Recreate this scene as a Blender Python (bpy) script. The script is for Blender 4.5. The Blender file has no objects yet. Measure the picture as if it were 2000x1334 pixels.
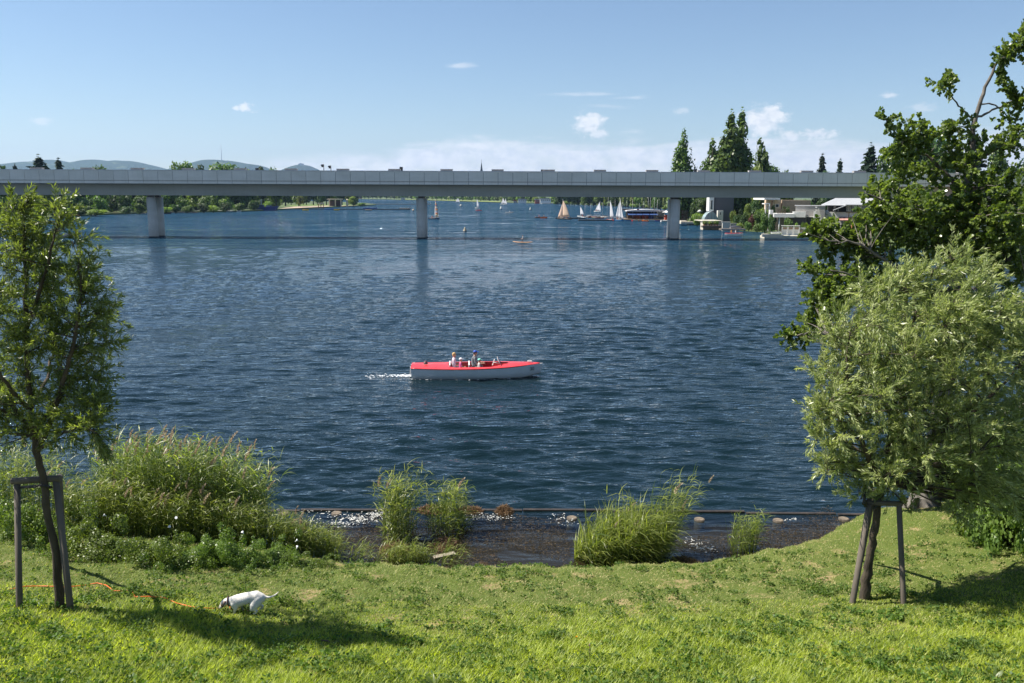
import bpy, bmesh, math, random
import numpy as np
from mathutils import Vector, Matrix
from mathutils.geometry import tessellate_polygon

R = math.radians
scene = bpy.context.scene
col = scene.collection
rng = np.random.default_rng(7)
random.seed(7)

# ------------------------------------------------------------------ camera
CAM = Vector((0.0, 0.0, 8.0))
PITCH, ROLL, F = 9.72, 0.23, 1667.0
cam_data = bpy.data.cameras.new('camera')
cam_data.lens = 30.0
cam_data.sensor_width = 36.0
cam_data.clip_start = 0.1
cam_data.clip_end = 40000.0
cam = bpy.data.objects.new('camera', cam_data)
col.objects.link(cam)
RM = Matrix.Rotation(R(90 - PITCH), 3, 'X') @ Matrix.Rotation(R(ROLL), 3, 'Z')
cam.matrix_world = Matrix.Translation(CAM) @ RM.to_4x4()
scene.camera = cam

SUN_EL, SUN_AZ = 53.0, 83.0          # azimuth measured from +Y towards -X
sdir = Vector((-math.sin(R(SUN_AZ)) * math.cos(R(SUN_EL)), math.cos(R(SUN_AZ)) * math.cos(R(SUN_EL)), math.sin(R(SUN_EL))))


def ray(px, py):
    return (RM @ Vector(((px - 1000) / F, -(py - 667) / F, -1.0)))


def W(px, py, z=0.0):
    """point seen at pixel (px,py) of the 2000x1334 photograph on the level z"""
    d = ray(px, py)
    t = (z - CAM.z) / d.z
    return CAM + d * t


def D(px, py, Y):
    """point seen at pixel on the upright plane at distance Y"""
    d = ray(px, py)
    return CAM + d * (Y / d.y)


# ------------------------------------------------------------------ world
world = bpy.data.worlds.new('World')
scene.world = world
world.use_nodes = True
wt = world.node_tree
wt.nodes.clear()


class NG:
    """small helper for building node graphs out of expressions"""
    def __init__(s, nt):
        s.nt = nt

    def n(s, t, **kw):
        o = s.nt.nodes.new(t)
        for k, v in kw.items():
            setattr(o, k, v)
        return o

    def put(s, sock, v):
        if isinstance(v, bpy.types.NodeSocket):
            s.nt.links.new(v, sock)
        elif v is not None:
            sock.default_value = v

    def m(s, op, a, b=None, c=None, clamp=False):
        o = s.n('ShaderNodeMath', operation=op, use_clamp=clamp)
        s.put(o.inputs[0], a)
        if b is not None: s.put(o.inputs[1], b)
        if c is not None: s.put(o.inputs[2], c)
        return o.outputs[0]

    def smooth(s, v, a, b, lo=0.0, hi=1.0):
        o = s.n('ShaderNodeMapRange', interpolation_type='SMOOTHSTEP')
        s.put(o.inputs[0], v); s.put(o.inputs[1], a); s.put(o.inputs[2], b); s.put(o.inputs[3], lo); s.put(o.inputs[4], hi)
        return o.outputs[0]

    def lin(s, v, a, b, lo=0.0, hi=1.0):
        o = s.n('ShaderNodeMapRange')
        s.put(o.inputs[0], v); s.put(o.inputs[1], a); s.put(o.inputs[2], b); s.put(o.inputs[3], lo); s.put(o.inputs[4], hi)
        return o.outputs[0]

    def noise(s, vec, scale, detail=4, rough=0.55, dist=0.0, out=0):
        o = s.n('ShaderNodeTexNoise')
        s.put(o.inputs['Vector'], vec)
        o.inputs['Scale'].default_value = scale
        o.inputs['Detail'].default_value = detail
        o.inputs['Roughness'].default_value = rough
        o.inputs['Distortion'].default_value = dist
        return o.outputs[out]

    def mix(s, f, a, b, mode='MIX'):
        o = s.n('ShaderNodeMix', data_type='RGBA', blend_type=mode)
        s.put(o.inputs[0], f); s.put(o.inputs[6], a); s.put(o.inputs[7], b)
        return o.outputs[2]

    def comb(s, x, y, z=0.0):
        o = s.n('ShaderNodeCombineXYZ')
        s.put(o.inputs[0], x); s.put(o.inputs[1], y); s.put(o.inputs[2], z)
        return o.outputs[0]


SKY_STRENGTH = 0.064
g = NG(wt)
sky = g.n('ShaderNodeTexSky', sky_type='NISHITA')
sky.sun_disc = False
sky.sun_elevation = R(SUN_EL)
sky.sun_rotation = R(-SUN_AZ)
sky.altitude = 200
sky.air_density = 1.0
sky.dust_density = 0.25
sky.ozone_density = 3.2
tc = g.n('ShaderNodeTexCoord')
sep = g.n('ShaderNodeSeparateXYZ')
wt.links.new(tc.outputs['Generated'], sep.inputs[0])
az = g.m('ARCTAN2', sep.outputs[0], sep.outputs[1])
el = g.m('ARCSINE', sep.outputs[2])


def azel(px, py):
    d = ray(px, py).normalized()
    return math.atan2(d.x, d.y), math.asin(d.z)


cvec = g.comb(az, g.m('MULTIPLY', el, 1.6), 0.0)
n1 = g.noise(cvec, 26.0, 7, 0.6, 0.3)
n2 = g.noise(cvec, 70.0, 6, 0.62, 0.2)
cvec2 = g.comb(g.m('MULTIPLY', az, 0.45), g.m('MULTIPLY', el, 2.6), 0.3)
n3 = g.noise(cvec2, 22.0, 8, 0.6, 0.4)
n4 = g.noise(cvec2, 60.0, 6, 0.6, 0.4)


def blob(px, py, rx, ry, dens, nz, amp, soft=0.5):
    a0, e0 = azel(px, py)
    dx = g.m('DIVIDE', g.m('SUBTRACT', az, a0), rx / F)
    dy = g.m('DIVIDE', g.m('SUBTRACT', el, e0), ry / F)
    r2 = g.m('ADD', g.m('MULTIPLY', dx, dx), g.m('MULTIPLY', dy, dy))
    v = g.m('SUBTRACT', 1.0, g.m('SQRT', r2))
    v = g.m('ADD', v, g.m('MULTIPLY', g.m('SUBTRACT', nz, 0.5), amp))
    return g.smooth(v, 0.0, soft, 0.0, dens)


masks = []
for a in [
    (1150, 242, 38, 26, .88, n2, 2.2, .8), (1168, 262, 22, 12, .7, n2, 2.2, .6), (1160, 226, 18, 7, .7, n2, 2.0, .5),
    (1488, 238, 56, 36, .92, n2, 1.9, .8), (1512, 222, 20, 16, .85, n2, 2.0, .5), (1455, 246, 22, 10, .8, n2, 2.0, .6),
    (480, 210, 22, 10, .75, n2, 2.6, .7), (900, 128, 34, 8, .38, n4, 2.2, .9), (80, 237, 24, 8, .4, n2, 2.4, .9),
    (1330, 217, 16, 8, .3, n2, 2.6, .9), (1736, 185, 16, 6, .5, n2, 2.2, .8),
    (1140, 184, 75, 6, .3, n4, 3.0, 1.1), (1235, 190, 40, 5, .3, n4, 3.0, 1.0), (1180, 208, 60, 6, .22, n4, 3.0, 1.0),
    (1595, 262, 40, 12, .8, n2, 2.4, .7), (1545, 270, 22, 14, .8, n2, 2.4, .7), (1650, 290, 120, 26, .6, n1, 3.0, .9),
    (1800, 210, 30, 10, .3, n2, 2.4, .9),
]:
    masks.append(blob(*a))
# the long low bank of cloud over the horizon
lo_a, lo_e = azel(1000, 333)
up = g.lin(az, azel(300, 300)[0], azel(900, 300)[0], azel(300, 335)[1], azel(900, 262)[1])
v = g.m('SUBTRACT', g.m('MINIMUM', up, azel(900, 265)[1]), el)
v = g.m('DIVIDE', v, 30 / F)
v = g.m('ADD', v, g.m('MULTIPLY', g.m('SUBTRACT', n3, 0.5), 3.4))
bank = g.smooth(v, -.1, 1.1, 0.0, .95)
masks.append(g.m('MULTIPLY', bank, g.smooth(n1, .25, .6, .5, 1.0)))
allm = masks[0]
for mk in masks[1:]:
    allm = g.m('MAXIMUM', allm, mk)
allm = g.m('MULTIPLY', allm, g.smooth(el, -0.01, 0.01))
# cloud brightness: sunlit heads, greyer undersides
shade = g.smooth(n2, .32, .62, 0.0, 1.0)
ccol = g.mix(shade, (7.2, 7.5, 8.0, 1), (8.9, 8.9, 8.9, 1))
skymul = g.mix(1.0, sky.outputs[0], (1.0, 1.0, 1.0, 1), 'MULTIPLY')
final = g.mix(allm, skymul, ccol)
bg = g.n('ShaderNodeBackground')
wt.links.new(final, bg.inputs[0])
bg.inputs[1].default_value = SKY_STRENGTH
wo = g.n('ShaderNodeOutputWorld')
wt.links.new(bg.outputs[0], wo.inputs[0])

sun_data = bpy.data.lights.new('sun', 'SUN')
sun_data.energy = 5.0
sun_data.angle = R(0.5)
sun_data.color = (1.0, 0.94, 0.84)
sun = bpy.data.objects.new('sun', sun_data)
sun.rotation_euler = sdir.to_track_quat('Z', 'Y').to_euler()
sun.location = (0, 0, 60)
col.objects.link(sun)

scene.view_settings.view_transform = 'Standard'
scene.view_settings.look = 'None'
scene.view_settings.exposure = 1.0
scene.view_settings.gamma = 1.0
scene.view_settings.use_curve_mapping = False
scene.render.engine = 'CYCLES'
scene.cycles.max_bounces = 8
scene.cycles.diffuse_bounces = 4
scene.cycles.glossy_bounces = 3
scene.cycles.transmission_bounces = 5
scene.cycles.transparent_max_bounces = 8
scene.cycles.volume_bounces = 0
scene.cycles.sample_clamp_indirect = 6.0
scene.cycles.caustics_reflective = False
scene.cycles.caustics_refractive = False
scene.cycles.use_denoising = True


# ------------------------------------------------------------------ tags and mesh helpers
def tag(o, label=None, cat=None, group=None, kind=None):
    if label: o['label'] = label
    if cat: o['category'] = cat
    if group: o['group'] = group
    if kind: o['kind'] = kind
    return o


def empty(name, loc, label=None, cat=None, group=None, rz=0.0):
    o = bpy.data.objects.new(name, None)
    o.empty_display_size = 0.3
    o.location = loc
    o.rotation_euler = (0, 0, rz)
    col.objects.link(o)
    return tag(o, label, cat, group)


def link(name, me, mat=None, parent=None, loc=None, kind=None, label=None):
    """a mesh as an object; with a parent the mesh is given in the parent's own space"""
    o = bpy.data.objects.new(name, me)
    if mat is not None and len(me.materials) == 0:
        for mm in (mat if isinstance(mat, (list, tuple)) else [mat]):
            me.materials.append(mm)
    col.objects.link(o)
    if parent is not None: o.parent = parent
    if loc is not None: o.location = loc
    if kind: o['kind'] = kind
    if label: o['label'] = label
    return o


def copy_tree(o, parent=None):
    c = o.copy()
    col.objects.link(c)
    c.parent = parent
    for ch in [k for k in bpy.data.objects if k.parent == o]:
        copy_tree(ch, c)
    return c


def copy_thing(root, kids, loc, rz=0.0, sc=1.0, label=None, group=None):
    """copy of a thing whose parts are the list kids"""
    c = root.copy()
    col.objects.link(c)
    c.location = loc
    c.rotation_euler = (0, 0, rz)
    c.scale = sc if isinstance(sc, tuple) else (sc, sc, sc)
    for k in kids:
        kc = k.copy()
        col.objects.link(kc)
        kc.parent = c
    if label: c['label'] = label
    if group: c['group'] = group
    return c


class MB:
    def __init__(s):
        s.v, s.f, s.mi, s.sm = [], [], [], []

    def add(s, vs, fs, m=0, smooth=False):
        b = len(s.v)
        s.v += [tuple(p) for p in vs]
        for f in fs:
            s.f.append([b + i for i in f]); s.mi.append(m); s.sm.append(smooth)
        return s

    def box(s, x0, x1, y0, y1, z0, z1, m=0):
        vs = [(x0, y0, z0), (x1, y0, z0), (x1, y1, z0), (x0, y1, z0), (x0, y0, z1), (x1, y0, z1), (x1, y1, z1), (x0, y1, z1)]
        return s.add(vs, [(0, 3, 2, 1), (4, 5, 6, 7), (0, 1, 5, 4), (1, 2, 6, 5), (2, 3, 7, 6), (3, 0, 4, 7)], m)

    def obox(s, c, size, rot=0.0, m=0, tilt=0.0):
        M = Matrix.Translation(c) @ Matrix.Rotation(rot, 4, 'Z') @ Matrix.Rotation(tilt, 4, 'X')
        hx, hy, hz = size[0] / 2, size[1] / 2, size[2] / 2
        vs = [M @ Vector(p) for p in [(-hx, -hy, -hz), (hx, -hy, -hz), (hx, hy, -hz), (-hx, hy, -hz), (-hx, -hy, hz), (hx, -hy, hz), (hx, hy, hz), (-hx, hy, hz)]]
        return s.add(vs, [(0, 3, 2, 1), (4, 5, 6, 7), (0, 1, 5, 4), (1, 2, 6, 5), (2, 3, 7, 6), (3, 0, 4, 7)], m)

    def tube(s, pts, rad, n=8, m=0, cap=True, smooth=True):
        pts = [Vector(p) for p in pts]
        if not isinstance(rad, (list, tuple)): rad = [rad] * len(pts)
        vs, prev = [], None
        for i, p in enumerate(pts):
            t = (pts[min(i + 1, len(pts) - 1)] - pts[max(i - 1, 0)])
            if t.length < 1e-9: t = Vector((0, 0, 1))
            t.normalize()
            a = prev if prev is not None else (Vector((1, 0, 0)) if abs(t.x) < .8 else Vector((0, 1, 0)))
            a = (a - t * a.dot(t)).normalized()
            prev = a
            b = t.cross(a)
            for k in range(n):
                th = 2 * math.pi * k / n
                vs.append(p + (a * math.cos(th) + b * math.sin(th)) * rad[i])
        fs = []
        for i in range(len(pts) - 1):
            for k in range(n):
                fs.append((i * n + k, i * n + (k + 1) % n, (i + 1) * n + (k + 1) % n, (i + 1) * n + k))
        s.add(vs, fs, m, smooth)
        if cap:
            b = len(s.v) - len(vs)
            s.f.append([b + k for k in reversed(range(n))]); s.mi.append(m); s.sm.append(False)
            e = b + (len(pts) - 1) * n
            s.f.append([e + k for k in range(n)]); s.mi.append(m); s.sm.append(False)
        return s

    def ball(s, c, r, m=0, nu=10, nv=7, z0=-1.0, z1=1.0):
        r = r if isinstance(r, (list, tuple)) else (r, r, r)
        vs, fs = [], []
        for j in range(nv + 1):
            zz = z0 + (z1 - z0) * (0.5 - 0.5 * math.cos(math.pi * j / nv))
            rr = math.sqrt(max(0, 1 - zz * zz)) + 1e-4
            for i in range(nu):
                th = 2 * math.pi * i / nu
                vs.append((c[0] + r[0] * rr * math.cos(th), c[1] + r[1] * rr * math.sin(th), c[2] + r[2] * zz))
        for j in range(nv):
            for i in range(nu):
                fs.append((j * nu + i, j * nu + (i + 1) % nu, (j + 1) * nu + (i + 1) % nu, (j + 1) * nu + i))
        return s.add(vs, fs, m, True)

    def loft(s, rings, m=0, smooth=True, closed=True, cap=True):
        n = len(rings[0])
        vs = [p for r_ in rings for p in r_]
        fs = []
        for i in range(len(rings) - 1):
            for k in range(n if closed else n - 1):
                fs.append((i * n + k, i * n + (k + 1) % n, (i + 1) * n + (k + 1) % n, (i + 1) * n + k))
        s.add(vs, fs, m, smooth)
        if cap and closed:
            b = len(s.v) - len(vs)
            s.f.append([b + k for k in reversed(range(n))]); s.mi.append(m); s.sm.append(False)
            e = b + (len(rings) - 1) * n
            s.f.append([e + k for k in range(n)]); s.mi.append(m); s.sm.append(False)
        return s

    def prism(s, poly, axis, a, b, m=0):
        """poly in the plane across axis ('x': (y,z), 'y': (x,z), 'z': (x,y)), extruded from a to b"""
        def mk(p, t):
            return {'x': (t, p[0], p[1]), 'y': (p[0], t, p[1]), 'z': (p[0], p[1], t)}[axis]
        n = len(poly)
        vs = [mk(p, a) for p in poly] + [mk(p, b) for p in poly]
        fs = [tuple(range(n)), tuple(range(2 * n - 1, n - 1, -1))] + [(i, n + i, n + (i + 1) % n, (i + 1) % n) for i in range(n)]
        return s.add(vs, fs, m)

    def mesh(s, name, mats=None, fixn=True):
        me = bpy.data.meshes.new(name)
        me.from_pydata(s.v, [], s.f)
        me.polygons.foreach_set('material_index', s.mi)
        me.polygons.foreach_set('use_smooth', s.sm)
        if mats is not None:
            for mm in (mats if isinstance(mats, (list, tuple)) else [mats]):
                me.materials.append(mm)
        if fixn:
            bm = bmesh.new(); bm.from_mesh(me)
            bmesh.ops.recalc_face_normals(bm, faces=bm.faces)
            bm.to_mesh(me); bm.free()
        me.update()
        return me

    def build(s, name, mats, parent=None, loc=None, bevel=0.0, kind=None, label=None):
        o = link(name, s.mesh(name, mats), None, parent, loc, kind, label)
        if bevel > 0:
            bv = o.modifiers.new('bevel', 'BEVEL')
            bv.width = bevel; bv.segments = 2; bv.limit_method = 'ANGLE'
        return o


def np_mesh(name, V, Fc, tint=None, smooth=False):
    """V (N,3), Fc (M,k) constant-size faces"""
    me = bpy.data.meshes.new(name)
    V = np.ascontiguousarray(V, dtype=np.float32); Fc = np.ascontiguousarray(Fc, dtype=np.int32)
    M, k = Fc.shape
    me.vertices.add(len(V)); me.vertices.foreach_set('co', V.ravel())
    me.loops.add(M * k); me.loops.foreach_set('vertex_index', Fc.ravel())
    me.polygons.add(M)
    me.polygons.foreach_set('loop_start', np.arange(0, M * k, k, dtype=np.int32))
    if smooth: me.polygons.foreach_set('use_smooth', np.ones(M, dtype=bool))
    me.update(calc_edges=True)
    if tint is not None:
        at = me.attributes.new('tint', 'FLOAT', 'POINT')
        at.data.foreach_set('value', np.ascontiguousarray(tint, dtype=np.float32))
    return me


# ------------------------------------------------------------------ materials
MATS = {}


def base_nodes(name):
    m = bpy.data.materials.new(name)
    m.use_nodes = True
    nt = m.node_tree
    nt.nodes.clear()
    return m, NG(nt)


def mat(name, c, rough=0.6, var=0.12, scale=3.0, bump=0.0, metal=0.0, spec=0.5, c2=None, obj=True, bscale=None, stretch=None):
    """painted or natural solid: a procedural mottling over the base colour"""
    if name in MATS: return MATS[name]
    m, g = base_nodes(name)
    tcn = g.n('ShaderNodeTexCoord')
    vec = tcn.outputs['Object']
    if stretch:
        mp = g.n('ShaderNodeMapping'); g.put(mp.inputs[0], vec); mp.inputs['Scale'].default_value = stretch; vec = mp.outputs[0]
    nz = g.noise(vec, scale, 5, 0.6)
    c2 = c2 or tuple(x * (1 - var * 2) for x in c)
    cc = g.mix(g.smooth(nz, .3, .7), (*c2, 1), (*c, 1))
    p = g.n('ShaderNodeBsdfPrincipled')
    g.put(p.inputs['Base Color'], cc)
    g.put(p.inputs['Roughness'], g.lin(nz, 0, 1, max(.02, rough - .1), min(1, rough + .1)))
    p.inputs['Metallic'].default_value = metal
    p.inputs['Specular IOR Level'].default_value = spec
    if bump > 0:
        b = g.n('ShaderNodeBump'); b.inputs['Strength'].default_value = 1.0; b.inputs['Distance'].default_value = bump
        g.put(b.inputs['Height'], g.noise(vec, bscale or scale * 6, 5, 0.6)); g.put(p.inputs['Normal'], b.outputs[0])
    o = g.n('ShaderNodeOutputMaterial'); g.nt.links.new(p.outputs[0], o.inputs[0])
    MATS[name] = m
    return m


def leafmat(name, c, c2, trans=0.45, rough=0.45, spec=0.4, hue=0.25, tcol=None):
    """leaf: front colour between c and c2 by the leaf's own tint, light passing through, and object-to-object variation"""
    if name in MATS: return MATS[name]
    m, g = base_nodes(name)
    at = g.n('ShaderNodeAttribute', attribute_name='tint')
    oi = g.n('ShaderNodeObjectInfo')
    cc = g.mix(at.outputs['Fac'], (*c, 1), (*c2, 1))
    hs = g.n('ShaderNodeHueSaturation')
    g.put(hs.inputs['Color'], cc)
    g.put(hs.inputs['Value'], g.lin(oi.outputs['Random'], 0, 1, 1 - hue, 1 + hue))
    g.put(hs.inputs['Hue'], g.lin(oi.outputs['Random'], 0, 1, .488, .512))
    cc = hs.outputs[0]
    p = g.n('ShaderNodeBsdfPrincipled')
    g.put(p.inputs['Base Color'], cc)
    p.inputs['Roughness'].default_value = rough
    p.inputs['Specular IOR Level'].default_value = spec
    tr = g.n('ShaderNodeBsdfTranslucent')
    tcl = g.mix(1.0, cc, (*(tcol or (1.5, 1.6, .55)), 1), 'MULTIPLY')
    g.put(tr.inputs[0], tcl)
    mx = g.n('ShaderNodeMixShader'); mx.inputs[0].default_value = trans
    g.nt.links.new(p.outputs[0], mx.inputs[1]); g.nt.links.new(tr.outputs[0], mx.inputs[2])
    o = g.n('ShaderNodeOutputMaterial'); g.nt.links.new(mx.outputs[0], o.inputs[0])
    MATS[name] = m
    return m


def glassmat(name, c=(.02, .03, .035), rough=.05):
    return mat(name, c, rough, .05, 1.0, spec=.9)


white = mat('white_paint', (.78, .77, .74), .5, .05)
offwhite = mat('off_white_render', (.62, .59, .53), .7, .08, bump=.003)
redpaint = mat('red_paint', (.62, .045, .05), .3, .06)
darkgrey = mat('dark_grey', (.055, .055, .062), .6)
midgrey = mat('mid_grey', (.22, .22, .23), .6)
lightgrey = mat('light_grey', (.45, .45, .46), .6)
black = mat('black', (.015, .015, .017), .5)
bluep = mat('blue_paint', (.02, .08, .42), .4)
cyanp = mat('cyan_paint', (.05, .28, .55), .4)
orangep = mat('orange_paint', (.75, .16, .03), .4)
yellowp = mat('yellow_paint', (.75, .50, .05), .4)
brownw = mat('brown_wood', (.12, .065, .035), .7, .2, stretch=(1, 1, 6))
dockw = mat('dock_wood', (.16, .13, .10), .8, .2, 2.0)
stonew = mat('stone_quay', (.54, .50, .42), .8, .12, 1.5, bump=.01)
beige = mat('beige_render', (.62, .46, .32), .8, .06)
glassd = glassmat('window_glass', (.03, .045, .055))
skin = mat('skin', (.55, .30, .20), .55, .06)
bark = mat('bark', (.085, .065, .045), .9, .3, 6.0, bump=.02, bscale=25, stretch=(1, 1, .35))
barkgrey = mat('bark_grey', (.19, .17, .145), .9, .3, 8.0, bump=.01, bscale=30, stretch=(1, 1, .4))
# ------------------------------------------------------------------ near bank
shore_px = [(-500, 1030), (-200, 1030), (100, 1035), (330, 1045), (500, 1066), (600, 1092), (680, 1106), (850, 1112), (1000, 1114), (1150, 1113), (1330, 1108),
            (1450, 1092), (1560, 1070), (1625, 1046), (1668, 1022), (1700, 1006), (1760, 996), (1900, 985), (2200, 975), (2700, 965)]
_sx = [W(x, y, .03).x for x, y in shore_px]
_sy = [W(x, y, .03).y for x, y in shore_px]


def shoreY(X):
    X = np.asarray(X, dtype=float)
    s = np.interp(X, _sx, _sy)
    return s + .05 * np.sin(X * 2.3 + 1) + .04 * np.sin(X * 5.9) + .04 * np.sin(X * 11.3 + .5)


def terr(X, Y):
    X = np.asarray(X, float); Y = np.asarray(Y, float)
    t = shoreY(X) - Y
    lump = .014 * np.sin(X * 1.7 + Y * .9) + .012 * np.sin(X * 3.1 - Y * 2.3 + 1) + .012 * np.sin(X * 6.3 + Y * 5.1)
    up = .03 + .32 * (1 - np.exp(-np.maximum(t, 0) / .55)) + .205 * np.maximum(t, 0) + lump * np.minimum(1, np.maximum(t, 0))
    # a heap of earth under the right tree's roots
    up = up + .16 * np.exp(-((X - 9.1) ** 2 / 3.5 + (Y - 18.6) ** 2 / 1.6))
    dn = -.02 + .10 * t
    dn = np.where(t < -3.2, -.34 + .9 * (t + 3.2), dn)
    dn = np.maximum(dn, -2.6)
    # weed-grown shoal in the middle of the basin
    dn = dn + .10 * np.exp(-((X + 1.3) ** 2 / 7 + (Y - 18.2) ** 2 / 2.2))
    dn = np.where(t > -4.5, np.minimum(dn, -.015) + .02 * np.sin(X * 7 + Y * 3) * np.sin(Y * 8 - X * 2), dn)
    k = np.clip((t + .25) / .3, 0, 1)
    return dn * (1 - k) + up * k


def G(px, py):
    """where the pixel's ray meets the bank"""
    d = ray(px, py)
    lo, hi = 5.0, 40.0
    for Yt in np.arange(7.0, 40.0, .05):
        p = CAM + d * (Yt / d.y)
        if p.z <= float(terr(p.x, p.y)):
            return Vector((p.x, p.y, float(terr(p.x, p.y))))
    return W(px, py, 0)


nx, ny = 460, 330
gx = np.linspace(-17, 19, nx)
gy = np.concatenate([np.linspace(2.5, 9, 30, endpoint=False), np.linspace(9, 24, ny - 30)])
GX, GY = np.meshgrid(gx, gy)
GZ = terr(GX, GY)
GZ = GZ + np.where(GZ > .05, .012 * np.sin(GX * 23 + 2 * np.sin(GY * 9)) * np.sin(GY * 19 + GX * 7), 0)
V = np.stack([GX, GY, GZ], -1).reshape(-1, 3)
ii = np.arange(nx * ny).reshape(ny, nx)
Fq = np.stack([ii[:-1, :-1], ii[:-1, 1:], ii[1:, 1:], ii[1:, :-1]], -1).reshape(-1, 4)
m, g = base_nodes('bank_soil')
geo = g.n('ShaderNodeNewGeometry')
sp = g.n('ShaderNodeSeparateXYZ'); g.put(sp.inputs[0], geo.outputs['Position'])
nA = g.noise(geo.outputs['Position'], 1.3, 5, .6)
nB = g.noise(geo.outputs['Position'], 14, 6, .7)
nC = g.noise(geo.outputs['Position'], 60, 4, .7)
green = g.mix(nB, (.05, .075, .016, 1), (.12, .15, .035, 1))
straw = g.mix(nC, (.20, .15, .075, 1), (.36, .28, .15, 1))
dry = g.smooth(g.m('ADD', nA, g.m('MULTIPLY', g.m('SUBTRACT', nB, .5), .5)), .56, .70)
land = g.mix(dry, green, straw)
bedA = g.mix(nB, (.020, .014, .010, 1), (.065, .045, .028, 1))
bed = g.mix(g.smooth(nC, .56, .72), bedA, (.15, .12, .08, 1))
deep = g.mix(g.smooth(sp.outputs[2], -.9, -.2), (.012, .022, .018, 1), bed)
cc = g.mix(g.smooth(sp.outputs[2], .03, .12), deep, land)
p = g.n('ShaderNodeBsdfPrincipled'); g.put(p.inputs['Base Color'], cc); p.inputs['Roughness'].default_value = .95
p.inputs['Specular IOR Level'].default_value = .1
b = g.n('ShaderNodeBump'); b.inputs['Distance'].default_value = .03; g.put(b.inputs['Height'], nB); g.put(p.inputs['Normal'], b.outputs[0])
o = g.n('ShaderNodeOutputMaterial'); g.nt.links.new(p.outputs[0], o.inputs[0])
tag(link('grassy_bank', np_mesh('grassy_bank', V, Fq, smooth=True), m), 'sloping green lawn bank running down to the water', None, None, 'structure')

# ------------------------------------------------------------------ land round the lake: one sheet with a cut-out for the water
shore2 = [(-2600, 520), (-700, 450), (-200, 436), (40, 433), (92, 427), (150, 422.5), (215, 419.5), (290, 416.5), (340, 415), (430, 414.5), (500, 412.5), (545, 410),
          (590, 407.5), (640, 405.5), (690, 403.2), (722, 401.6), (735, 400.4), (716, 397.5), (650, 394.5), (560, 392.5), (500, 391), (620, 389.6), (700, 388.9), (800, 390.2), (880, 392.2),
          (960, 394.8), (1020, 396.6), (1085, 397.8), (1150, 400.5), (1240, 403.5), (1310, 408), (1322, 420), (1330, 433), (1378, 437), (1382, 444), (1412, 447.5),
          (1450, 451), (1492, 454), (1500, 460), (1600, 466.5), (1660, 469), (1720, 480), (1900, 500), (2500, 540)]
ring = [W(x, y, 0) for x, y in shore2]
outer = [Vector((11500, 90, 0)), Vector((11500, 12500, 0)), Vector((-11500, 12500, 0)), Vector((-11500, ring[0].y, 0))]
poly = ring + outer
tris = tessellate_polygon([[(p.x, p.y, 0) for p in poly]])
mb = MB()
LZ = .55
vs = [(p.x, p.y, LZ) for p in poly]
mb.add(vs, [tuple(t) for t in tris])
for i in range(len(ring) - 1):
    a, b_ = ring[i], ring[i + 1]
    mb.add([(a.x, a.y, LZ), (b_.x, b_.y, LZ), (b_.x, b_.y, -1.5), (a.x, a.y, -1.5)], [(0, 1, 2, 3)])
m, g = base_nodes('far_land')
geo = g.n('ShaderNodeNewGeometry')
nA = g.noise(geo.outputs['Position'], .02, 5, .6); nB = g.noise(geo.outputs['Position'], .6, 5, .6)
cc = g.mix(g.smooth(nA, .42, .6), (.045, .075, .02, 1), (.085, .12, .03, 1))
cc = g.mix(g.smooth(nB, .5, .75), cc, (.06, .06, .035, 1))
p = g.n('ShaderNodeBsdfPrincipled'); g.put(p.inputs['Base Color'], cc); p.inputs['Roughness'].default_value = .95
o = g.n('ShaderNodeOutputMaterial'); g.nt.links.new(p.outputs[0], o.inputs[0])
tag(mb.build('ground', m), 'flat green land around the far side of the lake', None, None, 'structure')

# ------------------------------------------------------------------ water
dirs = []
for i in range(70):
    lam = .25 * (2.8 / .25) ** rng.random() ** 1.15
    th = R(82) + rng.normal(0, R(19))           # travels away from / towards the camera, a little skewed
    k = 2 * math.pi / lam
    amp = .0058 * lam ** .9 * (1.0 if lam < 1.3 else .40)
    dirs.append((k * math.cos(th), k * math.sin(th), amp, rng.random() * 6.28, lam))


def waves(X, Y, cell):
    Z = np.zeros_like(X); DX = np.zeros_like(X); DY = np.zeros_like(X)
    # patches of calmer and rougher water
    gust = 1 + .35 * np.sin(X * .11 + Y * .05 + 1) * np.sin(Y * .09 - X * .03) + .25 * np.sin(X * .31 - Y * .17)
    calm = np.clip((Y - 20.6) / 1.2, .25, 1)
    for kx, ky, a, ph, lam in dirs:
        f = np.clip((lam - 2.2 * cell) / (2 * cell), 0, 1)
        q = kx * X + ky * Y + ph
        kk = math.hypot(kx, ky)
        Z += a * f * np.sin(q)
        DX -= .8 * a * f * kx / kk * np.cos(q); DY -= .8 * a * f * ky / kk * np.cos(q)
    return Z * gust * calm, DX * gust * calm, DY * gust * calm


rows = [13.5]
while rows[-1] < 4000:
    y = rows[-1]
    rows.append(y + max(.055, y * (.0026 if y < 60 else .0034 if y < 130 else .0055 if y < 260 else .02)))
rows = np.array(rows)
nc = 430
cc_ = np.linspace(-1, 1, nc)
lat = .64 * cc_
RY, CX = np.meshgrid(rows, lat, indexing='ij')
WX = RY * CX + CX * 6
WY = RY.copy()
cell = np.maximum(np.gradient(rows)[:, None] * np.ones(nc), RY * .68 * 2 / nc)
wz, wdx, wdy = waves(WX, WY, cell)
inner = np.ones_like(WX)
V = np.stack([WX + wdx, WY + wdy, wz], -1)
V = V.reshape(-1, 3)
ii = np.arange(len(rows) * nc).reshape(len(rows), nc)
Fq = np.stack([ii[:-1, :-1], ii[:-1, 1:], ii[1:, 1:], ii[1:, :-1]], -1).reshape(-1, 4)
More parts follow.
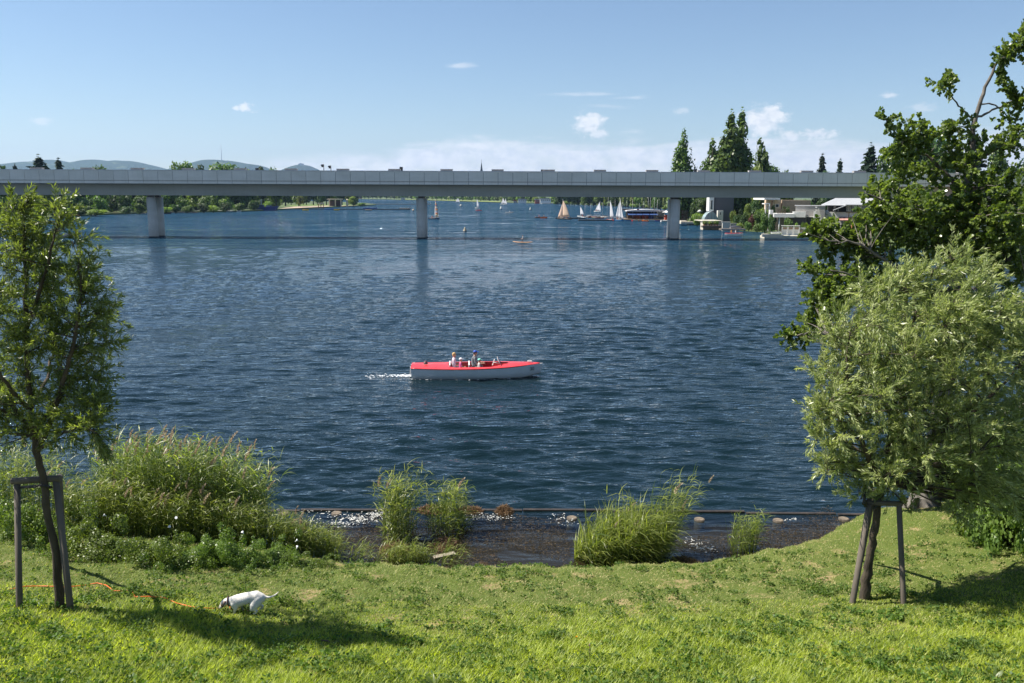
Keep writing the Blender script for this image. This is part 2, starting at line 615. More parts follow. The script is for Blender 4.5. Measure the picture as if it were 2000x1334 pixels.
# flat skirts left and right of the view, so the lake goes on outside the frame
nr = len(rows)
base = len(V)
skL = np.stack([-RY[:, 0] * .7 - 420, WY[:, 0], np.zeros(nr)], -1)
skR = np.stack([RY[:, 0] * .7 + 420, WY[:, 0], np.zeros(nr)], -1)
V = np.concatenate([V, skL, skR])
iL = base + np.arange(nr); iR = base + nr + np.arange(nr)
fL = np.stack([iL[:-1], ii[:-1, 0], ii[1:, 0], iL[1:]], -1)
fR = np.stack([ii[:-1, -1], iR[:-1], iR[1:], ii[1:, -1]], -1)
Fq = np.concatenate([Fq, fL, fR])
m, g = base_nodes('lake_water')
geo = g.n('ShaderNodeNewGeometry')
pos = geo.outputs['Position']
sp = g.n('ShaderNodeSeparateXYZ'); g.put(sp.inputs[0], pos)
cd = g.n('ShaderNodeCameraData')
mp = g.n('ShaderNodeMapping'); g.put(mp.inputs[0], pos); mp.inputs['Scale'].default_value = (.27, 1.0, 1.0); mp.inputs['Rotation'].default_value = (0, 0, R(-8))
b1 = g.noise(mp.outputs[0], 7.0, 3, .6, .2)
b0 = g.noise(mp.outputs[0], 2.3, 3, .55, .5)
b2 = g.noise(mp.outputs[0], .9, 5, .6, .3)
b3 = g.noise(mp.outputs[0], .22, 3, .5, .1)
far = g.smooth(sp.outputs[1], 60, 240)
calm = g.smooth(sp.outputs[1], 20.3, 21.8, .35, 1.0)
hgt = g.m('ADD', g.m('ADD', g.m('MULTIPLY', b1, .032), g.m('MULTIPLY', b0, .11)), g.m('MULTIPLY', g.m('MULTIPLY', b2, .62), far))
hgt = g.m('ADD', hgt, g.m('MULTIPLY', g.m('MULTIPLY', b3, 1.3), far))
hgt = g.m('MULTIPLY', g.m('MULTIPLY', hgt, calm), g.lin(g.noise(mp.outputs[0], .045, 6, .65, .8), .35, .65, .45, 1.6))
gust = g.lin(g.noise(mp.outputs[0], .22, 4, .6, .5), .36, .64, .05, 2.1)
far2 = g.smooth(sp.outputs[1], 90, 170)
hgt = g.m('MULTIPLY', hgt, g.m('ADD', g.m('MULTIPLY', gust, far2), g.m('SUBTRACT', 1.0, far2)))
bp = g.n('ShaderNodeBump'); bp.inputs['Strength'].default_value = 1.0; bp.inputs['Distance'].default_value = 1.0
g.put(bp.inputs['Height'], hgt)
fr = g.n('ShaderNodeFresnel'); fr.inputs[0].default_value = 1.333; g.put(fr.inputs['Normal'], bp.outputs[0])
gl = g.n('ShaderNodeBsdfGlossy'); gl.inputs['Roughness'].default_value = .04; g.put(gl.inputs['Normal'], bp.outputs[0])
gl.inputs[0].default_value = (1, 1, 1, 1)
df = g.n('ShaderNodeBsdfDiffuse'); g.put(df.inputs[0], g.mix(g.smooth(sp.outputs[1], 35, 230), (.004, .013, .017, 1), (.014, .050, .090, 1))); g.put(df.inputs['Normal'], bp.outputs[0])  # body colour made lighter and bluer farther out, standing in for brighter far reflections
tr = g.n('ShaderNodeBsdfTransparent'); tr.inputs[0].default_value = (.62, .66, .55, 1)
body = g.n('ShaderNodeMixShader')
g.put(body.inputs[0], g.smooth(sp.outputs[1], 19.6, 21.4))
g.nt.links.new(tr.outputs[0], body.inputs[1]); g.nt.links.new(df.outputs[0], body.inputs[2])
mx = g.n('ShaderNodeMixShader'); g.nt.links.new(fr.outputs[0], mx.inputs[0])
g.nt.links.new(body.outputs[0], mx.inputs[1]); g.nt.links.new(gl.outputs[0], mx.inputs[2])
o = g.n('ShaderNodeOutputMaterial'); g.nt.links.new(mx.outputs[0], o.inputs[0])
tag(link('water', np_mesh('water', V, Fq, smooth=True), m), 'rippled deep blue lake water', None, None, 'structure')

# ------------------------------------------------------------------ distant hills
def ridge(name, prof, Y0, label, seed):
    px = np.array([p[0] for p in prof], float)
    P = [D(a, b, Y0) for a, b in prof]
    xs = np.linspace(P[0].x, P[-1].x, 150)
    hz = np.interp(xs, [q.x for q in P], [q.z for q in P])
    r2 = np.random.default_rng(seed)
    hz = hz + sum(a * np.sin(xs / l + r2.random() * 6) for a, l in ((5, 130), (3, 60), (2, 31)))
    ts = np.linspace(0, 1, 44)
    XX, TT = np.meshgrid(xs, ts)
    prof_t = np.sin(np.pi * TT) ** .8
    n = sum(np.sin(XX / l + TT * q + s_) * a for l, q, s_, a in ((260, 9, 1, .05), (170, -14, 2, .04), (90, 22, 4, .03), (50, 31, .3, .02)))
    ZZ = np.maximum(hz[None, :] * (prof_t * (1 + n * (1 - prof_t))), 0) + .5
    YY = Y0 + (TT - .5) * 3000 + 200 * np.sin(XX / 500)
    V = np.stack([XX, YY, ZZ], -1).reshape(-1, 3)
    ii = np.arange(V.shape[0]).reshape(44, 150)
    Fq = np.stack([ii[:-1, :-1], ii[:-1, 1:], ii[1:, 1:], ii[1:, :-1]], -1).reshape(-1, 4)
    return tag(link(name, np_mesh(name, V, Fq, smooth=True), hillm), label, None, None, 'structure')


m, g = base_nodes('wooded_hill')
geo = g.n('ShaderNodeNewGeometry')
nA = g.noise(geo.outputs['Position'], .004, 5, .6); nB = g.noise(geo.outputs['Position'], .03, 5, .7)
cc = g.mix(nB, (.018, .035, .012, 1), (.055, .085, .03, 1))
cc = g.mix(g.smooth(nA, .6, .68), cc, (.13, .16, .06, 1))
p = g.n('ShaderNodeBsdfPrincipled'); g.put(p.inputs['Base Color'], cc); p.inputs['Roughness'].default_value = 1.0; p.inputs['Specular IOR Level'].default_value = 0
b = g.n('ShaderNodeBump'); b.inputs['Distance'].default_value = 25; g.put(b.inputs['Height'], nB); g.put(p.inputs['Normal'], b.outputs[0])
o = g.n('ShaderNodeOutputMaterial'); g.nt.links.new(p.outputs[0], o.inputs[0])
hillm = m
ridge('hills', [(-160, 340), (-60, 324), (0, 320), (20, 318), (45, 313.5), (70, 316), (95, 312.5), (115, 315.5), (135, 319), (160, 317), (180, 313.5), (195, 312.5), (215, 316), (232, 319),
                (250, 315), (270, 316.5), (300, 321.5), (330, 329), (360, 338)], 9500, 'long blue wooded hill ridge beyond the bridge', 1)
ridge('hills', [(355, 337), (375, 326), (395, 318), (410, 313), (432, 311.5), (445, 312), (470, 317), (495, 323), (515, 332), (530, 345)], 8800, 'rounded blue hill with the tall mast on its summit', 2)
ridge('hills', [(548, 340), (560, 331), (575, 325), (583, 322), (592, 322), (600, 325), (612, 332), (625, 345)], 9000, 'small steep blue hill crowned by a pale building', 3)
# mast on the hill, castle on the small hill
t = empty('radio_mast', D(433, 312, 8700), 'thin tall radio mast on the hill top', 'mast')
mb = MB(); mb.tube([(0, 0, -30), (0, 0, 60), (0, 0, 100)], [3.2, 2.8, 2.2], 8); mb.build('lower_shaft', lightgrey, t)
mb = MB(); mb.tube([(0, 0, 100), (0, 0, 152)], [1.5, .8], 6); mb.build('antenna', mat('mast_red', (.4, .2, .18), .6), t)
t = empty('hilltop_castle', D(588, 322.5, 8960), 'small pale castle on top of the steep far hill', 'castle')
mb = MB(); mb.box(-28, 28, -8, 8, -25, 9); mb.build('wall', offwhite, t)
mb = MB(); mb.prism([(-28, 9), (28, 9), (22, 16), (-22, 16)], 'y', -8, 8); mb.build('roof', mat('roof_dark', (.09, .06, .05), .7), t)
mb = MB(); mb.box(-8, 0, -9, 9, -20, 22); mb.build('tower', offwhite, t)
t = empty('church_spire', D(940.5, 345, 1900), 'dark pointed church spire rising behind the bridge parapet', 'church spire')
mb = MB(); mb.box(-3, 3, -3, 3, -48, 12, 0); mb.build('tower', stonew, t)
mb = MB(); mb.add([(-2.7, -2.7, 12), (2.7, -2.7, 12), (2.7, 2.7, 12), (-2.7, 2.7, 12), (0, 0, 33)], [(0, 1, 4), (1, 2, 4), (2, 3, 4), (3, 0, 4)]); mb.tube([(0, 0, 32), (0, 0, 37)], .3, 5)
mb.build('spire', mat('slate', (.06, .07, .09), .6), t)
# ------------------------------------------------------------------ bridge
# runs across the view, slightly farther away on the right
BL = D(0, 360, 155.0)
ang = .003
bridge = empty('bridge', (0, 157.5, 0), 'long grey concrete railway bridge on round piers across the lake', 'bridge', None, ang)


def on_bridge(px, py, off=0.0):
    """local x along the bridge and height for a pixel on the plane off metres behind the parapet"""
    d = ray(px, py)
    n = Vector((-math.sin(ang), math.cos(ang), 0)); o0 = Vector((0, 157.5, 0)) + n * off
    t = (o0 - CAM).dot(n) / d.dot(n)
    p = CAM + d * t
    rel = p - Vector((0, 157.5, 0))
    return rel.x * math.cos(ang) + rel.y * math.sin(ang), p.z


z_top = on_bridge(700, 334.5)[1]
z_pan = on_bridge(700, 360.0)[1]
z_bot = on_bridge(700, 383.0, 2.5)[1]
zmt = z_top
conc = mat('bridge_concrete', (.34, .345, .33), .85, .09, .35, bump=.01, bscale=3, stretch=(.35, 1, 1.2))
panelm = mat('bridge_panel', (.66, .66, .65), .55, .04, .5, spec=.3)
def concrete(name, c, rnd=.06):
    m, g = base_nodes(name)
    tcn = g.n('ShaderNodeTexCoord'); oi = g.n('ShaderNodeObjectInfo')
    off = g.comb(g.m('MULTIPLY', oi.outputs['Random'], 37.0), 0.0, 0.0)
    vm = g.n('ShaderNodeVectorMath', operation='ADD'); g.put(vm.inputs[0], tcn.outputs['Object']); g.put(vm.inputs[1], off)
    m1 = g.n('ShaderNodeMapping'); g.put(m1.inputs[0], vm.outputs[0]); m1.inputs['Scale'].default_value = (1.3, 1.3, .10)
    m2 = g.n('ShaderNodeMapping'); g.put(m2.inputs[0], vm.outputs[0]); m2.inputs['Scale'].default_value = (.12, .12, .5)
    st = g.smooth(g.noise(m1.outputs[0], 2.2, 6, .65), .40, .72)
    bl = g.noise(m2.outputs[0], 1.0, 5, .6)
    cc = g.mix(g.m('MULTIPLY', st, .22), (*c, 1), (*[x * .70 for x in c], 1))
    cc = g.mix(g.smooth(bl, .35, .7), cc, g.mix(1.0, cc, (.86, .86, .84, 1), 'MULTIPLY'))
    hs = g.n('ShaderNodeHueSaturation'); g.put(hs.inputs['Color'], cc); g.put(hs.inputs['Value'], g.lin(oi.outputs['Random'], 0, 1, 1 - rnd, 1 + rnd))
    p = g.n('ShaderNodeBsdfPrincipled'); g.put(p.inputs['Base Color'], hs.outputs[0]); p.inputs['Roughness'].default_value = .75; p.inputs['Specular IOR Level'].default_value = .25
    o = g.n('ShaderNodeOutputMaterial'); g.nt.links.new(p.outputs[0], o.inputs[0])
    return m


conc = concrete('weathered_girder', (.43, .42, .385), 0)
panelm = concrete('weathered_panel', (.80, .75, .675), .035)
seam = mat('panel_joint', (.07, .075, .08), .8)
capm = mat('bridge_cap', (.60, .60, .60), .5, .05)
X0, X1 = -250.0, 260.0
mb = MB()
ph = z_top - z_pan
# girder: box with slightly inclined webs
mb.prism([(2.3, z_pan - .02), (2.5, z_bot), (7.2, z_bot), (7.45, z_pan - .02)], 'x', X0, X1)
mb.build('girder', conc, bridge)
mb = MB(); mb.box(X0, X1, .22, 7.9, z_pan - .02, z_pan + .45); mb.build('deck_slab', conc, bridge)
mb = MB(); mb.box(X0, X1, .10, .22, z_pan + .05, z_top - .1); mb.build('parapet_backing', seam, bridge)
mb = MB(); mb.box(X0, X1, 7.9, 8.05, z_pan, z_top); mb.build('rear_parapet', panelm, bridge)
mb = MB(); mb.box(X0, X1, -.06, .38, z_top, z_top + .13); mb.build('coping', capm, bridge)
PW = 28.7 / F * 155.6
x_ref = on_bridge(713.0, 350)[0]
mb = MB()
gapw = .055
mb.box(gapw / 2, PW - gapw / 2, 0, .09, z_pan + ph * .26, z_top - .004)
mb.box(gapw / 2, PW - gapw / 2, .05, .09, z_pan + ph * .18, z_pan + ph * .26, 1)
mb.box(gapw / 2, PW - gapw / 2, 0, .09, z_pan, z_pan + ph * .18)
pm = mb.mesh('panel', [panelm, mat('panel_strip', (.50, .46, .41), .7)])
k0 = int((X0 + 90 - x_ref) / PW); k1 = int((X1 - 90 - x_ref) / PW)
for k in range(k0, k1):
    link('panel', pm, None, bridge, (x_ref + k * PW, 0, 0))
# low metal covers standing behind the coping, every tenth metre
coverm = mat('cover_metal', (.42, .40, .40), .5)
mb = MB(); mb.box(-1.1, 1.1, 0, .9, 0, .42); mb.box(-1.13, 1.13, -.03, .93, .42, .47)
cm = mb.mesh('service_cover', coverm)
cx_list = [70, 169, 267, 367, 468, 568, 669, 770, 872, 972, 1072, 1172, 1274, 1375, 1475, 1577, 1680, 1782, 1884, 1986, 2088, -30, -130]
for px in cx_list:
    x, z = on_bridge(px, 335, 1.2)
    link('service_cover', cm, None, bridge, (x, 1.2, z_top + .02))
# piers: two round columns one behind the other, each pair a part
colm = concrete('weathered_column', (.60, .585, .55), .03)
mb = MB()
rr = .86
for yy in (4.2, 7.4):
    mb.tube([(0, yy, -3), (0, yy, z_bot - .35)], [rr, rr], 40)
pierm = mb.mesh('pier', colm)
wet = mat('waterline_stain', (.05, .055, .045), .5)
mbw = MB()
for yy in (4.2, 7.4):
    mbw.tube([(0, yy, -3), (0, yy, .16)], [rr + .012, rr + .012], 40)
wm = mbw.mesh('waterline_stain', wet)
mbb = MB()
for yy in (4.2, 7.4):
    mbb.box(-.45, .45, yy - .4, yy + .4, z_bot - .35, z_bot)
bearm = mbb.mesh('bearing', darkgrey)
for px in (-230, 293.5, 821.5, 1320.5, 1728, 2240):
    x, _ = on_bridge(px, 440, 3.0)
    pr = link('pier', pierm, None, bridge, (x, 0, 0))
    w_ = link('waterline_stain', wm, None, pr)
    b_ = link('bearing', bearm, None, pr)
# signals on the deck
sigm = mat('signal_black', (.03, .03, .035), .5)


def signal(px, ytop, kind, label):
    x, zt = on_bridge(px, ytop, 4.5)

    loc = Matrix.Translation((0, 157.5, 0)) @ Matrix.Rotation(ang, 4, 'Z') @ Vector((x, 4.5, z_pan + .452))
    t = empty('rail_signal', loc, label, 'signal', 'railway signals on the bridge deck')
    H = zt - (z_pan + .45)
    mb = MB(); mb.tube([(0, 0, 0), (0, 0, H)], .07, 6); mb.box(-.12, .12, -.12, .12, 0, .2); mb.build('post', sigm, t)
    mb = MB()
    if kind == 0:
        mb.box(-.38, -.08, -.2, .2, H - .55, H - .05); mb.box(-.5, -.38, -.14, .14, H - .3, H - .1)
    else:
        mb.box(-.28, .28, -.2, .2, H - .75, H)
    mb.build('signal_head', sigm, t)


signal(632, 320.5, 0, 'taller of two thin signal posts close together on the bridge')
signal(646, 323, 0, 'shorter of two thin signal posts close together on the bridge')
signal(783.5, 326, 1, 'black boxy signal beside a cover above the middle pier')
signal(1059.5, 331, 1, 'small black signal box in the middle of the bridge')
signal(1358.5, 330, 1, 'black signal post between the slender poplar and the poplar pair')
signal(502, 328, 1, 'dark signal box in front of the wooded hill foot')
# ------------------------------------------------------------------ foliage generators
def norm(a):
    return a / np.maximum(np.linalg.norm(a, axis=-1, keepdims=True), 1e-9)


def perp(d, r2):
    a = r2.normal(size=d.shape)
    a = a - d * (a * d).sum(-1, keepdims=True)
    return norm(a)


def leaf_cards(P, Dr, L, Wd, r2, fold=.25, round_=False):
    """leaves: base points P, directions Dr; pointed folded leaf (2 tris a side) or a rounder one"""
    n = len(P)
    L = np.broadcast_to(L, (n,))[:, None]; Wd = np.broadcast_to(Wd, (n,))[:, None]
    S = perp(Dr, r2); N = np.cross(Dr, S)
    droop = N * L * .12
    if round_:
        # six-cornered leaf
        pts = [P, P + Dr * L * .3 + S * Wd * .5, P + Dr * L * .75 + S * Wd * .45 - droop * .5, P + Dr * L * 1.0 - droop, P + Dr * L * .75 - S * Wd * .45 - droop * .5, P + Dr * L * .3 - S * Wd * .5]
        V = np.stack(pts, 1).reshape(-1, 3)
        b = np.arange(n)[:, None] * 6
        Fc = np.concatenate([b + [0, 1, 2, 3], b + [0, 3, 4, 5]])
        k = 6
    else:
        pts = [P, P + Dr * L * .45 + S * Wd * .5 + N * Wd * fold, P + Dr * L - droop, P + Dr * L * .45 - S * Wd * .5 + N * Wd * fold]
        V = np.stack(pts, 1).reshape(-1, 3)
        b = np.arange(n)[:, None] * 4
        Fc = b + [0, 1, 2, 3]
        k = 4
    return V, Fc, k


def near_tree(root, name, leafm, barkm, limbs, clusters, n_tips, twig_len, leaf_per, leafL, leafW, seed, wind=(0, 0, 0), up=.35, round_=False, tipr=.003, spread=.9, brmat=None, minz=-9.0):
    """limbs: list of (polyline [world], [radii]). clusters: (centre, radii xyz, weight). Leaves sit along the twigs that reach the clusters."""
    r2 = np.random.default_rng(seed)
    org = np.array(root.location)
    # limbs
    mb = MB()
    samples = []
    for pts, rad in limbs:
        # smooth the polyline
        P_ = [Vector(p) for p in pts]
        fine, fr_ = [], []
        for i in range(len(P_) - 1):
            p0 = P_[max(i - 1, 0)]; p1 = P_[i]; p2 = P_[i + 1]; p3 = P_[min(i + 2, len(P_) - 1)]
            for k in range(5):
                t = k / 5
                q = 0.5 * ((2 * p1) + (p2 - p0) * t + (2 * p0 - 5 * p1 + 4 * p2 - p3) * t * t + (3 * p1 - p0 - 3 * p2 + p3) * t ** 3)
                fine.append(q); fr_.append(rad[i] * (1 - t) + rad[i + 1] * t)
        fine.append(P_[-1]); fr_.append(rad[-1])
        fine2 = [f + Vector(r2.normal(0, .012, 3)) * (1 if r_ < .1 else .5) for f, r_ in zip(fine, fr_)]
        mb.tube([f - root.location for f in fine2], [r_ * (1 + r2.normal(0, .05)) for r_ in fr_], 10 if fr_[0] > .05 else 6)
        for f, r_ in zip(fine2, fr_):
            samples.append((f.x, f.y, f.z, r_))
    mb.build('trunk', barkm, root)
    S = np.array(samples)
    w = np.array([c[2] for c in clusters], float); w /= w.sum()
    ci = r2.choice(len(clusters), n_tips, p=w)
    C = np.array([c[0] for c in clusters], float)[ci]; Rd = np.array([c[1] for c in clusters], float)[ci]
    u = norm(r2.normal(size=(n_tips, 3))) * (r2.random((n_tips, 1)) ** .38)
    T = C + u * Rd
    # secondary branches: group the tips; every ~14 tips share a branch
    nb = max(6, n_tips // 12)
    SA = S[S[:, 2] > minz]
    anchors = T[r2.choice(n_tips, nb, replace=False)]
    bt = MB()
    asamp, arad = [], []
    for a in anchors:
        d = SA[:, :3] - a
        dist = np.linalg.norm(d, axis=1) + 1.0 * np.maximum(d[:, 2] + .15 * np.linalg.norm(d, axis=1), 0)
        j = int(np.argmin(dist))
        s = SA[j, :3]
        L = np.linalg.norm(a - s)
        c1 = s + (a - s) * .5 + np.array([0, 0, .10 * L]) + r2.normal(0, .05 * L, 3)
        ts = np.linspace(0, 1, 7)[:, None]
        q = (1 - ts) ** 2 * s + 2 * ts * (1 - ts) * c1 + ts ** 2 * a
        r0 = min(SA[j, 3] * .6, .008 + .010 * L)
        bt.tube([Vector(x - org) for x in q], [r0 + (tipr * 1.2 - r0) * t for t in np.linspace(0, 1, 7)], 4, cap=False)
        for x, t in zip(q[2:], np.linspace(0, 1, 7)[2:]):
            asamp.append(x)
    A = np.array(asamp)
    LP, LD, LT = [], [], []
    wind = np.array(wind)
    for t_ in T:
        j = int(np.argmin(np.linalg.norm(A - t_, axis=1)))
        s = A[j]
        d = t_ - s
        L = np.linalg.norm(d)
        if L < twig_len * .6:
            dd = norm(d + r2.normal(0, .3, 3) + np.array([0, 0, up]))
            t_ = s + dd * twig_len * (.7 + .5 * r2.random()); L = np.linalg.norm(t_ - s)
        t_ = t_ + wind * L * .6
        c1 = s + (t_ - s) * .5 + np.array([0, 0, .16 * L]) * up * 2 + r2.normal(0, .04 * L, 3)
        ts = np.linspace(0, 1, 5)[:, None]
        q = (1 - ts) ** 2 * s + 2 * ts * (1 - ts) * c1 + ts ** 2 * t_
        bt.tube([Vector(x - org) for x in q], [tipr, tipr * .9, tipr * .7, tipr * .5, tipr * .3], 3, cap=False)
        n = int(leaf_per * (.7 + .6 * r2.random()) * max(.6, min(1.8, L / twig_len)))
        tt = 1 - (r2.random(n) ** 1.25) * min(.92, twig_len * 1.3 / max(L, 1e-3) if L > twig_len else .92)
        tt = tt[:, None]
        p = (1 - tt) ** 2 * s + 2 * tt * (1 - tt) * c1 + tt ** 2 * t_
        tan = norm(2 * (1 - tt) * (c1 - s) + 2 * tt * (t_ - c1))
        side = perp(tan, r2)
        dr = norm(tan * (1.0) + side * spread + wind * .5 + np.array([0, 0, -.1]))
        LP.append(p); LD.append(dr)
        LT.append(np.clip(r2.normal(.5, .22) + r2.normal(0, .18, n), 0, 1))
    LP = np.concatenate(LP) - org; LD = np.concatenate(LD); LT = np.concatenate(LT)
    n = len(LP)
    V, Fc, k = leaf_cards(LP, LD, leafL * (.65 + .6 * r2.random(n)), leafW * (.7 + .5 * r2.random(n)), r2, round_=round_)
    bt.build('branches', brmat or barkm, root, kind='stuff')
    o = link('leaves', np_mesh('leaves', V, Fc, np.repeat(LT, k)), leafm, root, kind='stuff')
    return o


def crown_mesh(name, blobs, n, size, seed, asp=1.0, flat=0.0, stretch=None, tintb=(.15, .85)):
    """far crown: many leaf-clump cards through the outer part of a set of blobs"""
    r2 = np.random.default_rng(seed)
    w = np.array([b[1][0] * b[1][2] for b in blobs], float); w /= w.sum()
    ci = r2.choice(len(blobs), n, p=w)
    C = np.array([b[0] for b in blobs], float)[ci]; Rd = np.array([b[1] for b in blobs], float)[ci]
    u = norm(r2.normal(size=(n, 3)))
    rad = .55 + .5 * r2.random((n, 1)) ** .6
    bump_ = 1 + .13 * np.sin(u[:, :1] * 9 + ci[:, None]) * np.sin(u[:, 2:] * 8 + u[:, 1:2] * 7)
    P = C + u * Rd * rad * bump_
    N = norm(u + r2.normal(0, .55, (n, 3)) + np.array([0, 0, .25]))
    A = perp(N, r2); B = np.cross(N, A)
    if stretch is not None:
        A = norm(A * .4 + np.array(stretch)); A = norm(A - N * (A * N).sum(-1, keepdims=True)); B = np.cross(N, A)
    s = size * (.55 + .8 * r2.random((n, 1)))
    ang_ = 0
    pts = [P + A * s * asp, P + B * s * .8 + A * s * .1, P - A * s * asp * .9 + N * s * .2, P - B * s * .75]
    V = np.stack(pts, 1).reshape(-1, 3)
    Fc = np.arange(n)[:, None] * 4 + [0, 1, 2, 3]
    # tint varies clump by clump
    tb = r2.random(len(blobs))
    T = np.clip(tb[ci] * .5 + .25 + .22 * np.sin(P[:, 0] * 1.1 + 2) * np.sin(P[:, 2] * 1.3) + r2.normal(0, .16, n), 0, 1)
    return np_mesh(name, V, Fc, np.repeat(T, 4))


def proto_tree(kind, seed, n, size, leafm, H, Wd):
    """meshes (crown, trunk) of a far tree, H tall, Wd wide"""
    r2 = np.random.default_rng(seed)
    blobs = []
    th = .12 * H
    if kind == 'round':
        nb = 13
        for i in range(nb):
            a = r2.random() * 6.28; zz = r2.random()
            rr = Wd * .5 * (1 - abs(zz - .4) * .9) * .62 * math.sqrt(r2.random())
            s = Wd * (.16 + .13 * r2.random())
            blobs.append(((rr * math.cos(a), rr * math.sin(a), th + s * .7 + zz * (H - th - 1.6 * s)), (s, s, s * .82)))
        blobs.append(((0, 0, H * .5), (Wd * .26, Wd * .26, H * .3)))
        me = crown_mesh('crown', blobs, n, size, seed)
    elif kind == 'poplar':
        lead = [(0, 0, 1.0, .50)] + [(r2.uniform(-.24, .24), r2.uniform(-.2, .2), r2.uniform(.55, .9), r2.uniform(.30, .42)) for _ in range(5)]
        for (lx_, ly_, lh, lw) in lead:
            nb = int(26 * lh)
            for i in range(nb):
                z = .04 + .93 * (i / nb)
                prof = math.sin(min(1, (z + .05) / .4) * 1.57) if z < .35 else (1 - ((z - .35) / .67) ** 1.5)
                a = r2.random() * 6.28; rr = Wd * lw * prof * .7 * r2.random() ** .5
                s = Wd * (.05 + .17 * prof) * (.7 + .6 * r2.random())
                lean_ = .35 + .65 * z
                blobs.append(((lx_ * Wd * lean_ + rr * math.cos(a), ly_ * Wd * lean_ + rr * math.sin(a), z * H * lh), (s, s, s * 2.0)))
        blobs.append(((0, 0, H * .93), (Wd * .07, Wd * .07, H * .08)))
        me = crown_mesh('crown', blobs, n, size, seed, asp=1.3, stretch=(0, 0, 1.0))
    elif kind == 'conifer':
        nb = 60
        for i in range(nb):
            z = .10 + .88 * (i / nb) ** .9
            a = i * 2.4; L = Wd * .5 * (1.02 - z) ** .85 * (.7 + .5 * r2.random())
            s = max(.12 * Wd * (1.15 - z), .18)
            for q in (.45, .9):
                blobs.append(((L * q * math.cos(a), L * q * math.sin(a), z * H - L * q * .12 + (.08 * L if q > .7 else 0)), (s, s, s * .38)))
        blobs.append(((0, 0, H * .55), (Wd * .07, Wd * .07, H * .44)))
        me = crown_mesh('crown', blobs, n, size, seed, asp=1.4)
    elif kind == 'willow':
        for i in range(16):
            a = r2.random() * 6.28; rr = Wd * .36 * r2.random() ** .5
            s = Wd * .15
            zt = H * (.95 - .35 * (rr / (Wd * .5)) ** 2) - s * .7
            blobs.append(((rr * math.cos(a), rr * math.sin(a), zt), (s, s, s * .8)))
            blobs.append(((rr * 1.15 * math.cos(a), rr * 1.15 * math.sin(a), zt * .62), (s * .8, s * .8, H * .25)))
        me = crown_mesh('crown', blobs, n, size, seed, asp=1.9, stretch=(0, 0, 1.2))
    elif kind == 'bush':
        for i in range(9):
            a = r2.random() * 6.28; rr = Wd * .33 * r2.random() ** .5
            s = Wd * (.14 + .12 * r2.random())
            blobs.append(((rr * math.cos(a), rr * math.sin(a), H * (.3 + .5 * r2.random()) * (1 - .3 * rr / Wd)), (s, s, H * .22)))
        blobs.append(((0, 0, H * .4), (Wd * .36, Wd * .36, H * .42)))
        me = crown_mesh('crown', blobs, n, size, seed)
    me.materials.append(leafm)
    mb = MB()
    if kind == 'bush':
        mb.tube([(0, 0, -.3), (0, 0, H * .5)], [.05 * Wd * .5 + .03, .02], 5)
        for k in range(4):
            a = k * 1.6 + r2.random()
            mb.tube([(0, 0, -.2), (.25 * Wd * math.cos(a), .25 * Wd * math.sin(a), H * .55)], [.04, .015], 4)
    else:
        tr_ = .022 * H if kind != 'conifer' else .016 * H
        mb.tube([(0, 0, -.8), (0, 0, H * .15), (.01 * H, 0, H * .5), (0, .01 * H, H * .9)], [tr_ * 1.3, tr_, tr_ * .6, tr_ * .12], 7)
        for k in range(6 if kind != 'conifer' else 0):
            a = k * 1.05 + r2.random(); z = H * (.22 + .09 * k)
            q = .5 if kind != 'poplar' else .25
            mb.tube([(0, 0, z), (Wd * .2 * q * math.cos(a), Wd * .2 * q * math.sin(a), z + H * .06), (Wd * .5 * q * math.cos(a), Wd * .5 * q * math.sin(a), z + H * (.14 if q > .3 else .25))], [tr_ * .5, tr_ * .35, tr_ * .1], 4)
    tm = mb.mesh('trunk', bark)
    return me, tm


def plant(name, meshes, loc, sc, label, cat, group=None, rz=None, crown='crown', trunk='trunk'):
    o = empty(name, loc, label, cat, group, rng.random() * 6.28 if rz is None else rz)
    o.scale = sc if isinstance(sc, tuple) else (sc, sc, sc)
    c = link(crown, meshes[0], None, o); c['kind'] = 'stuff'
    link(trunk, meshes[1], None, o)
    return o


L_dark = leafmat('leaf_dark_green', (0.033, 0.068, 0.021), (0.075, 0.128, 0.033), .30, .5)
L_mid = leafmat('leaf_mid_green', (0.057, 0.112, 0.027), (0.128, 0.203, 0.045), .35, .5)
L_light = leafmat('leaf_light_green', (0.112, 0.180, 0.038), (0.225, 0.300, 0.075), .4, .5)
L_willowf = leafmat('leaf_far_willow', (0.128, 0.180, 0.060), (0.255, 0.300, 0.120), .4, .5)
L_con = leafmat('needles', (0.018, 0.039, 0.021), (0.039, 0.065, 0.031), .1, .6)
L_red = leafmat('leaf_dark_red', (.05, .018, .018), (.11, .04, .03), .3, .5)
L_pop = leafmat('leaf_poplar', (0.045, 0.090, 0.024), (0.128, 0.188, 0.048), .32, .45)
# ------------------------------------------------------------------ near trees
L_nearwillow = leafmat('leaf_young_willow', (0.085, 0.13, 0.034), (0.21, 0.265, 0.085), .45, .34, .6, hue=0)
L_silver = leafmat('leaf_silver_willow', (.14, .19, .05), (.46, .49, .23), .42, .36, .6, hue=0, tcol=(1.3, 1.4, .7))
L_alder = leafmat('leaf_alder', (0.06, 0.105, 0.024), (0.21, 0.27, 0.065), .42, .32, .6, hue=0)

# left young willow -------------------------------------------------
bl = G(118, 1188)
bl = Vector((bl.x, bl.y, float(terr(bl.x, bl.y)) - .05))
YL = bl.y
tl = empty('young_willow', bl, 'young willow with narrow shiny leaves tied between wooden stakes above the dog', 'tree')


def DL(px, py, dy=0.0):
    return D(px, py, YL + dy)


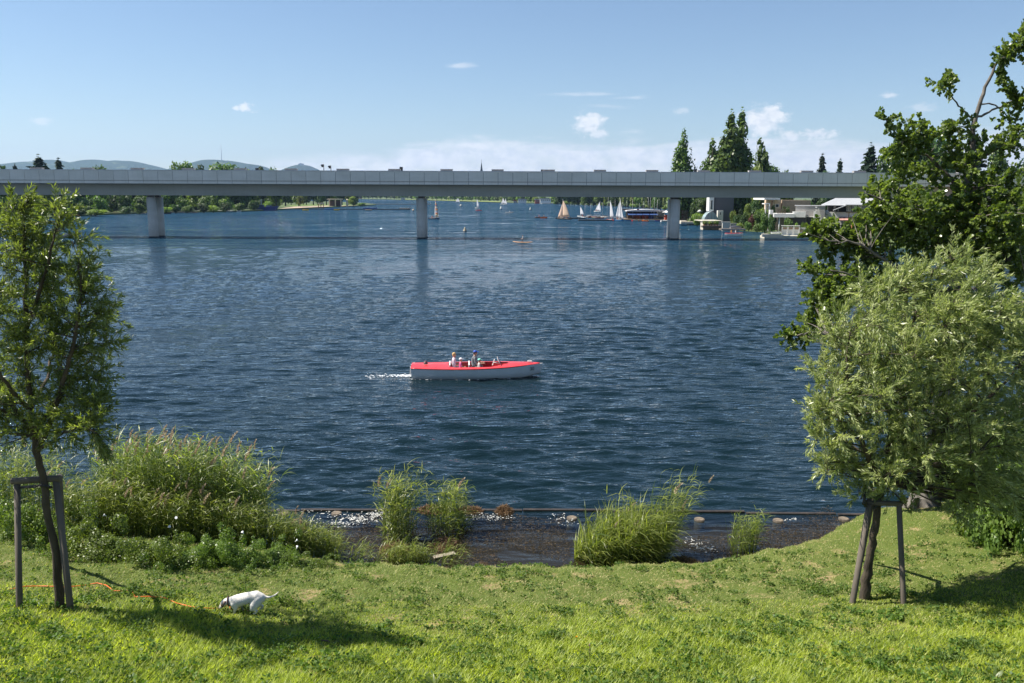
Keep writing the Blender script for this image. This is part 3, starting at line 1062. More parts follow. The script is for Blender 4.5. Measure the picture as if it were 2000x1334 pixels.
limbs = [
    ([bl, DL(108, 1080), DL(88, 960), DL(72, 880), DL(60, 800), DL(52, 690), DL(50, 560), DL(48, 450), DL(52, 385)], [.072, .06, .052, .047, .042, .036, .028, .017, .007]),
    ([DL(72, 880), DL(100, 820, -.1), DL(125, 740, -.2), DL(148, 640, -.3), DL(158, 540, -.3), DL(140, 470, -.2)], [.05, .04, .033, .024, .014, .006]),
    ([DL(66, 850), DL(105, 790, .3), DL(150, 730, .5), DL(190, 690, .6), DL(222, 660, .6)], [.04, .032, .024, .016, .006]),
    ([DL(66, 850), DL(30, 800, .1), DL(0, 740, .2), DL(-30, 660, .3), DL(-50, 560, .3)], [.04, .033, .026, .018, .008]),
    ([DL(60, 800), DL(20, 760, -.4), DL(-20, 700, -.7), DL(-60, 650, -.8)], [.035, .028, .018, .007]),
    ([DL(50, 650), DL(80, 560, -.2), DL(105, 470, -.3), DL(118, 400, -.3)], [.034, .026, .016, .006]),
    ([DL(72, 880), DL(120, 850, -.4), DL(160, 835, -.6), DL(190, 850, -.7)], [.03, .02, .013, .006]),
    ([DL(60, 800), DL(90, 740, .8), DL(110, 660, 1.2), DL(120, 580, 1.2)], [.035, .028, .018, .008]),
]
cl = []


def CL(px, py, rx, ry, w, dy=0.0, dr=None, Y0=None, k=None):
    Y0 = Y0 or YL
    c = D(px, py, Y0 + dy)
    s = (Y0 + dy) / F
    cl.append((tuple(c), (rx * s, (dr if dr is not None else min(rx, ry) * s * 1.1), ry * s), w))


CL(50, 455, 42, 56, 3.4); CL(28, 425, 28, 44, 1.3); CL(108, 430, 24, 36, 1.1, -.2); CL(60, 385, 14, 22, .5)
CL(10, 520, 75, 90, 6); CL(85, 520, 60, 70, 5); CL(135, 470, 34, 38, 1.6, -.2); CL(150, 545, 45, 50, 2.6, -.2)
CL(170, 610, 50, 48, 3, -.2); CL(205, 655, 42, 38, 2.2, .4); CL(60, 640, 90, 80, 8); CL(-30, 640, 90, 110, 7)
CL(140, 690, 70, 60, 4.5); CL(195, 735, 40, 42, 2.2, .3); CL(170, 790, 50, 46, 2.8, -.3); CL(90, 760, 80, 70, 5.5); CL(-10, 770, 90, 70, 5.5)
CL(178, 850, 38, 46, 2.2, -.5, ); CL(120, 850, 60, 45, 3.2, -.3); CL(40, 850, 60, 40, 3); CL(-60, 820, 60, 60, 3); CL(70, 560, 120, 120, 5, .6, 1.3)
CL(195, 890, 16, 28, .7, -.6)
near_tree(tl, 'young_willow', L_nearwillow, bark, limbs, cl, 1250, .36, 34, .098, .018, 11, wind=(.22, 0, 0), up=.28, spread=.85, minz=DL(70, 860).z)

# right silvery willow ----------------------------------------------
br = G(1688, 1172)
br = Vector((br.x, br.y, float(terr(br.x, br.y)) - .05))
YR = br.y


def DR(px, py, dy=0.0):
    return D(px, py, YR + dy)


tr_ = empty('silver_willow', br, 'round bushy silvery green willow on a rough trunk beside the right stakes', 'tree')
limbs = [
    ([br, DR(1694, 1120), DR(1704, 1060), DR(1712, 1000), DR(1722, 950), DR(1735, 900)], [.092, .074, .066, .062, .06, .055]),
    ([DR(1722, 960), DR(1700, 900, -.2), DR(1675, 830, -.3), DR(1655, 740, -.3), DR(1660, 650, -.2)], [.055, .045, .033, .02, .008]),
    ([DR(1735, 900), DR(1745, 800), DR(1760, 700), DR(1790, 600), DR(1830, 520)], [.06, .05, .036, .022, .008]),
    ([DR(1735, 900), DR(1780, 830, .2), DR(1830, 750, .3), DR(1880, 650, .4), DR(1930, 550, .4)], [.055, .045, .034, .022, .008]),
    ([DR(1735, 900), DR(1800, 870, -.3), DR(1880, 820, -.5), DR(1950, 760, -.6), DR(2010, 690, -.6)], [.05, .04, .03, .02, .008]),
    ([DR(1722, 930), DR(1690, 890, .5), DR(1650, 860, .7), DR(1610, 850, .8)], [.04, .03, .02, .008]),
    ([DR(1728, 930), DR(1780, 920, -.6), DR(1850, 900, -.9), DR(1920, 880, -1.0)], [.04, .032, .022, .008]),
    ([DR(1740, 880), DR(1760, 780, 1.0), DR(1800, 680, 1.4), DR(1830, 600, 1.5)], [.04, .032, .022, .008]),
]
cl = []
for a in [(1640, 640, 48, 60, 3.5), (1625, 740, 50, 70, 4.5), (1612, 835, 48, 55, 3.6), (1640, 900, 55, 42, 3.2), (1700, 560, 55, 48, 3.2), (1780, 520, 60, 40, 3.0), (1870, 505, 50, 34, 2.4),
          (1720, 660, 80, 80, 7), (1700, 780, 90, 80, 7), (1820, 620, 90, 80, 7), (1930, 590, 80, 70, 5.5), (1800, 740, 100, 90, 8), (1920, 700, 100, 90, 7), (2010, 650, 70, 100, 4.5),
          (1740, 880, 80, 60, 5), (1840, 850, 90, 70, 6), (1950, 810, 90, 80, 6), (1960, 940, 80, 50, 3.5), (1880, 975, 60, 28, 1.8), (2040, 960, 60, 60, 2), (1780, 950, 55, 30, 1.6), (1860, 930, 60, 36, 2.2), (1950, 910, 80, 50, 3), (2040, 800, 60, 90, 3), (1690, 945, 40, 26, 1.1),
          (1600, 905, 28, 14, .5), (1590, 790, 24, 30, .8)]:
    px, py, rx, ry, w = a
    py += 26
    CL(px, py, rx, ry, w, 0.0, min(rx, ry) * YR / F * 1.5, Y0=YR)
    if rx > 70: CL(px, py, rx, ry, w * .35, -.9, .6, Y0=YR)
near_tree(tr_, 'silver_willow', L_silver, bark, limbs, cl, 2900, .42, 42, .092, .0175, 12, wind=(.34, 0, .03), up=.30, spread=.7, minz=DR(1725, 945).z)

# big alder behind it -----------------------------------------------
ba = W(1800, 1012, .5)
YA = ba.y
ba = Vector((ba.x, YA, float(terr(ba.x, YA)) - .1))


def DA(px, py, dy=0.0):
    return D(px, py, YA + dy)


ta = empty('alder', ba, 'tall open alder with round dark leaves leaning over the water at the right edge', 'tree')
limbs = [
    ([ba, DA(1806, 985), DA(1822, 930), DA(1838, 800), DA(1858, 650), DA(1872, 520), DA(1886, 400), DA(1893, 330), DA(1904, 240), DA(1925, 170), DA(1956, 108), DA(1992, 66)],
     [.50, .36, .27, .22, .18, .15, .12, .09, .055, .036, .022, .008]),
    ([ba + Vector((-.12, 0, -.25)), DA(1790, 985), DA(1800, 930), DA(1760, 850, -.4), DA(1720, 760, -.8), DA(1660, 690, -1.2), DA(1600, 650, -1.5), DA(1560, 655, -1.6)], [.26, .2, .16, .12, .09, .06, .03, .01]),
    ([DA(1845, 740), DA(1790, 660, -.5), DA(1730, 580, -.9), DA(1670, 540, -1.2), DA(1620, 528, -1.3)], [.09, .06, .04, .022, .008]),
    ([DA(1862, 610), DA(1800, 560, -.3), DA(1730, 510, -.6), DA(1680, 478, -.8), DA(1620, 470, -.9), DA(1578, 455, -1.0)], [.06, .045, .032, .022, .013, .005]),
    ([DA(1872, 520), DA(1820, 450, -.2), DA(1770, 410, -.4), DA(1720, 390, -.5), DA(1690, 376, -.5)], [.08, .06, .04, .02, .008]),
    ([DA(1888, 390), DA(1840, 330, .2), DA(1790, 290, .3), DA(1745, 255, .4), DA(1728, 238, .4)], [.06, .045, .03, .018, .006]),
    ([DA(1904, 238), DA(1882, 215), DA(1862, 192), DA(1848, 172)], [.03, .022, .014, .006]),
    ([DA(1905, 232), DA(1940, 215), DA(1975, 198), DA(2010, 182)], [.028, .022, .016, .008]),
    ([DA(1912, 205, .1), DA(1945, 205, .2), DA(1975, 235, .3), DA(2005, 260, .3)], [.02, .016, .012, .006]),
    ([DA(1880, 440), DA(1930, 400, .2), DA(1970, 370, .4), DA(2010, 360, .5)], [.06, .045, .03, .012]),
    ([DA(1893, 330), DA(1930, 300, -.2), DA(1965, 280, -.3), DA(2010, 250, -.3)], [.05, .035, .022, .008]),
    ([DA(1860, 640), DA(1920, 560, .3), DA(1980, 500, .4), DA(2050, 440, .5)], [.1, .08, .05, .02]),
    ([DA(1850, 700), DA(1910, 640, -.6), DA(1980, 600, -.9), DA(2060, 570, -1)], [.08, .06, .04, .02]),
    ([DA(1822, 930), DA(1870, 880, .4), DA(1940, 820, .6), DA(2020, 780, .6)], [.12, .09, .06, .03]),
]
cl = []
for a in [(1990, 84, 22, 30, 1.0), (1963, 110, 18, 20, .7), (1846, 172, 24, 26, 1.0), (1832, 160, 12, 12, .3), (1958, 165, 26, 14, .7), (1985, 190, 20, 22, .6), (1978, 208, 26, 9, .4),
          (1740, 245, 18, 14, .5), (1770, 262, 34, 24, 1.5), (1820, 262, 42, 30, 2.2), (1862, 250, 22, 20, .9), (1760, 300, 40, 26, 1.8), (1880, 300, 42, 38, 2.6), (1960, 270, 42, 38, 2.6),
          (1810, 335, 50, 28, 1.8), (1750, 350, 42, 22, 1.2), (1930, 350, 70, 44, 3.6), (1860, 400, 60, 50, 4), (1730, 385, 50, 24, 2), (1700, 378, 22, 14, .5), (1790, 400, 60, 40, 3), (1970, 420, 70, 60, 6), (1740, 430, 55, 36, 3.2),
          (1815, 470, 70, 46, 4.5), (1900, 480, 80, 60, 6), (1985, 520, 60, 80, 5), (1720, 478, 36, 24, 1.4), (1640, 468, 34, 18, 3.2), (1600, 458, 28, 16, 2.4), (1670, 478, 30, 14, 1.6), (1568, 460, 16, 8, .4), (1680, 500, 44, 24, 2.4), (1700, 430, 40, 30, 2.4),
          (1618, 492, 26, 18, 1.0), (1700, 545, 60, 34, 4.5), (1640, 565, 50, 40, 5), (1600, 530, 26, 12, 1.0), (1608, 595, 38, 36, 4), (1590, 632, 38, 30, 3.2), (1556, 660, 28, 14, 1.5), (1760, 570, 80, 60, 4), (1860, 600, 90, 60, 4), (1960, 640, 80, 80, 4),
          (1890, 400, 110, 60, 6), (1800, 450, 120, 60, 6), (1960, 480, 90, 90, 6), (1900, 960, 70, 60, 3.6), (1970, 980, 60, 70, 4), (2050, 900, 60, 110, 4), (1850, 1000, 34, 28, 1.0), (1930, 900, 90, 60, 3), (1760, 700, 80, 70, 2), (2060, 400, 60, 160, 5), (2080, 700, 60, 160, 4)]:
    px, py, rx, ry, w = a
    CL(px, py, rx, ry, w, rng.normal(0, .5) if rx > 45 else -.2, min(rx, ry) * YA / F * (1.5 if rx > 45 else 1.1), Y0=YA)
near_tree(ta, 'alder', L_alder, barkgrey, limbs, cl, 3700, .32, 22, .074, .062, 13, wind=(.1, 0, 0), up=.12, round_=True, spread=1.1, minz=DA(1800, 900).z)

# dark undergrowth and leaning shrub at the right edge under the willow
_r=np.random.default_rng(31)
_bl=[((_r.normal(0,.75),_r.normal(0,.6),.15+abs(_r.normal(0,.5))),(.12+.22*_r.random(),)*2+(.10+.28*_r.random(),)) for _ in range(60)]+[((0,0,.4),(1.2,1.0,.45))]
_lm=leafmat('leaf_undergrowth', (0.05, 0.092, 0.02), (0.17, 0.235, 0.05), .4, .4, hue=.1)
bushN = (crown_mesh('leaves', _bl, 16000, .034, 31), proto_tree('bush', 31, 10, .05, _lm, 1.3, 2.4)[1]); bushN[0].materials.append(_lm)


def bush_at(px, py, sc, label, sz=1.0, dz=0.0):
    p = G(px, py)
    return plant('shrub', bushN, (p.x, p.y, p.z - .08 + dz), (sc, sc * .8, sc * sz), label, 'shrub', None, crown='leaves', trunk='stems')


bush_at(1935, 1040, .9, 'dark leafy shrub close to the big alder trunk', 1.1)
bush_at(1990, 1060, 1.1, 'large dark shrub at the right edge below the willow', 1.5)
bush_at(2130, 1040, 1.3, 'dense shrub beyond the right edge of the bank', 1.6)
bush_at(190, 1090, .62, 'broad leafy green shrub behind the left tree stakes', .95)
bush_at(60, 1050, .8, 'tangled shrub in the reeds at the left edge', 1.0)
bush_at(545, 1100, .45, 'low shrub at the right end of the reed bed', .9)
bush_at(300, 1100, .55, 'broad low shrub under the middle of the reed bed', .95)
bush_at(375, 1102, .5, 'leafy low shrub left of the dark low shrub', .85)
bush_at(605, 1108, .32, 'small low shrub at the far right foot of the reeds', .7)
bush_at(450, 1098, .5, 'dark low shrub in front of the reed bed', .95)

# ------------------------------------------------------------------ stakes
stakem = mat('weathered_stake', (.135, .112, .09), .85, .2, 5.0, bump=.006, bscale=20, stretch=(1, 1, .15))
strapm = mat('rubber_strap', (.02, .02, .02), .7)


def stake_frame(posts, rails, strap, label):
    p0 = posts[0][0]
    t = empty('tree_stake', p0, label, 'tree stakes')
    for a, b_, r_ in posts:
        mb = MB(); q = (b_ - a).normalized()
        mb.tube([a - q * .25 - p0, a - p0, b_ - p0], [r_ * .9, r_, r_ * .95], 12)
        mb.build('post', stakem, t)
    for a, b_, r_ in rails:
        mb = MB(); mb.tube([a - p0, b_ - p0], r_, 10); mb.build('crossbar', stakem, t)
    for pts in strap:
        mb = MB(); mb.tube([p - p0 for p in pts], .022, 6); mb.build('strap', strapm, t)


gl1 = G(38, 1190); gl2 = G(138, 1195); gl3 = G(126, 1105)
Ys = (gl1.y + gl2.y) / 2
tpl1 = D(33, 938, gl1.y + .15); tpl2 = D(108, 930, gl2.y + .2); tpl3 = D(116, 930, gl2.y + 1.0)
stake_frame([(gl1, tpl1, .047), (gl2, tpl2, .05), (gl3, tpl3, .045)],
            [(D(22, 940, gl1.y + .12), D(118, 934, gl2.y + .2), .05), (D(104, 934, gl2.y + .25), D(118, 932, gl2.y + 1.05), .042)],
            [[D(40, 952, Ys + .1), D(70, 950, YL - .12), D(86, 945, YL), D(70, 938, YL + .1), D(45, 942, Ys + .1)], [D(100, 952, Ys + .15), D(90, 950, YL - .08), D(76, 948, YL - .1)]],
            'three weathered round stakes with a crossbar holding the left young willow')
gr1 = G(1665, 1180); gr2 = G(1765, 1181); gr3 = G(1682, 1096)
tr1 = D(1698, 985, gr1.y + .15); tr2 = D(1756, 985, gr2.y + .2); tr3 = D(1708, 958, gr1.y + 1.05)
stake_frame([(gr1, tr1, .05), (gr2, tr2, .045), (gr3, tr3, .04)],
            [(D(1688, 982, gr1.y + .18), D(1762, 984, gr2.y + .2), .042), (D(1696, 980, gr1.y + .2), D(1706, 958, gr1.y + 1.1), .04)],
            [[D(1690, 990, gr1.y + .1), D(1688, 968, gr1.y + .1), D(1698, 958, gr1.y + .5), D(1712, 968, YR + .1), D(1722, 985, YR - .05), D(1706, 992, gr1.y + .1)],
             [D(1686, 985, gr1.y + .08), D(1692, 962, gr1.y + .25), D(1702, 955, gr1.y + .7)]],
            'round stakes with a black rubber sleeve holding the silvery willow')

# ------------------------------------------------------------------ reeds
L_reed = leafmat('reed_leaf', (0.075, 0.125, 0.028), (0.34, 0.38, 0.1), .5, .4, .5, hue=0)
plumem = leafmat('reed_plume', (0.4, 0.32, 0.22), (0.6, 0.5, 0.38), .3, .8, .1, hue=0, tcol=(1.1, 1.0, .9))


def strap_leaves(P, Dr, L, Wd, bend, r2, seg=3, droopv=(0, 0, -1)):
    """arching strap leaves made of seg pieces"""
    n = len(P)
    L = np.broadcast_to(L, (n,))[:, None]; Wd = np.broadcast_to(Wd, (n,))[:, None]; bend = np.broadcast_to(bend, (n,))[:, None]
    S = norm(np.cross(Dr, np.array([0, 0, 1.0])) + r2.normal(0, .25, (n, 3)))
    rows_, cur, d = [], P.copy(), Dr.copy()
    for k in range(seg + 1):
        f = k / seg
        wv = Wd * (1 - f ** 1.8) * (.6 + .4 * min(1, f * 4)) * .5
        rows_.append(cur - S * wv); rows_.append(cur + S * wv)
        d = norm(d + np.array(droopv) * bend / seg * (1 + f))
        cur = cur + d * L / seg
    V = np.stack(rows_, 1)
    m_ = V.shape[1]
    b = np.arange(n)[:, None] * m_
    Fc = np.concatenate([b + [2 * k, 2 * k + 1, 2 * k + 3, 2 * k + 2] for k in range(seg)])
    return V.reshape(-1, 3), Fc, m_


def plume_mesh(seed):
    r2 = np.random.default_rng(seed)
    n = 46
    z = r2.random(n) * .26
    P = np.stack([np.zeros(n) + z * z * 1.2, np.zeros(n), z], -1)
    Dr = norm(np.stack([r2.normal(.35, .5, n), r2.normal(0, .5, n), np.full(n, 1.1)], -1))
    V, Fc, k = leaf_cards(P, Dr, .075 * (1.1 - z / .26 * .6), .02, r2)
    me = np_mesh('seed_head', V, Fc, np.repeat(r2.random(n), k)); me.materials.append(plumem)
    return me


plumes = [plume_mesh(i) for i in range(4)]


def reeds(label, area, n, H, seed, lean=(.12, 0, 0), plume=0, leafL=.34, leafW=.020, nl=9, hfun=None, leafmat_=None, name='reed_clump'):
    """area(r2,n) -> X,Y base points"""
    r2 = np.random.default_rng(seed)
    X, Y = area(r2, n)
    Z = np.maximum(terr(X, Y), -.35)
    c = Vector((float(X.mean()), float(Y.mean()), float(terr(X.mean(), Y.mean()))))
    h = H * (.62 + .42 * r2.random(n))
    if hfun is not None: h = h * hfun(X, Y)
    ln = np.array(lean) + np.stack([r2.normal(0, .15, n), r2.normal(0, .12, n), np.zeros(n)], -1)
    B = np.stack([X, Y, Z], -1) - np.array(c)
    T = B + np.stack([ln[:, 0] * h, ln[:, 1] * h, h], -1)
    M1 = B * .5 + T * .5 - np.stack([ln[:, 0] * h * .22, ln[:, 1] * h * .22, 0 * h], -1)
    # stems: thin three-sided
    rows_ = []
    r0 = .0055
    for q, rr_ in ((B, r0), (M1, r0 * .8), (T, r0 * .3)):
        for k in range(3):
            a = k * 2.094
            rows_.append(q + np.array([math.cos(a), math.sin(a), 0]) * rr_)
    V = np.stack(rows_, 1).reshape(-1, 3)
    b = np.arange(n)[:, None] * 9
    Fc = np.concatenate([b + [3 * j + k, 3 * j + (k + 1) % 3, 3 * j + 3 + (k + 1) % 3, 3 * j + 3 + k] for j in range(2) for k in range(3)])
    st_t = np.repeat(np.clip(r2.normal(.45, .2, n), 0, 1), 9)
    root = empty(name, c, label, 'reeds' if name == 'reed_clump' else 'plant')
    lm = leafmat_ or L_reed
    link('stems', np_mesh('stems', V, Fc, st_t), lm, root, kind='stuff')
    # leaves
    m_ = n * nl
    idx = np.repeat(np.arange(n), nl)
    f = np.clip(r2.random(m_) ** .75, .06, .98)[:, None]
    P = (1 - f) ** 2 * B[idx] + 2 * f * (1 - f) * M1[idx] + f ** 2 * T[idx]
    a = r2.random(m_) * 6.28
    side = np.stack([np.cos(a), np.sin(a), np.zeros(m_)], -1)
    Dr = norm(side * .75 + np.array([lean[0] * 3.0, lean[1] * 3, 0]) + np.array([0, 0, .95]))
    V, Fc, k = strap_leaves(P, Dr, leafL * (.6 + .7 * r2.random(m_)), leafW * (.7 + .6 * r2.random(m_)), .5 + .8 * r2.random(m_), r2)
    tt = np.clip(np.repeat(r2.normal(.5, .2, n), nl) + r2.normal(0, .15, m_), 0, 1)
    link('leaves', np_mesh('leaves', V, Fc, np.repeat(tt, k)), lm, root, kind='stuff')
    if plume:
        order = r2.permutation(n)[:plume]
        for q in order:
            p = T[q]
            o = link('seed_head', plumes[int(r2.integers(4))], None, root, tuple(p - np.array([0, 0, .05])))
            o.rotation_euler = (r2.normal(0, .15), r2.normal(.15, .15), r2.random() * 1.2 - .6)
            s_ = .75 + .5 * r2.random(); o.scale = (s_, s_, s_)
    return root


def quad_area(pxs):
    """pixel polygon corners on the bank (4): bl, br, tr, tl"""
    q = [W(x, y, 0.05) for x, y in pxs]
    def f(r2, n):
        u = r2.random(n); v = r2.random(n)
        X = (1 - v) * ((1 - u) * q[0].x + u * q[1].x) + v * ((1 - u) * q[3].x + u * q[2].x)
        Y = (1 - v) * ((1 - u) * q[0].y + u * q[1].y) + v * ((1 - u) * q[3].y + u * q[2].y)
        return X + r2.normal(0, .06, n), Y + r2.normal(0, .06, n)
    return f


def disc_area(px, py, rx, ry):
    c = W(px, py, 0.0)
    s = c.y / F
    def f(r2, n):
        a = r2.random(n) * 6.28; q = np.sqrt(r2.random(n))
        return c.x + np.cos(a) * q * rx * s, c.y + np.sin(a) * q * ry * s * 2.6
    return f


reeds('tall dense reed bed with pale plumes beside the left willow', quad_area([(190, 1085), (520, 1080), (492, 1020), (215, 1015)]), 1050, 2.35, 21, plume=85, leafL=.42, leafW=.023, lean=(.10, 0, 0),
      hfun=lambda X, Y: 1 - .22 * np.clip(np.abs(X + 7.9 + .2) / 2.2, 0, 1) ** 2)
reeds('reeds filling the left edge behind the stakes', quad_area([(-260, 1075), (120, 1080), (150, 1010), (-260, 1000)]), 620, 2.0, 22, plume=8, lean=(.08, 0, 0))
reeds('bright green lower reeds in front of the tall reed bed', quad_area([(120, 1108), (625, 1110), (585, 1072), (130, 1070)]), 1150, 1.05, 23, plume=36, lean=(.08, -.03, 0), leafL=.26, leafW=.016,
      hfun=lambda X, Y: np.clip(1.25 - .5 * (X + 9.0) / 4.8, .5, 1.25))
reeds('leftmost of the two upright reed clumps standing in the shallow basin', disc_area(778, 1045, 34, 20), 120, 1.75, 24, plume=2, lean=(.02, 0, 0), leafL=.40, leafW=.022, nl=7)
reeds('reed clump with yellowing stems on the weedy heap behind the plank', disc_area(872, 1030, 40, 18), 105, 1.35, 25, plume=1, lean=(.10, 0, 0), leafL=.40, leafW=.021, nl=7)
reeds('wide drooping reed clump at the lawn edge below the right pier', disc_area(1205, 1088, 92, 22), 560, 1.25, 26, hfun=lambda X, Y: np.clip(1.12 - .55 * ((X - W(1215, 1088).x) / .95) ** 2, .42, 1.1) * (.8 + .3 * np.sin(X * 9) * np.sin(Y * 7 + X * 3)), plume=7, lean=(.22, 0, 0), leafL=.56, leafW=.018, nl=8)
reeds('tall windblown reeds at the right side of the wide clump', disc_area(1280, 1078, 28, 14), 60, 1.85, 27, plume=3, lean=(.28, 0, 0), leafL=.40, leafW=.018, nl=11)
reeds('small bright reed tuft standing alone in the water at right', disc_area(1448, 1075, 28, 14), 80, .95, 28, lean=(.16, 0, 0), leafL=.28, leafW=.015, nl=7)
reeds('sparse yellow green waterside grass around the plank', quad_area([(640, 1112), (900, 1116), (880, 1085), (640, 1080)]), 110, .55, 29, lean=(.3, 0, 0), leafL=.25, leafW=.012, nl=6, name='waterside_plant')
reeds('low yellowish sedge below the left reed clump', disc_area(800, 1102, 44, 8), 130, .42, 30, lean=(.1, 0, 0), leafL=.22, leafW=.011, nl=6, name='waterside_plant')
reeds('bright sedge fringe at the right foot of the reed bed', quad_area([(560, 1108), (665, 1110), (650, 1076), (560, 1066)]), 260, .75, 33, lean=(.18, 0, 0), leafL=.26, leafW=.013, nl=7, name='waterside_plant')

# ------------------------------------------------------------------ grass
L_grass = leafmat('grass_blade', (.18, .25, .028), (.50, .545, .095), .6, .45, .4, hue=0, tcol=(1.5, 1.55, .4))
L_short = leafmat('mown_grass', (.145, .22, .038), (.50, .45, .22), .42, .6, .3, hue=0)
L_weed = leafmat('weed_leaf', (.06, .12, .03), (.14, .21, .05), .42, .55, .2, hue=0)


def blades(n, xy, Lf, Wf, seed, seg=2, bend=.8):
    r2 = np.random.default_rng(seed)
    X, Y = xy(r2, n)
    n = len(X)
    Z = terr(X, Y)
    P = np.stack([X, Y, Z - .01], -1)
    a = r2.random(n) * 6.28
    Dr = norm(np.stack([np.cos(a) * .5, np.sin(a) * .5, .7 + .5 * r2.random(n)], -1))
    L = Lf(X, Y, r2); Wd = Wf(X, Y, r2)
    # random facing
    S = np.stack([-np.sin(a + r2.normal(0, .6, n)), np.cos(a), np.zeros(n)], -1)
    rows_, cur, d = [], P, Dr
    for k in range(seg):
        f = k / seg
        wv = (Wd * (1 - f ** 1.5) * .5)[:, None]
        rows_.append(cur - S * wv); rows_.append(cur + S * wv)
        d = norm(d + np.stack([np.cos(a), np.sin(a), np.full(n, -.35)], -1) * (bend * (.4 + .6 * r2.random(n)) / seg)[:, None])
        cur = cur + d * (L / seg)[:, None]
    rows_.append(cur)
    V = np.stack(rows_, 1); m_ = V.shape[1]
    b = np.arange(n)[:, None] * m_
    F3 = []
    for k in range(seg - 1):
        F3.append(b + [2 * k, 2 * k + 1, 2 * k + 3]); F3.append(b + [2 * k, 2 * k + 3, 2 * k + 2])
    F3.append(b + [2 * seg - 2, 2 * seg - 1, 2 * seg])
    return V.reshape(-1, 3), np.concatenate(F3), m_, X, Y, r2


def vis_area(y0, y1, dens_pow=1.0, margin=.05):
    """points on the bank between distances, inside the view cone, landward only"""
    def f(r2, n):
        Y = y0 + (y1 - y0) * r2.random(n) ** dens_pow
        X = (r2.random(n) * 2 - 1) * (Y * .62 + .6)
        k = (shoreY(X) - Y) > margin
        return X[k], Y[k]
    return f


def patch(X, Y):
    return .5 + .5 * np.sin(X * .9 + 1.3 * np.sin(Y * .8)) * np.sin(Y * 1.1 + .7 * np.sin(X * 1.3) + 1)


def dryness(X, Y):
    v = .45 * np.sin(X * 1.1 + 2 * np.sin(Y * 1.7 + X * .3)) * np.sin(Y * 2.2 + 1.5 * np.sin(X * .7)) + .25 * np.sin(X * 3.7 + Y * 2.1) * np.sin(Y * 4.3 - X * 1.9) + .35
    v = v - .12 + .12 * np.clip((Y - 12.2) / 2, -1, 1) + .20 * np.clip(X / 6, -1, 1) + .22 * np.clip((X - 3.5) / 3, 0, 1)
    for (px, py, rx, ry) in ((1870, 1100, 150, 18), (1740, 1200, 130, 10), (1000, 1150, 60, 8), (1060, 1165, 50, 7), (1420, 1130, 120, 12), (1550, 1125, 70, 10)):
        c = W(px, py, 1.0)
        v = v + .7 * np.exp(-(((X - c.x) / (rx / 110)) ** 2 + ((Y - c.y) / (ry / 45)) ** 2))
    return np.clip(v, 0, 1)


def longness(X, Y):
    return 1 / (1 + np.exp((Y - 12.35 - .35 * np.sin(X * .8) - .25 * np.sin(X * 2.1)) / .28))


V, Fc, k, X, Y, r2 = blades(120000, vis_area(8.9, 13.6, 1.0), lambda X, Y, r: (.05 + .105 * longness(X, Y) * (.4 + .6 * patch(X, Y))) * (.5 + .8 * r.random(len(X))), lambda X, Y, r: .008 + .009 * r.random(len(X)), 41, seg=3, bend=.7)
tt = np.clip(.52 + .35 * (patch(X * 2.3, Y * 2.1) - .5) + r2.normal(0, .34, len(X)), 0, 1)
tag(link('long_grass', np_mesh('long_grass', V, Fc, np.repeat(tt, k)), L_grass), 'long bright sunlit grass in the foreground', 'grass', None, 'stuff')
V, Fc, k, X, Y, r2 = blades(290000, vis_area(11.6, 20.5, .95), lambda X, Y, r: .02 + .075 * r.random(len(X)) ** 1.6 * (1 - .4 * dryness(X, Y)), lambda X, Y, r: .008 + .009 * r.random(len(X)), 42, seg=2, bend=1.0)
dd = dryness(X, Y)
tt = np.where(r2.random(len(X)) < .12 + .42 * dd, .55 + .45 * r2.random(len(X)), .30 * r2.random(len(X)) - .05)
tag(link('mown_grass', np_mesh('mown_grass', V, Fc, np.repeat(tt, k)), L_short), 'short mown lawn with dry straw coloured patches', 'grass', None, 'stuff')

# clover and other low broad leaves scattered in clumps
r2 = np.random.default_rng(44)
ncl = 2300
Yc = 9.2 + 7.8 * r2.random(ncl) ** 1.2
Xc = (r2.random(ncl) * 2 - 1) * (Yc * .62 + .4)
keep = (shoreY(Xc) - Yc > .1) & (r2.random(ncl) < .25 + .75 * (patch(Xc * 1.7 + 2, Yc * 1.5) > .5))
Xc, Yc = Xc[keep], Yc[keep]
# the tall weeds by the dog, and round the stakes
extra = [(520, 1185), (560, 1180), (470, 1192), (330, 1170), (250, 1165), (180, 1175), (60, 1180), (660, 1170), (240, 1230), (280, 1235), (1600, 1150), (1620, 1160), (1730, 1160), (1780, 1165),
         (1520, 1238), (1450, 1255), (1100, 1200), (1080, 1250), (530, 1290), (505, 1300), (30, 1215), (100, 1240), (700, 1300), (1740, 1300), (1850, 1290), (1900, 1270)]
ex = [G(a, b) for a, b in extra]
Xc = np.concatenate([Xc] + [np.full(9, q.x) + r2.normal(0, .11, 9) for q in ex]); Yc = np.concatenate([Yc] + [np.full(9, q.y) + r2.normal(0, .12, 9) for q in ex])
m_ = 26
idx = np.repeat(np.arange(len(Xc)), m_)
hh = (.04 + .10 * r2.random(len(Xc)))[idx]
hh[-len(ex) * 9 * m_:] += .06
rr_ = (.04 + .09 * r2.random(len(Xc)))[idx]
a = r2.random(len(idx)) * 6.28; q = np.sqrt(r2.random(len(idx)))
X = Xc[idx] + np.cos(a) * q * rr_; Y = Yc[idx] + np.sin(a) * q * rr_
P = np.stack([X, Y, terr(X, Y) + hh * (1 - .6 * q * q) * (.4 + .6 * r2.random(len(idx)))], -1)
Dr = norm(np.stack([np.cos(a), np.sin(a), r2.normal(.35, .3, len(idx))], -1))
V, Fc, k = leaf_cards(P, Dr, .026 + .022 * r2.random(len(idx)), .018 + .014 * r2.random(len(idx)), r2, round_=True)
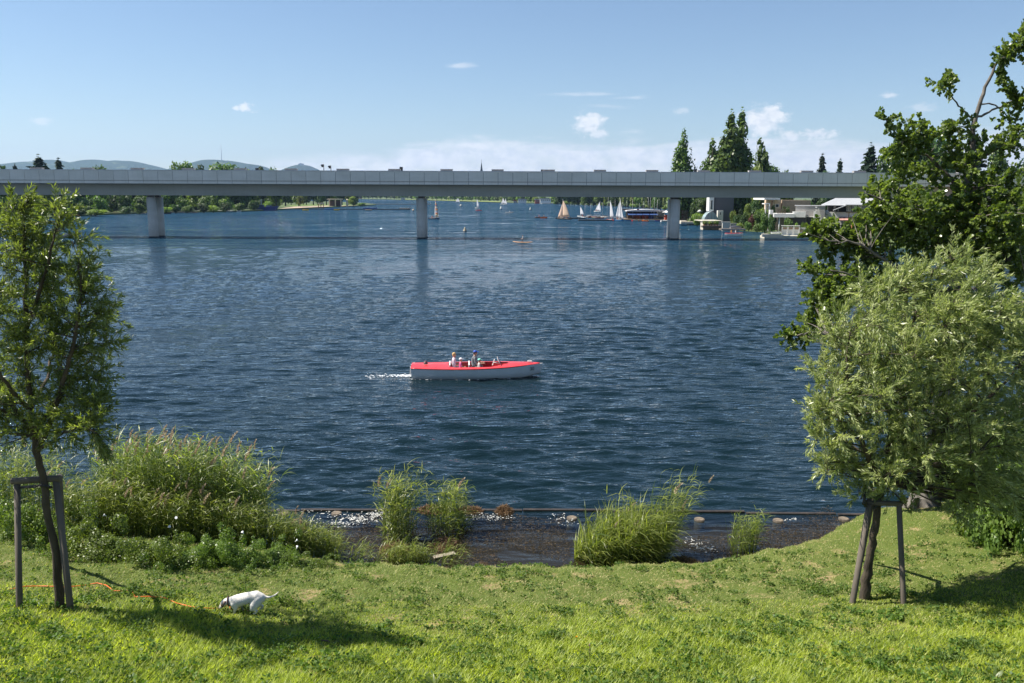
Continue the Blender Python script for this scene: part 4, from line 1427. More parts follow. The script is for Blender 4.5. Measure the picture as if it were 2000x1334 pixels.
tag(link('lawn_weeds', np_mesh('lawn_weeds', V, Fc, np.repeat(np.clip(r2.normal(.45, .28, len(idx)), 0, 1), k)), L_weed), 'clover and small broad leaved weeds in the lawn', 'weeds', None, 'stuff')

# larger weeds with darker, broader leaves in the foreground
r2 = np.random.default_rng(46)
ncl = 480
Yc = 9.0 + 3.6 * r2.random(ncl); Xc = (r2.random(ncl) * 2 - 1) * (Yc * .62 + .3)
kk = patch(Xc * 1.3 + 5, Yc * 1.9 + 2) > .42
Xc, Yc = Xc[kk], Yc[kk]
m_ = 22
idx = np.repeat(np.arange(len(Xc)), m_)
hh = (.06 + .10 * r2.random(len(Xc)))[idx]; rr_ = (.05 + .08 * r2.random(len(Xc)))[idx]
a = r2.random(len(idx)) * 6.28; q = np.sqrt(r2.random(len(idx)))
X = Xc[idx] + np.cos(a) * q * rr_; Y = Yc[idx] + np.sin(a) * q * rr_
P = np.stack([X, Y, terr(X, Y) + hh * (1 - .5 * q * q) * (.5 + .5 * r2.random(len(idx)))], -1)
Dr = norm(np.stack([np.cos(a), np.sin(a), r2.normal(.3, .35, len(idx))], -1))
V, Fc, k = leaf_cards(P, Dr, .035 + .03 * r2.random(len(idx)), .022 + .018 * r2.random(len(idx)), r2, round_=True)
L_weed2 = leafmat('weed_leaf_dark', (.06, .11, .02), (.16, .235, .042), .35, .5, .25, hue=0)
tag(link('foreground_weeds', np_mesh('foreground_weeds', V, Fc, np.repeat(np.clip(r2.normal(.45, .28, len(idx)), 0, 1), k)), L_weed2), 'darker leafy weeds standing in the long foreground grass', 'weeds', None, 'stuff')

# big-leaved dock plants along the bottom edge, right
dockleaf = leafmat('dock_leaf', (.085, .135, .030), (.15, .20, .05), .45, .4, .5, hue=.05)
for i, (px, py, label) in enumerate([(1450, 1345, 'broad leaved weed at the bottom edge left of the row'), (1590, 1335, 'bright broad leaved weed in the middle of the bottom edge row'), (1850, 1325, 'broad leaved weed at the bottom edge near the right corner'),
                                     (850, 1345, 'single dark pointed leaf plant at the bottom edge left of centre'), (1940, 1335, 'broad leaved weed in the bottom right corner')]):
    p = G(px, py)
    r2 = np.random.default_rng(60 + i)
    n = 13
    a = r2.random(n) * 6.28
    P = np.stack([np.cos(a) * .03, np.sin(a) * .03, np.zeros(n)], -1)
    Dr = norm(np.stack([np.cos(a) * .7, np.sin(a) * .7, .8 + .5 * r2.random(n)], -1))
    V, Fc, k = strap_leaves(P, Dr, .13 + .08 * r2.random(n), .045 + .02 * r2.random(n), .5, r2, seg=5)
    o = link('broadleaf_weed', np_mesh('broadleaf_weed', V, Fc, np.repeat(r2.random(n), k)), dockleaf, loc=tuple(p))
    tag(o, label, 'weed plant')

# dandelion
p = G(1124, 1268)
t = empty('dandelion', p, 'single yellow dandelion flower in the foreground grass', 'flower')
mb = MB(); mb.tube([(0, 0, 0), (.01, 0, .1), (.012, 0, .17)], .0025, 5); mb.build('stem', mat('stem_green', (.12, .18, .05), .6), t)
r2 = np.random.default_rng(3); n = 46; a = np.arange(n) * 2.4
P = np.tile([.012, 0, .17], (n, 1)); Dr = norm(np.stack([np.cos(a), np.sin(a), .15 + 1.2 * (1 - np.arange(n) / n)], -1))
V, Fc, k = leaf_cards(P, Dr, .026, .007, r2)
link('petals', np_mesh('petals', V, Fc), mat('dandelion_yellow', (.85, .48, .01), .6), t)
p = G(1146, 1226)
mb = MB(); mb.tube([(0, 0, 0), (.0, 0, .12), (-.008, 0, .27)], .003, 5, 0)
t = empty('seed_stalk', G(1152, 1300), 'tall brown plantain stalk right of the dandelion', 'plant')
mb.build('stem', brownw, t)
mb = MB(); mb.ball((-.008, 0, .29), (.011, .011, .022)); mb.build('seed_head', mat('plantain_head', (.3, .22, .17), .9), t)
mb = MB(); mb.tube([(0, 0, .02), (.05, .01, .10)], [.008, .004], 6)
tag(mb.build('dry_stick', mat('dry_straw', (.55, .48, .33), .8), None, G(1112, 1310)), 'pale dry stick left of the brown stalk', 'stick')
mb = MB(); mb.tube([(-.05, 0, .05), (.06, 0, .04), (.13, .0, .0)], [.009, .012, .006], 6)
tag(mb.build('dry_stick', mat('dry_brown', (.16, .10, .07), .8), None, G(632, 1258)), 'curled brown dead leaf stalk below the tree shadow', 'stick')

# white bindweed flowers in the reeds
fl = mat('flower_white', (.80, .80, .82), .6, .03)
for i, (px, py, dy) in enumerate([(346, 1012, .5), (328, 1030, .4), (576, 1058, 0), (579, 1072, -.1), (476, 1043, -.1), (208, 1008, .2)]):
    q = W(px, py, .35) if i > 1 else D(px, py, 16.6)
    q = D(px, py, 15.7) if i < 6 else q
    mb = MB(); mb.loft([[(.028 * s * math.cos(k * .785), .028 * s * math.sin(k * .785), h) for k in range(8)] for s, h in ((.2, 0), (.35, .03), (1, .06))], 0)
    o = mb.build('bindweed_flower', fl, None, q)
    o.rotation_euler = (R(60), 0, i)
    tag(o, ['white bindweed flower high in the reed bed', 'lower white flower below the middle plumes', 'white bindweed flower at the right end of the reed bed', 'lowest white flower at the right end of the reed bed', 'small white flower over the dark low shrub', 'pale flower beside the stake tops'][i], 'flower')

# orange lead trailing through the grass
orope = mat('orange_lead', (.85, .14, .015), .5)
path = [(20, 1155), (48, 1152), (70, 1147), (90, 1150), (130, 1152), (165, 1146), (190, 1144), (208, 1149), (222, 1156), (240, 1158), (258, 1160), (264, 1168), (290, 1170), (320, 1174), (345, 1180), (372, 1189), (400, 1193), (425, 1192), (436, 1189), (448, 1190), (452, 1196)]
pts = [G(a, b) + Vector((0, 0, .032 + .015 * math.sin(i * 2.1))) for i, (a, b) in enumerate(path)]
mb = MB(); mb.tube(pts, .008, 5)
tag(mb.build('dog_lead', orope), 'thin orange lead trailing across the grass behind the dog', 'dog lead')
# ------------------------------------------------------------------ things in the near basin
ye = W(1000, 1000.5).y
edge_m = mat('wet_timber', (.055, .042, .032), .5, .3, 3.0, bump=.01, bscale=15)
te = empty('timber_edging', (0, ye, 0), 'long dark sunken timber edging between the basin and the lake', 'edging')
x = -13.0
i = 0
while x < 13.0:
    L = 1.9 + .5 * math.sin(i * 2.1)
    y0 = W(1000 + x * 75, 997 + max(0, x * 75) * .013, 0).y - ye
    mb = MB(); mb.box(x, x + L - .025, y0 - .05, y0 + .06, -.5, .035 + .012 * math.sin(i * 3.7))
    o = mb.build('plank', edge_m, te, bevel=.01)
    o.rotation_euler = (0, 0, .004 * math.sin(i * 5))
    x += L; i += 1
pilem = mat('pile_wood', (.10, .08, .06), .8, .25, 8, bump=.01)
pileto = mat('pile_top', (.20, .16, .115), .85, .25, 12)
names = ['leftmost round pile top, half awash beside the reed bed', 'second pile top, left of the tall basin reeds', 'round pile top left of the wide reed clump', 'round pile top right of the wide reed clump', 'pile top between the small reed tuft and the lawn', 'rightmost round pile top near the lawn corner']
for i, (px, py) in enumerate([(553, 1003), (657, 1002), (1117, 1011), (1366, 1014), (1520, 1016), (1648, 1013)]):
    p = W(px, py, .02)
    t = empty('mooring_pile', (p.x, p.y, 0), names[i], 'pile', 'row of round piles inside the timber edging')
    r_ = .135
    mb = MB(); mb.tube([(0, 0, -.6), (0, 0, .028)], [r_, r_ * .98], 14); mb.build('post', pilem, t)
    mb = MB(); mb.tube([(0, 0, .0285), (0, 0, .034)], [r_ * .86, r_ * .8], 14); mb.build('top', pileto, t)
# plank afloat
p = W(868, 1085, .03)
mb = MB(); mb.obox((0, 0, 0), (.52, .13, .045), R(28), 0, R(4))
tag(mb.build('wooden_plank', mat('grey_plank', (.36, .31, .24), .8, .15, 4, stretch=(1, 6, 1)), None, p, bevel=.006), 'short grey plank lying in the weedy shallow water', 'plank')
# weed heaps
def heap(px, py, rx, ry, h, label, seed):
    r2 = np.random.default_rng(seed)
    p = W(px, py, .02); s = p.y / F
    n = 2600
    a = r2.random(n) * 6.28; q = np.sqrt(r2.random(n))
    P = np.stack([np.cos(a) * q * rx * s, np.sin(a) * q * ry * s * 2.5, h * (1 - q ** 1.6) * (.5 + .6 * r2.random(n)) - .02], -1)
    Dr = norm(r2.normal(size=(n, 3)) * [1, 1, .35])
    V, Fc, k = leaf_cards(P, Dr, .05 + .09 * r2.random(n), .008 + .008 * r2.random(n), r2)
    hm = leafmat('dead_weed', (.07, .04, .02), (.30, .20, .11), .15, .8, .2, hue=0, tcol=(1, .9, .7))
    o = link('weed_heap', np_mesh('weed_heap', V, Fc, np.repeat(r2.random(n), k)), hm, None, tuple(p))
    tag(o, label, 'weed heap', 'heaps of dead water weed')


heap(985, 999, 15, 7, .16, 'small brown heap of dead weed on the timber edging', 1)
heap(845, 996, 32, 8, .14, 'brown heap of dead weed around the second reed clump', 2)
heap(918, 997, 26, 5, .10, 'thin strip of dead weed right of the second reed clump', 3)
heap(1335, 1096, 26, 7, .08, 'reddish dead reeds at the right foot of the wide clump', 4)
heap(770, 1072, 26, 14, .10, 'yellow brown dead leaves at the foot of the left basin reeds', 5)
heap(865, 1062, 30, 12, .06, 'dead stems in the water behind the plank', 6)
# dead stems and bits on the shoal: stuff
r2 = np.random.default_rng(9)
n = 17000
q = [W(a, b, 0) for a, b in ((625, 1108), (1120, 1114), (1100, 1004), (640, 1004))]
u, v_ = r2.random(n), r2.random(n)
X = (1 - v_) * ((1 - u) * q[0].x + u * q[1].x) + v_ * ((1 - u) * q[3].x + u * q[2].x)
Y = (1 - v_) * ((1 - u) * q[0].y + u * q[1].y) + v_ * ((1 - u) * q[3].y + u * q[2].y)
k0 = (np.sin(X * 1.3 + 1) * np.sin(Y * 2 + X) > -.55)
X, Y = X[k0], Y[k0]
n2_ = 6000
X = np.concatenate([X, W(1330, 1080).x + (W(1690, 1060).x - W(1330, 1080).x) * r2.random(n2_)])
yy = shoreY(X[-n2_:])
Y = np.concatenate([Y, yy + 1.5 * r2.random(n2_) ** 1.4])
P = np.stack([X, Y, np.where(r2.random(len(X)) < .75, .012, .03) + 0 * X], -1)
Dr = norm(np.stack([r2.normal(0, 1, len(X)), r2.normal(0, .7, len(X)), np.abs(r2.normal(0, .12, len(X)))], -1))
V, Fc, k = leaf_cards(P, Dr, .02 + .06 * r2.random(len(X)), .004 + .007 * r2.random(len(X)), r2)
wm_ = leafmat('floating_weed', (.035, .025, .015), (.17, .12, .07), .1, .8, .2, hue=0, tcol=(1, .9, .7))
tag(link('floating_weed', np_mesh('floating_weed', V, Fc, np.repeat(r2.random(len(X)) ** 1.6, k)), wm_), 'brown dead weed floating over the shoal in the basin', 'weed', None, 'stuff')
# white flecks (feathers and foam)
foam = mat('foam_white', (.55, .55, .52), .7, .05)
pts = []
for (px, py, rx, ry, nn) in ((735, 1007, 18, 9, 90), (700, 1015, 40, 12, 190), (660, 1025, 30, 8, 50), (640, 1010, 70, 16, 60), (950, 1012, 55, 8, 110), (1090, 1010, 30, 8, 18), (1375, 1072, 28, 8, 60), (1345, 1060, 30, 10, 30), (1545, 1016, 20, 3, 18), (625, 1040, 20, 10, 20), (1100, 1018, 40, 12, 20)):
    p = W(px, py, 0); s = p.y / F
    a = r2.normal(0, .5, (nn, 2))
    pts.append(np.stack([p.x + a[:, 0] * rx * s, p.y + a[:, 1] * ry * s * 2.5, np.full(nn, .03)], -1))
P = np.concatenate(pts); n = len(P)
rr_ = .006 + .015 * r2.random(n) ** 2.6
V = np.stack([P + np.stack([np.cos(t) * rr_ * 1.5, np.sin(t) * rr_, 0 * rr_], -1) for t in (0, 1.05, 2.1, 3.14, 4.2, 5.2)], 1)
top = P + [0, 0, .008]
V = np.concatenate([V, top[:, None]], 1).reshape(-1, 3)
b = np.arange(n)[:, None] * 7
Fc = np.concatenate([b + [k, (k + 1) % 6, 6] for k in range(6)])
tag(link('foam_flecks', np_mesh('foam_flecks', V, Fc), foam), 'white flecks of foam drifting inside the timber edging', 'foam', None, 'stuff')

# ------------------------------------------------------------------ skinned bodies
def bake_skin(name, verts, edges, root=0, sub=2):
    """verts: (x,y,z,rx[,ry]) -> a mesh grown over the joints"""
    me = bpy.data.meshes.new('tmp')
    me.from_pydata([v[:3] for v in verts], edges, [])
    ob = bpy.data.objects.new('tmp', me); col.objects.link(ob)
    sk = ob.modifiers.new('skin', 'SKIN'); sk.use_smooth_shade = True
    if not me.skin_vertices: bpy.context.view_layer.objects.active = ob
    lay = me.skin_vertices[0].data if len(me.skin_vertices) else None
    if lay is None:
        bm = bmesh.new(); bm.from_mesh(me); bm.verts.layers.skin.verify(); bm.to_mesh(me); bm.free()
        lay = me.skin_vertices[0].data
    for i, v in enumerate(verts):
        lay[i].radius = (v[3], v[4] if len(v) > 4 else v[3])
        lay[i].use_root = (i == root)
    ss = ob.modifiers.new('sub', 'SUBSURF'); ss.levels = sub; ss.render_levels = sub
    dg = bpy.context.evaluated_depsgraph_get(); dg.update()
    out = bpy.data.meshes.new_from_object(ob.evaluated_get(dg))
    out.name = name
    bpy.data.objects.remove(ob); bpy.data.meshes.remove(me)
    out.polygons.foreach_set('use_smooth', [True] * len(out.polygons))
    return out


def seg_mats(me, verts, edges, mats):
    """material of each face from the nearest bone"""
    A = np.array([verts[a][:3] for a, b in edges]); B = np.array([verts[b][:3] for a, b in edges])
    ra = np.array([(verts[a][3] + verts[b][3]) / 2 for a, b in edges])
    n = len(me.polygons); c = np.empty(n * 3); me.polygons.foreach_get('center', c); c = c.reshape(-1, 3)
    d = B - A; L2 = (d * d).sum(1)
    t = np.clip(((c[:, None] - A) * d).sum(-1) / L2, 0, 1)
    q = A + t[..., None] * d
    dist = np.linalg.norm(c[:, None] - q, axis=-1) - ra * .9
    return np.array(mats)[dist.argmin(1)].astype(np.int32)


# ------------------------------------------------------------------ dog
dg0 = G(470, 1196)
dogm, gN = base_nodes('dog_coat')
tcn = gN.n('ShaderNodeTexCoord'); sx_ = gN.n('ShaderNodeSeparateXYZ'); gN.put(sx_.inputs[0], tcn.outputs['Object'])
nz_ = gN.noise(tcn.outputs['Object'], 30, 5, .6)
hx = gN.m('ADD', sx_.outputs[0], gN.m('MULTIPLY', gN.m('SUBTRACT', nz_, .5), .10))
f1 = gN.smooth(hx, -.335, -.315, 1, 0)
sp2 = gN.noise(tcn.outputs['Object'], 16, 3, .5)
f2 = gN.m('MULTIPLY', gN.smooth(sp2, .56, .62), gN.smooth(hx, -.26, -.22, 1, 0))
cc = gN.mix(nz_, (.66, .62, .56, 1), (.80, .78, .74, 1))
cc = gN.mix(f2, cc, (.20, .11, .07, 1)); cc = gN.mix(f1, cc, (.03, .02, .02, 1))
p_ = gN.n('ShaderNodeBsdfPrincipled'); gN.put(p_.inputs['Base Color'], cc); p_.inputs['Roughness'].default_value = .7
p_.inputs['Specular IOR Level'].default_value = .2
b_ = gN.n('ShaderNodeBump'); b_.inputs['Distance'].default_value = .004; gN.put(b_.inputs['Height'], gN.noise(tcn.outputs['Object'], 70, 4, .7)); gN.put(p_.inputs['Normal'], b_.outputs[0])
o_ = gN.n('ShaderNodeOutputMaterial'); gN.nt.links.new(p_.outputs[0], o_.inputs[0])
def union_body(name, chains, voxel, smooth_it=6):
    """one continuous skin over chains of overlapping ellipsoids"""
    mb = MB()
    for ch in chains:
        for i in range(len(ch) - 1):
            p, q = np.array(ch[i], float), np.array(ch[i + 1], float)
            n = max(2, int(np.linalg.norm(q[:3] - p[:3]) / max(.35 * min(p[3], q[3]), .004)))
            for k in range(n + 1):
                v = p + (q - p) * k / n
                mb.ball(v[:3], (v[3], v[4], v[5]), 0, 12, 8)
    me = mb.mesh('tmp', None, fixn=False)
    ob = bpy.data.objects.new('tmp', me); col.objects.link(ob)
    rm = ob.modifiers.new('r', 'REMESH'); rm.mode = 'VOXEL'; rm.voxel_size = voxel; rm.use_smooth_shade = True
    sm = ob.modifiers.new('s', 'SMOOTH'); sm.factor = .5; sm.iterations = smooth_it
    dg = bpy.context.evaluated_depsgraph_get(); dg.update()
    out = bpy.data.meshes.new_from_object(ob.evaluated_get(dg)); out.name = name
    bpy.data.objects.remove(ob); bpy.data.meshes.remove(me)
    out.polygons.foreach_set('use_smooth', [True] * len(out.polygons))
    return out


def E_(x, y, z, rx, ry=None, rz=None):
    ry = rx if ry is None else ry; rz = rx if rz is None else rz
    return (x, y, z, rx, ry, rz)


dchains = [
    [E_(.335, 0, .235, .07, .075, .085), E_(.26, 0, .262, .085, .088, .098), E_(.17, 0, .258, .08, .082, .088), E_(.07, 0, .228, .085, .09, .102), E_(-.03, 0, .200, .085, .09, .108), E_(-.10, 0, .195, .07, .078, .090), E_(-.16, 0, .198, .055, .058, .066), E_(-.205, 0, .197, .052, .054, .058)],
    [E_(-.215, 0, .192, .056, .058, .056), E_(-.252, 0, .172, .056, .056, .052), E_(-.282, 0, .132, .040, .040, .036), E_(-.325, 0, .088, .027, .030, .024), E_(-.342, 0, .078, .018, .022, .017)],
    [E_(.37, 0, .262, .036), E_(.415, 0, .248, .023), E_(.47, 0, .247, .018), E_(.53, 0, .266, .015), E_(.58, 0, .300, .012), E_(.615, 0, .338, .008)],
]
for s_ in (-1, 1):
    fx = .05 * s_
    dchains.append([E_(-.085, .050 * s_, .165, .060, .040, .065), E_(-.045 + fx * .4, .062 * s_, .105, .036, .028, .036), E_(-.03 + fx, .066 * s_, .055, .022, .021, .022), E_(-.035 + fx, .066 * s_, .018, .020), E_(-.06 + fx, .066 * s_, .014, .022, .020, .014)])
    hx_ = .03 * s_
    dchains.append([E_(.285, .055 * s_, .215, .080, .045, .085), E_(.25 + hx_ * .5, .072 * s_, .145, .078, .042, .066), E_(.238 + hx_, .078 * s_, .095, .052, .034, .044), E_(.275 + hx_, .08 * s_, .072, .025, .022, .022), E_(.305 + hx_, .08 * s_, .058, .021, .019, .020), E_(.285 + hx_, .08 * s_, .020, .018), E_(.255 + hx_, .08 * s_, .013, .022, .020, .013)])
t = empty('dog', (dg0.x, dg0.y, float(terr(dg0.x, dg0.y)) - .005), 'white dog with a brown collar sniffing the grass, tail stretched out', 'dog')
t.rotation_euler = (0, 0, R(4))
me = union_body('body', dchains, .0085, 7)
link('body', me, dogm, t)
mb = MB()
nrm = Vector((-.05, 0, -.004)).normalized()
ringp = []
for k in range(17):
    a = k / 16 * 2 * math.pi
    c = Vector((-.178, 0, .199)); up_ = Vector((-.12, 0, 1)).normalized()
    ringp.append(c + Vector((0, 1, 0)) * .066 * math.cos(a) + up_ * .078 * math.sin(a))
mb.tube(ringp, .011, 6, cap=False)
mb.build('collar', mat('collar_brown', (.085, .03, .02), .5), t)
for s_ in (-1, 1):
    mb = MB()
    mb.loft([[(-.225 + .0 * k, s_ * (.045 + .012 * j), .222 - .0 * k) if False else (-.225 + .022 * math.cos(k * 1.57) * w_ - .01 * j, s_ * (.046 + .010 * j + .006 * math.sin(k * 1.57)), .225 - .022 * j) for k in range(4)] for j, w_ in ((0, .7), (1, 1.0), (2, .9), (3, .3))], 0)
    mb.build('ear', mat('ear_brown', (.17, .11, .09), .7), t)
    mb = MB(); mb.ball((-.283, s_ * .035, .152), .0065); mb.build('eye', black, t)
mb = MB(); mb.ball((-.352, 0, .082), (.012, .014, .011)); mb.build('nose', black, t)

# ------------------------------------------------------------------ people
def pose_joints(pose, reach=0.0, lean=0.0):
    J, E, M = [], [], []      # joints, edges, material of edge (0 skin, 1 top, 2 bottom)
    def j(*a): J.append(a); return len(J) - 1
    lx = lean
    pel = j(0, 0, 0, .12, .14); bel = j(lx * .3, 0, .16, .105, .125); ch = j(lx * .8, 0, .36, .115, .155)
    nb = j(lx, 0, .48, .062, .07); nk = j(lx + .015, 0, .545, .048); h1 = j(lx + .03, 0, .64, .082, .070); h2 = j(lx + .025, 0, .725, .074, .066); ns = j(lx + .115, 0, .645, .014); 
    for a, b, m_ in ((pel, bel, 1), (bel, ch, 1), (ch, nb, 1), (nb, nk, 0), (nk, h1, 0), (h1, h2, 0), (h1, ns, 0)):
        E.append((a, b)); M.append(m_)
    for s in (-1, 1):
        sh = j(lx * .9, s * .165, .43, .056); el_ = j(lx + .05, s * .215, .20, .042)
        hd = (.30 + reach, s * .15, .16 + reach * .3)
        wr = j(lx * .5 + hd[0] - .06, hd[1], hd[2], .028); pm_ = j(lx * .5 + hd[0] + .03, hd[1], hd[2] + .005, .030, .018)
        E += [(nb, sh), (sh, el_), (el_, wr), (wr, pm_)]; M += [1, 1, 0, 0]
        hp = j(.02, s * .09, -.02, .085)
        if pose == 'sit':
            kn = j(.40, s * .11, .05, .060); an = j(.48, s * .11, -.34, .038); to = j(.60, s * .12, -.38, .034)
        elif pose == 'stretch':
            kn = j(.36, s * .11, .14, .060); an = j(.70, s * .11, -.08, .038); to = j(.76, s * .12, .0, .030)
        elif pose == 'kneel':
            kn = j(.20, s * .12, -.34, .062); an = j(-.16, s * .12, -.38, .036); to = j(-.26, s * .12, -.40, .030)
        else:
            kn = j(.03, s * .10, -.44, .060); an = j(0, s * .10, -.86, .038); to = j(.13, s * .11, -.90, .036)
        E += [(pel, hp), (hp, kn), (kn, an), (an, to)]; M += [2, 2, 2 if pose == 'sit' else 0, 0]
    return J, E, M


_pc = {}


def person(loc, rz, label, top, bottom, hair=None, cap=None, sc=1.0, pose='sit', reach=0.0, lean=0.0, sub=1, group=None, face=False, hairlen=0.0, headsc=1.0):
    key = (pose, reach, lean, sub, headsc)
    if key not in _pc:
        J, E, M = pose_joints(pose, reach, lean)
        if headsc != 1.0:
            J = [list(q) for q in J]
            for i in (5, 6): J[i][3] *= headsc; J[i][4] *= headsc
            J = [tuple(q) for q in J]
        me = bake_skin('body', J, E, 0, sub)
        _pc[key] = (me, seg_mats(me, J, E, M))
    me, fi = _pc[key]
    me = me.copy()
    me.materials.clear()
    for m_ in (skin, top, bottom): me.materials.append(m_)
    me.polygons.foreach_set('material_index', fi)
    t = empty('person', loc, label, 'person', group, rz)
    t.scale = (sc, sc, sc)
    link('body', me, None, t)
    hs = headsc
    hx0 = lean + .028
    if hair is not None:
        mb = MB()
        mb.ball((hx0 - .012, 0, .700), (.086 * hs, .080 * hs, .078 * hs), 0, 12, 8, -.35, 1.0)
        mb.ball((hx0 - .035, 0, .665 - hairlen * .3), (.066 * hs, .076 * hs, (.075 + hairlen) * hs), 0, 10, 7)
        mb.build('hair', hair, t)
    if cap is not None:
        mb = MB()
        mb.ball((hx0 - .006, 0, .705), (.091 * hs, .084 * hs, .075 * hs), 0, 12, 6, -.05, 1.0)
        mb.prism([(hx0 + .06, -.06), (hx0 + .15, -.045), (hx0 + .165, 0), (hx0 + .15, .045), (hx0 + .06, .06)], 'z', .705, .714)
        mb.build('cap', cap, t)
    if face:
        mb = MB()
        for s in (-1, 1): mb.ball((lean + .03 + .072 * hs, s * .028 * hs, .662), .0085, 0, 6, 4)
        mb.build('eyes', black, t, kind='stuff')
        mb = MB(); mb.ball((lean + .03 + .076 * hs, 0, .606), (.008, .022, .005)); mb.build('mouth', mat('lips', (.45, .15, .12), .5), t)
        for s in (-1, 1):
            mb = MB(); mb.ball((lean + .02, s * .073 * hs, .64), (.018, .008, .026)); mb.build('ear', skin, t)
            # fingers and thumb of the hand
            mb = MB()
            bx, by, bz = lean * .5 + .33 + reach, s * .15, .165 + reach * .3
            for q in range(4):
                o_ = (q - 1.5) * .013
                l_ = (.052, .062, .058, .045)[q]
                mb.tube([(bx - .02, by + o_, bz), (bx + l_ * .5, by + o_, bz), (bx + l_ * .85, by + o_, bz - .02), (bx + l_ * .8, by + o_, bz - .038)], [.0085, .008, .007, .006], 5)
            mb.tube([(bx - .03, by - s * .025, bz), (bx, by - s * .042, bz - .008), (bx + .02, by - s * .035, bz - .022)], [.010, .009, .007], 5)
            mb.build('fingers', skin, t, kind='stuff')
    return t


# ------------------------------------------------------------------ boats
def hull_rings(L, B, Hs, Hb, draft=.15, n=15, tb=.72, full=.45, rake=.0, m=7):
    """stations from stern (x=-L/2) to bow; each ring is the lower outline from port gunwale round to starboard"""
    rings = []
    for i in range(n):
        s = i / (n - 1)
        x = -L / 2 + L * s
        if s < full: w = tb + (1 - tb) * math.sin(s / full * math.pi / 2)
        else: w = max(.012, math.cos(((s - full) / (1 - full)) ** 1.35 * math.pi / 2) ** .85)
        hb = B / 2 * w
        sheer = Hs + (Hb - Hs) * s ** 1.8 - .035 * math.sin(s * math.pi)
        keel = -draft * math.sin(min(1, (1 - s) * 3) * math.pi / 2) + (sheer * .0)
        if s > .9: keel = -draft * .2 + (s - .9) * 10 * sheer * .25
        xr = lambda z: x + rake * s ** 6 * (z / max(sheer, .01))
        ring = []
        for k in range(m):
            a = math.pi * k / (m - 1)           # from +y gunwale down and round to -y
            yy = hb * math.copysign(abs(math.cos(a)) ** .55, math.cos(a))
            zz = keel + (sheer - keel) * (1 - math.sin(a) ** .9)
            ring.append((xr(zz), yy, zz))
        rings.append(ring)
    return rings


def hull_obj(parent, rings, matl, name='hull'):
    mb = MB(); mb.loft(rings, 0, True, closed=False, cap=False)
    # close stern
    b = len(mb.v); mb.v += rings[0]; mb.f.append(list(range(b, b + len(rings[0])))); mb.mi.append(0); mb.sm.append(False)
    return mb.build(name, matl, parent)


# main boat: 5.8 m, bow to the right
pL, pR = W(808, 735, .02), W(1052, 733, .02)
cB = (pL + pR) / 2
LB = (pR - pL).length + .12
hdg = math.atan2(pR.y - pL.y, pR.x - pL.x)
mbt = empty('motor_boat', (cB.x - .02, cB.y, 0), 'white motor boat with red deck and number 30 carrying four people', 'motor boat', None, hdg)
rg = hull_rings(LB, 1.62, .50, .58, .16, 19, .74, .42, .16, 9)
hullw = mat('hull_white', (.72, .74, .76), .32, .04, 2.0, spec=.5)
hull_obj(mbt, rg, hullw)
# deck: between gunwales, with a cockpit opening
cock0, cock1 = -LB / 2 + LB * (878 - 808) / 248, -LB / 2 + LB * (996 - 808) / 248
def gun(x):
    s = (x + LB / 2) / LB * (len(rg) - 1)
    i = int(min(max(s, 0), len(rg) - 2)); f = s - i
    a, b_ = rg[i][0], rg[i + 1][0]
    return a[1] * (1 - f) + b_[1] * f, a[2] * (1 - f) + b_[2] * f
def opening(x):
    if x <= cock0 or x >= cock1: return 0
    u = (x - cock0) / (cock1 - cock0)
    return .60 * min(1, (u * 12)) ** .5 * min(1, ((1 - u) * 3.2)) ** .6
mb = MB()
xs = sorted(list(np.linspace(-LB / 2, LB / 2 + .0, 40)) + [cock0 + .001, cock0 + .03, cock1 - .001, cock1 - .04, cock0 + .1])
for sgn in (-1, 1):
    rows_ = []
    for x in xs:
        hb, z = gun(x)
        o_ = min(opening(x), hb * .84)
        crown_ = lambda y: z + .012 + .075 * (1 - (y / max(hb, .01)) ** 2) * min(1, hb / .5)
        rows_.append([(x, sgn * (hb + .012), z + .012), (x, sgn * (hb * .55 + o_ * .45), crown_(hb * .55 + o_ * .45)), (x, sgn * o_, crown_(o_) if o_ < hb * .8 else z + .04)])
    mb.loft(rows_, 0, True, closed=False, cap=False)
hb, z = gun(-LB / 2)
mb.box(-LB / 2 - .02, -LB / 2 + .04, -hb, hb, z - .02, z + .02)
dk = mb.build('deck', redpaint, mbt)
mb = MB()
for sgn in (-1, 1):
    mb.tube([(x, sgn * (gun(x)[0] + .012), gun(x)[1]) for x in np.linspace(-LB / 2, LB / 2, 30)], .024, 6)
mb.build('rubbing_strake', redpaint, mbt)
# cockpit: floor, inner walls, benches
redin = mat('red_inside', (.40, .03, .035), .5)
mb = MB()
xs2 = np.linspace(cock0, cock1, 14)
rr0 = [[(x, sgn_ * min(opening(x) + .01, gun(x)[0] * .84), zz) for sgn_, zz in ((1, gun(x)[1] + .03), (1, .10), (-1, .10), (-1, gun(x)[1] + .03))] for x in xs2]
mb.loft(rr0, 0, False, closed=False, cap=False)
mb.build('cockpit', redin, mbt)
for i, bxx in enumerate((cock0 + .32, cock0 + 1.18)):
    mb = MB(); mb.box(bxx - .22, bxx + .22, -.50, .50, .28, .34); mb.box(bxx - .27, bxx - .21, -.50, .50, .30, .62)
    mb.build('bench', mat('bench_white', (.70, .70, .70), .5), mbt, bevel=.012)
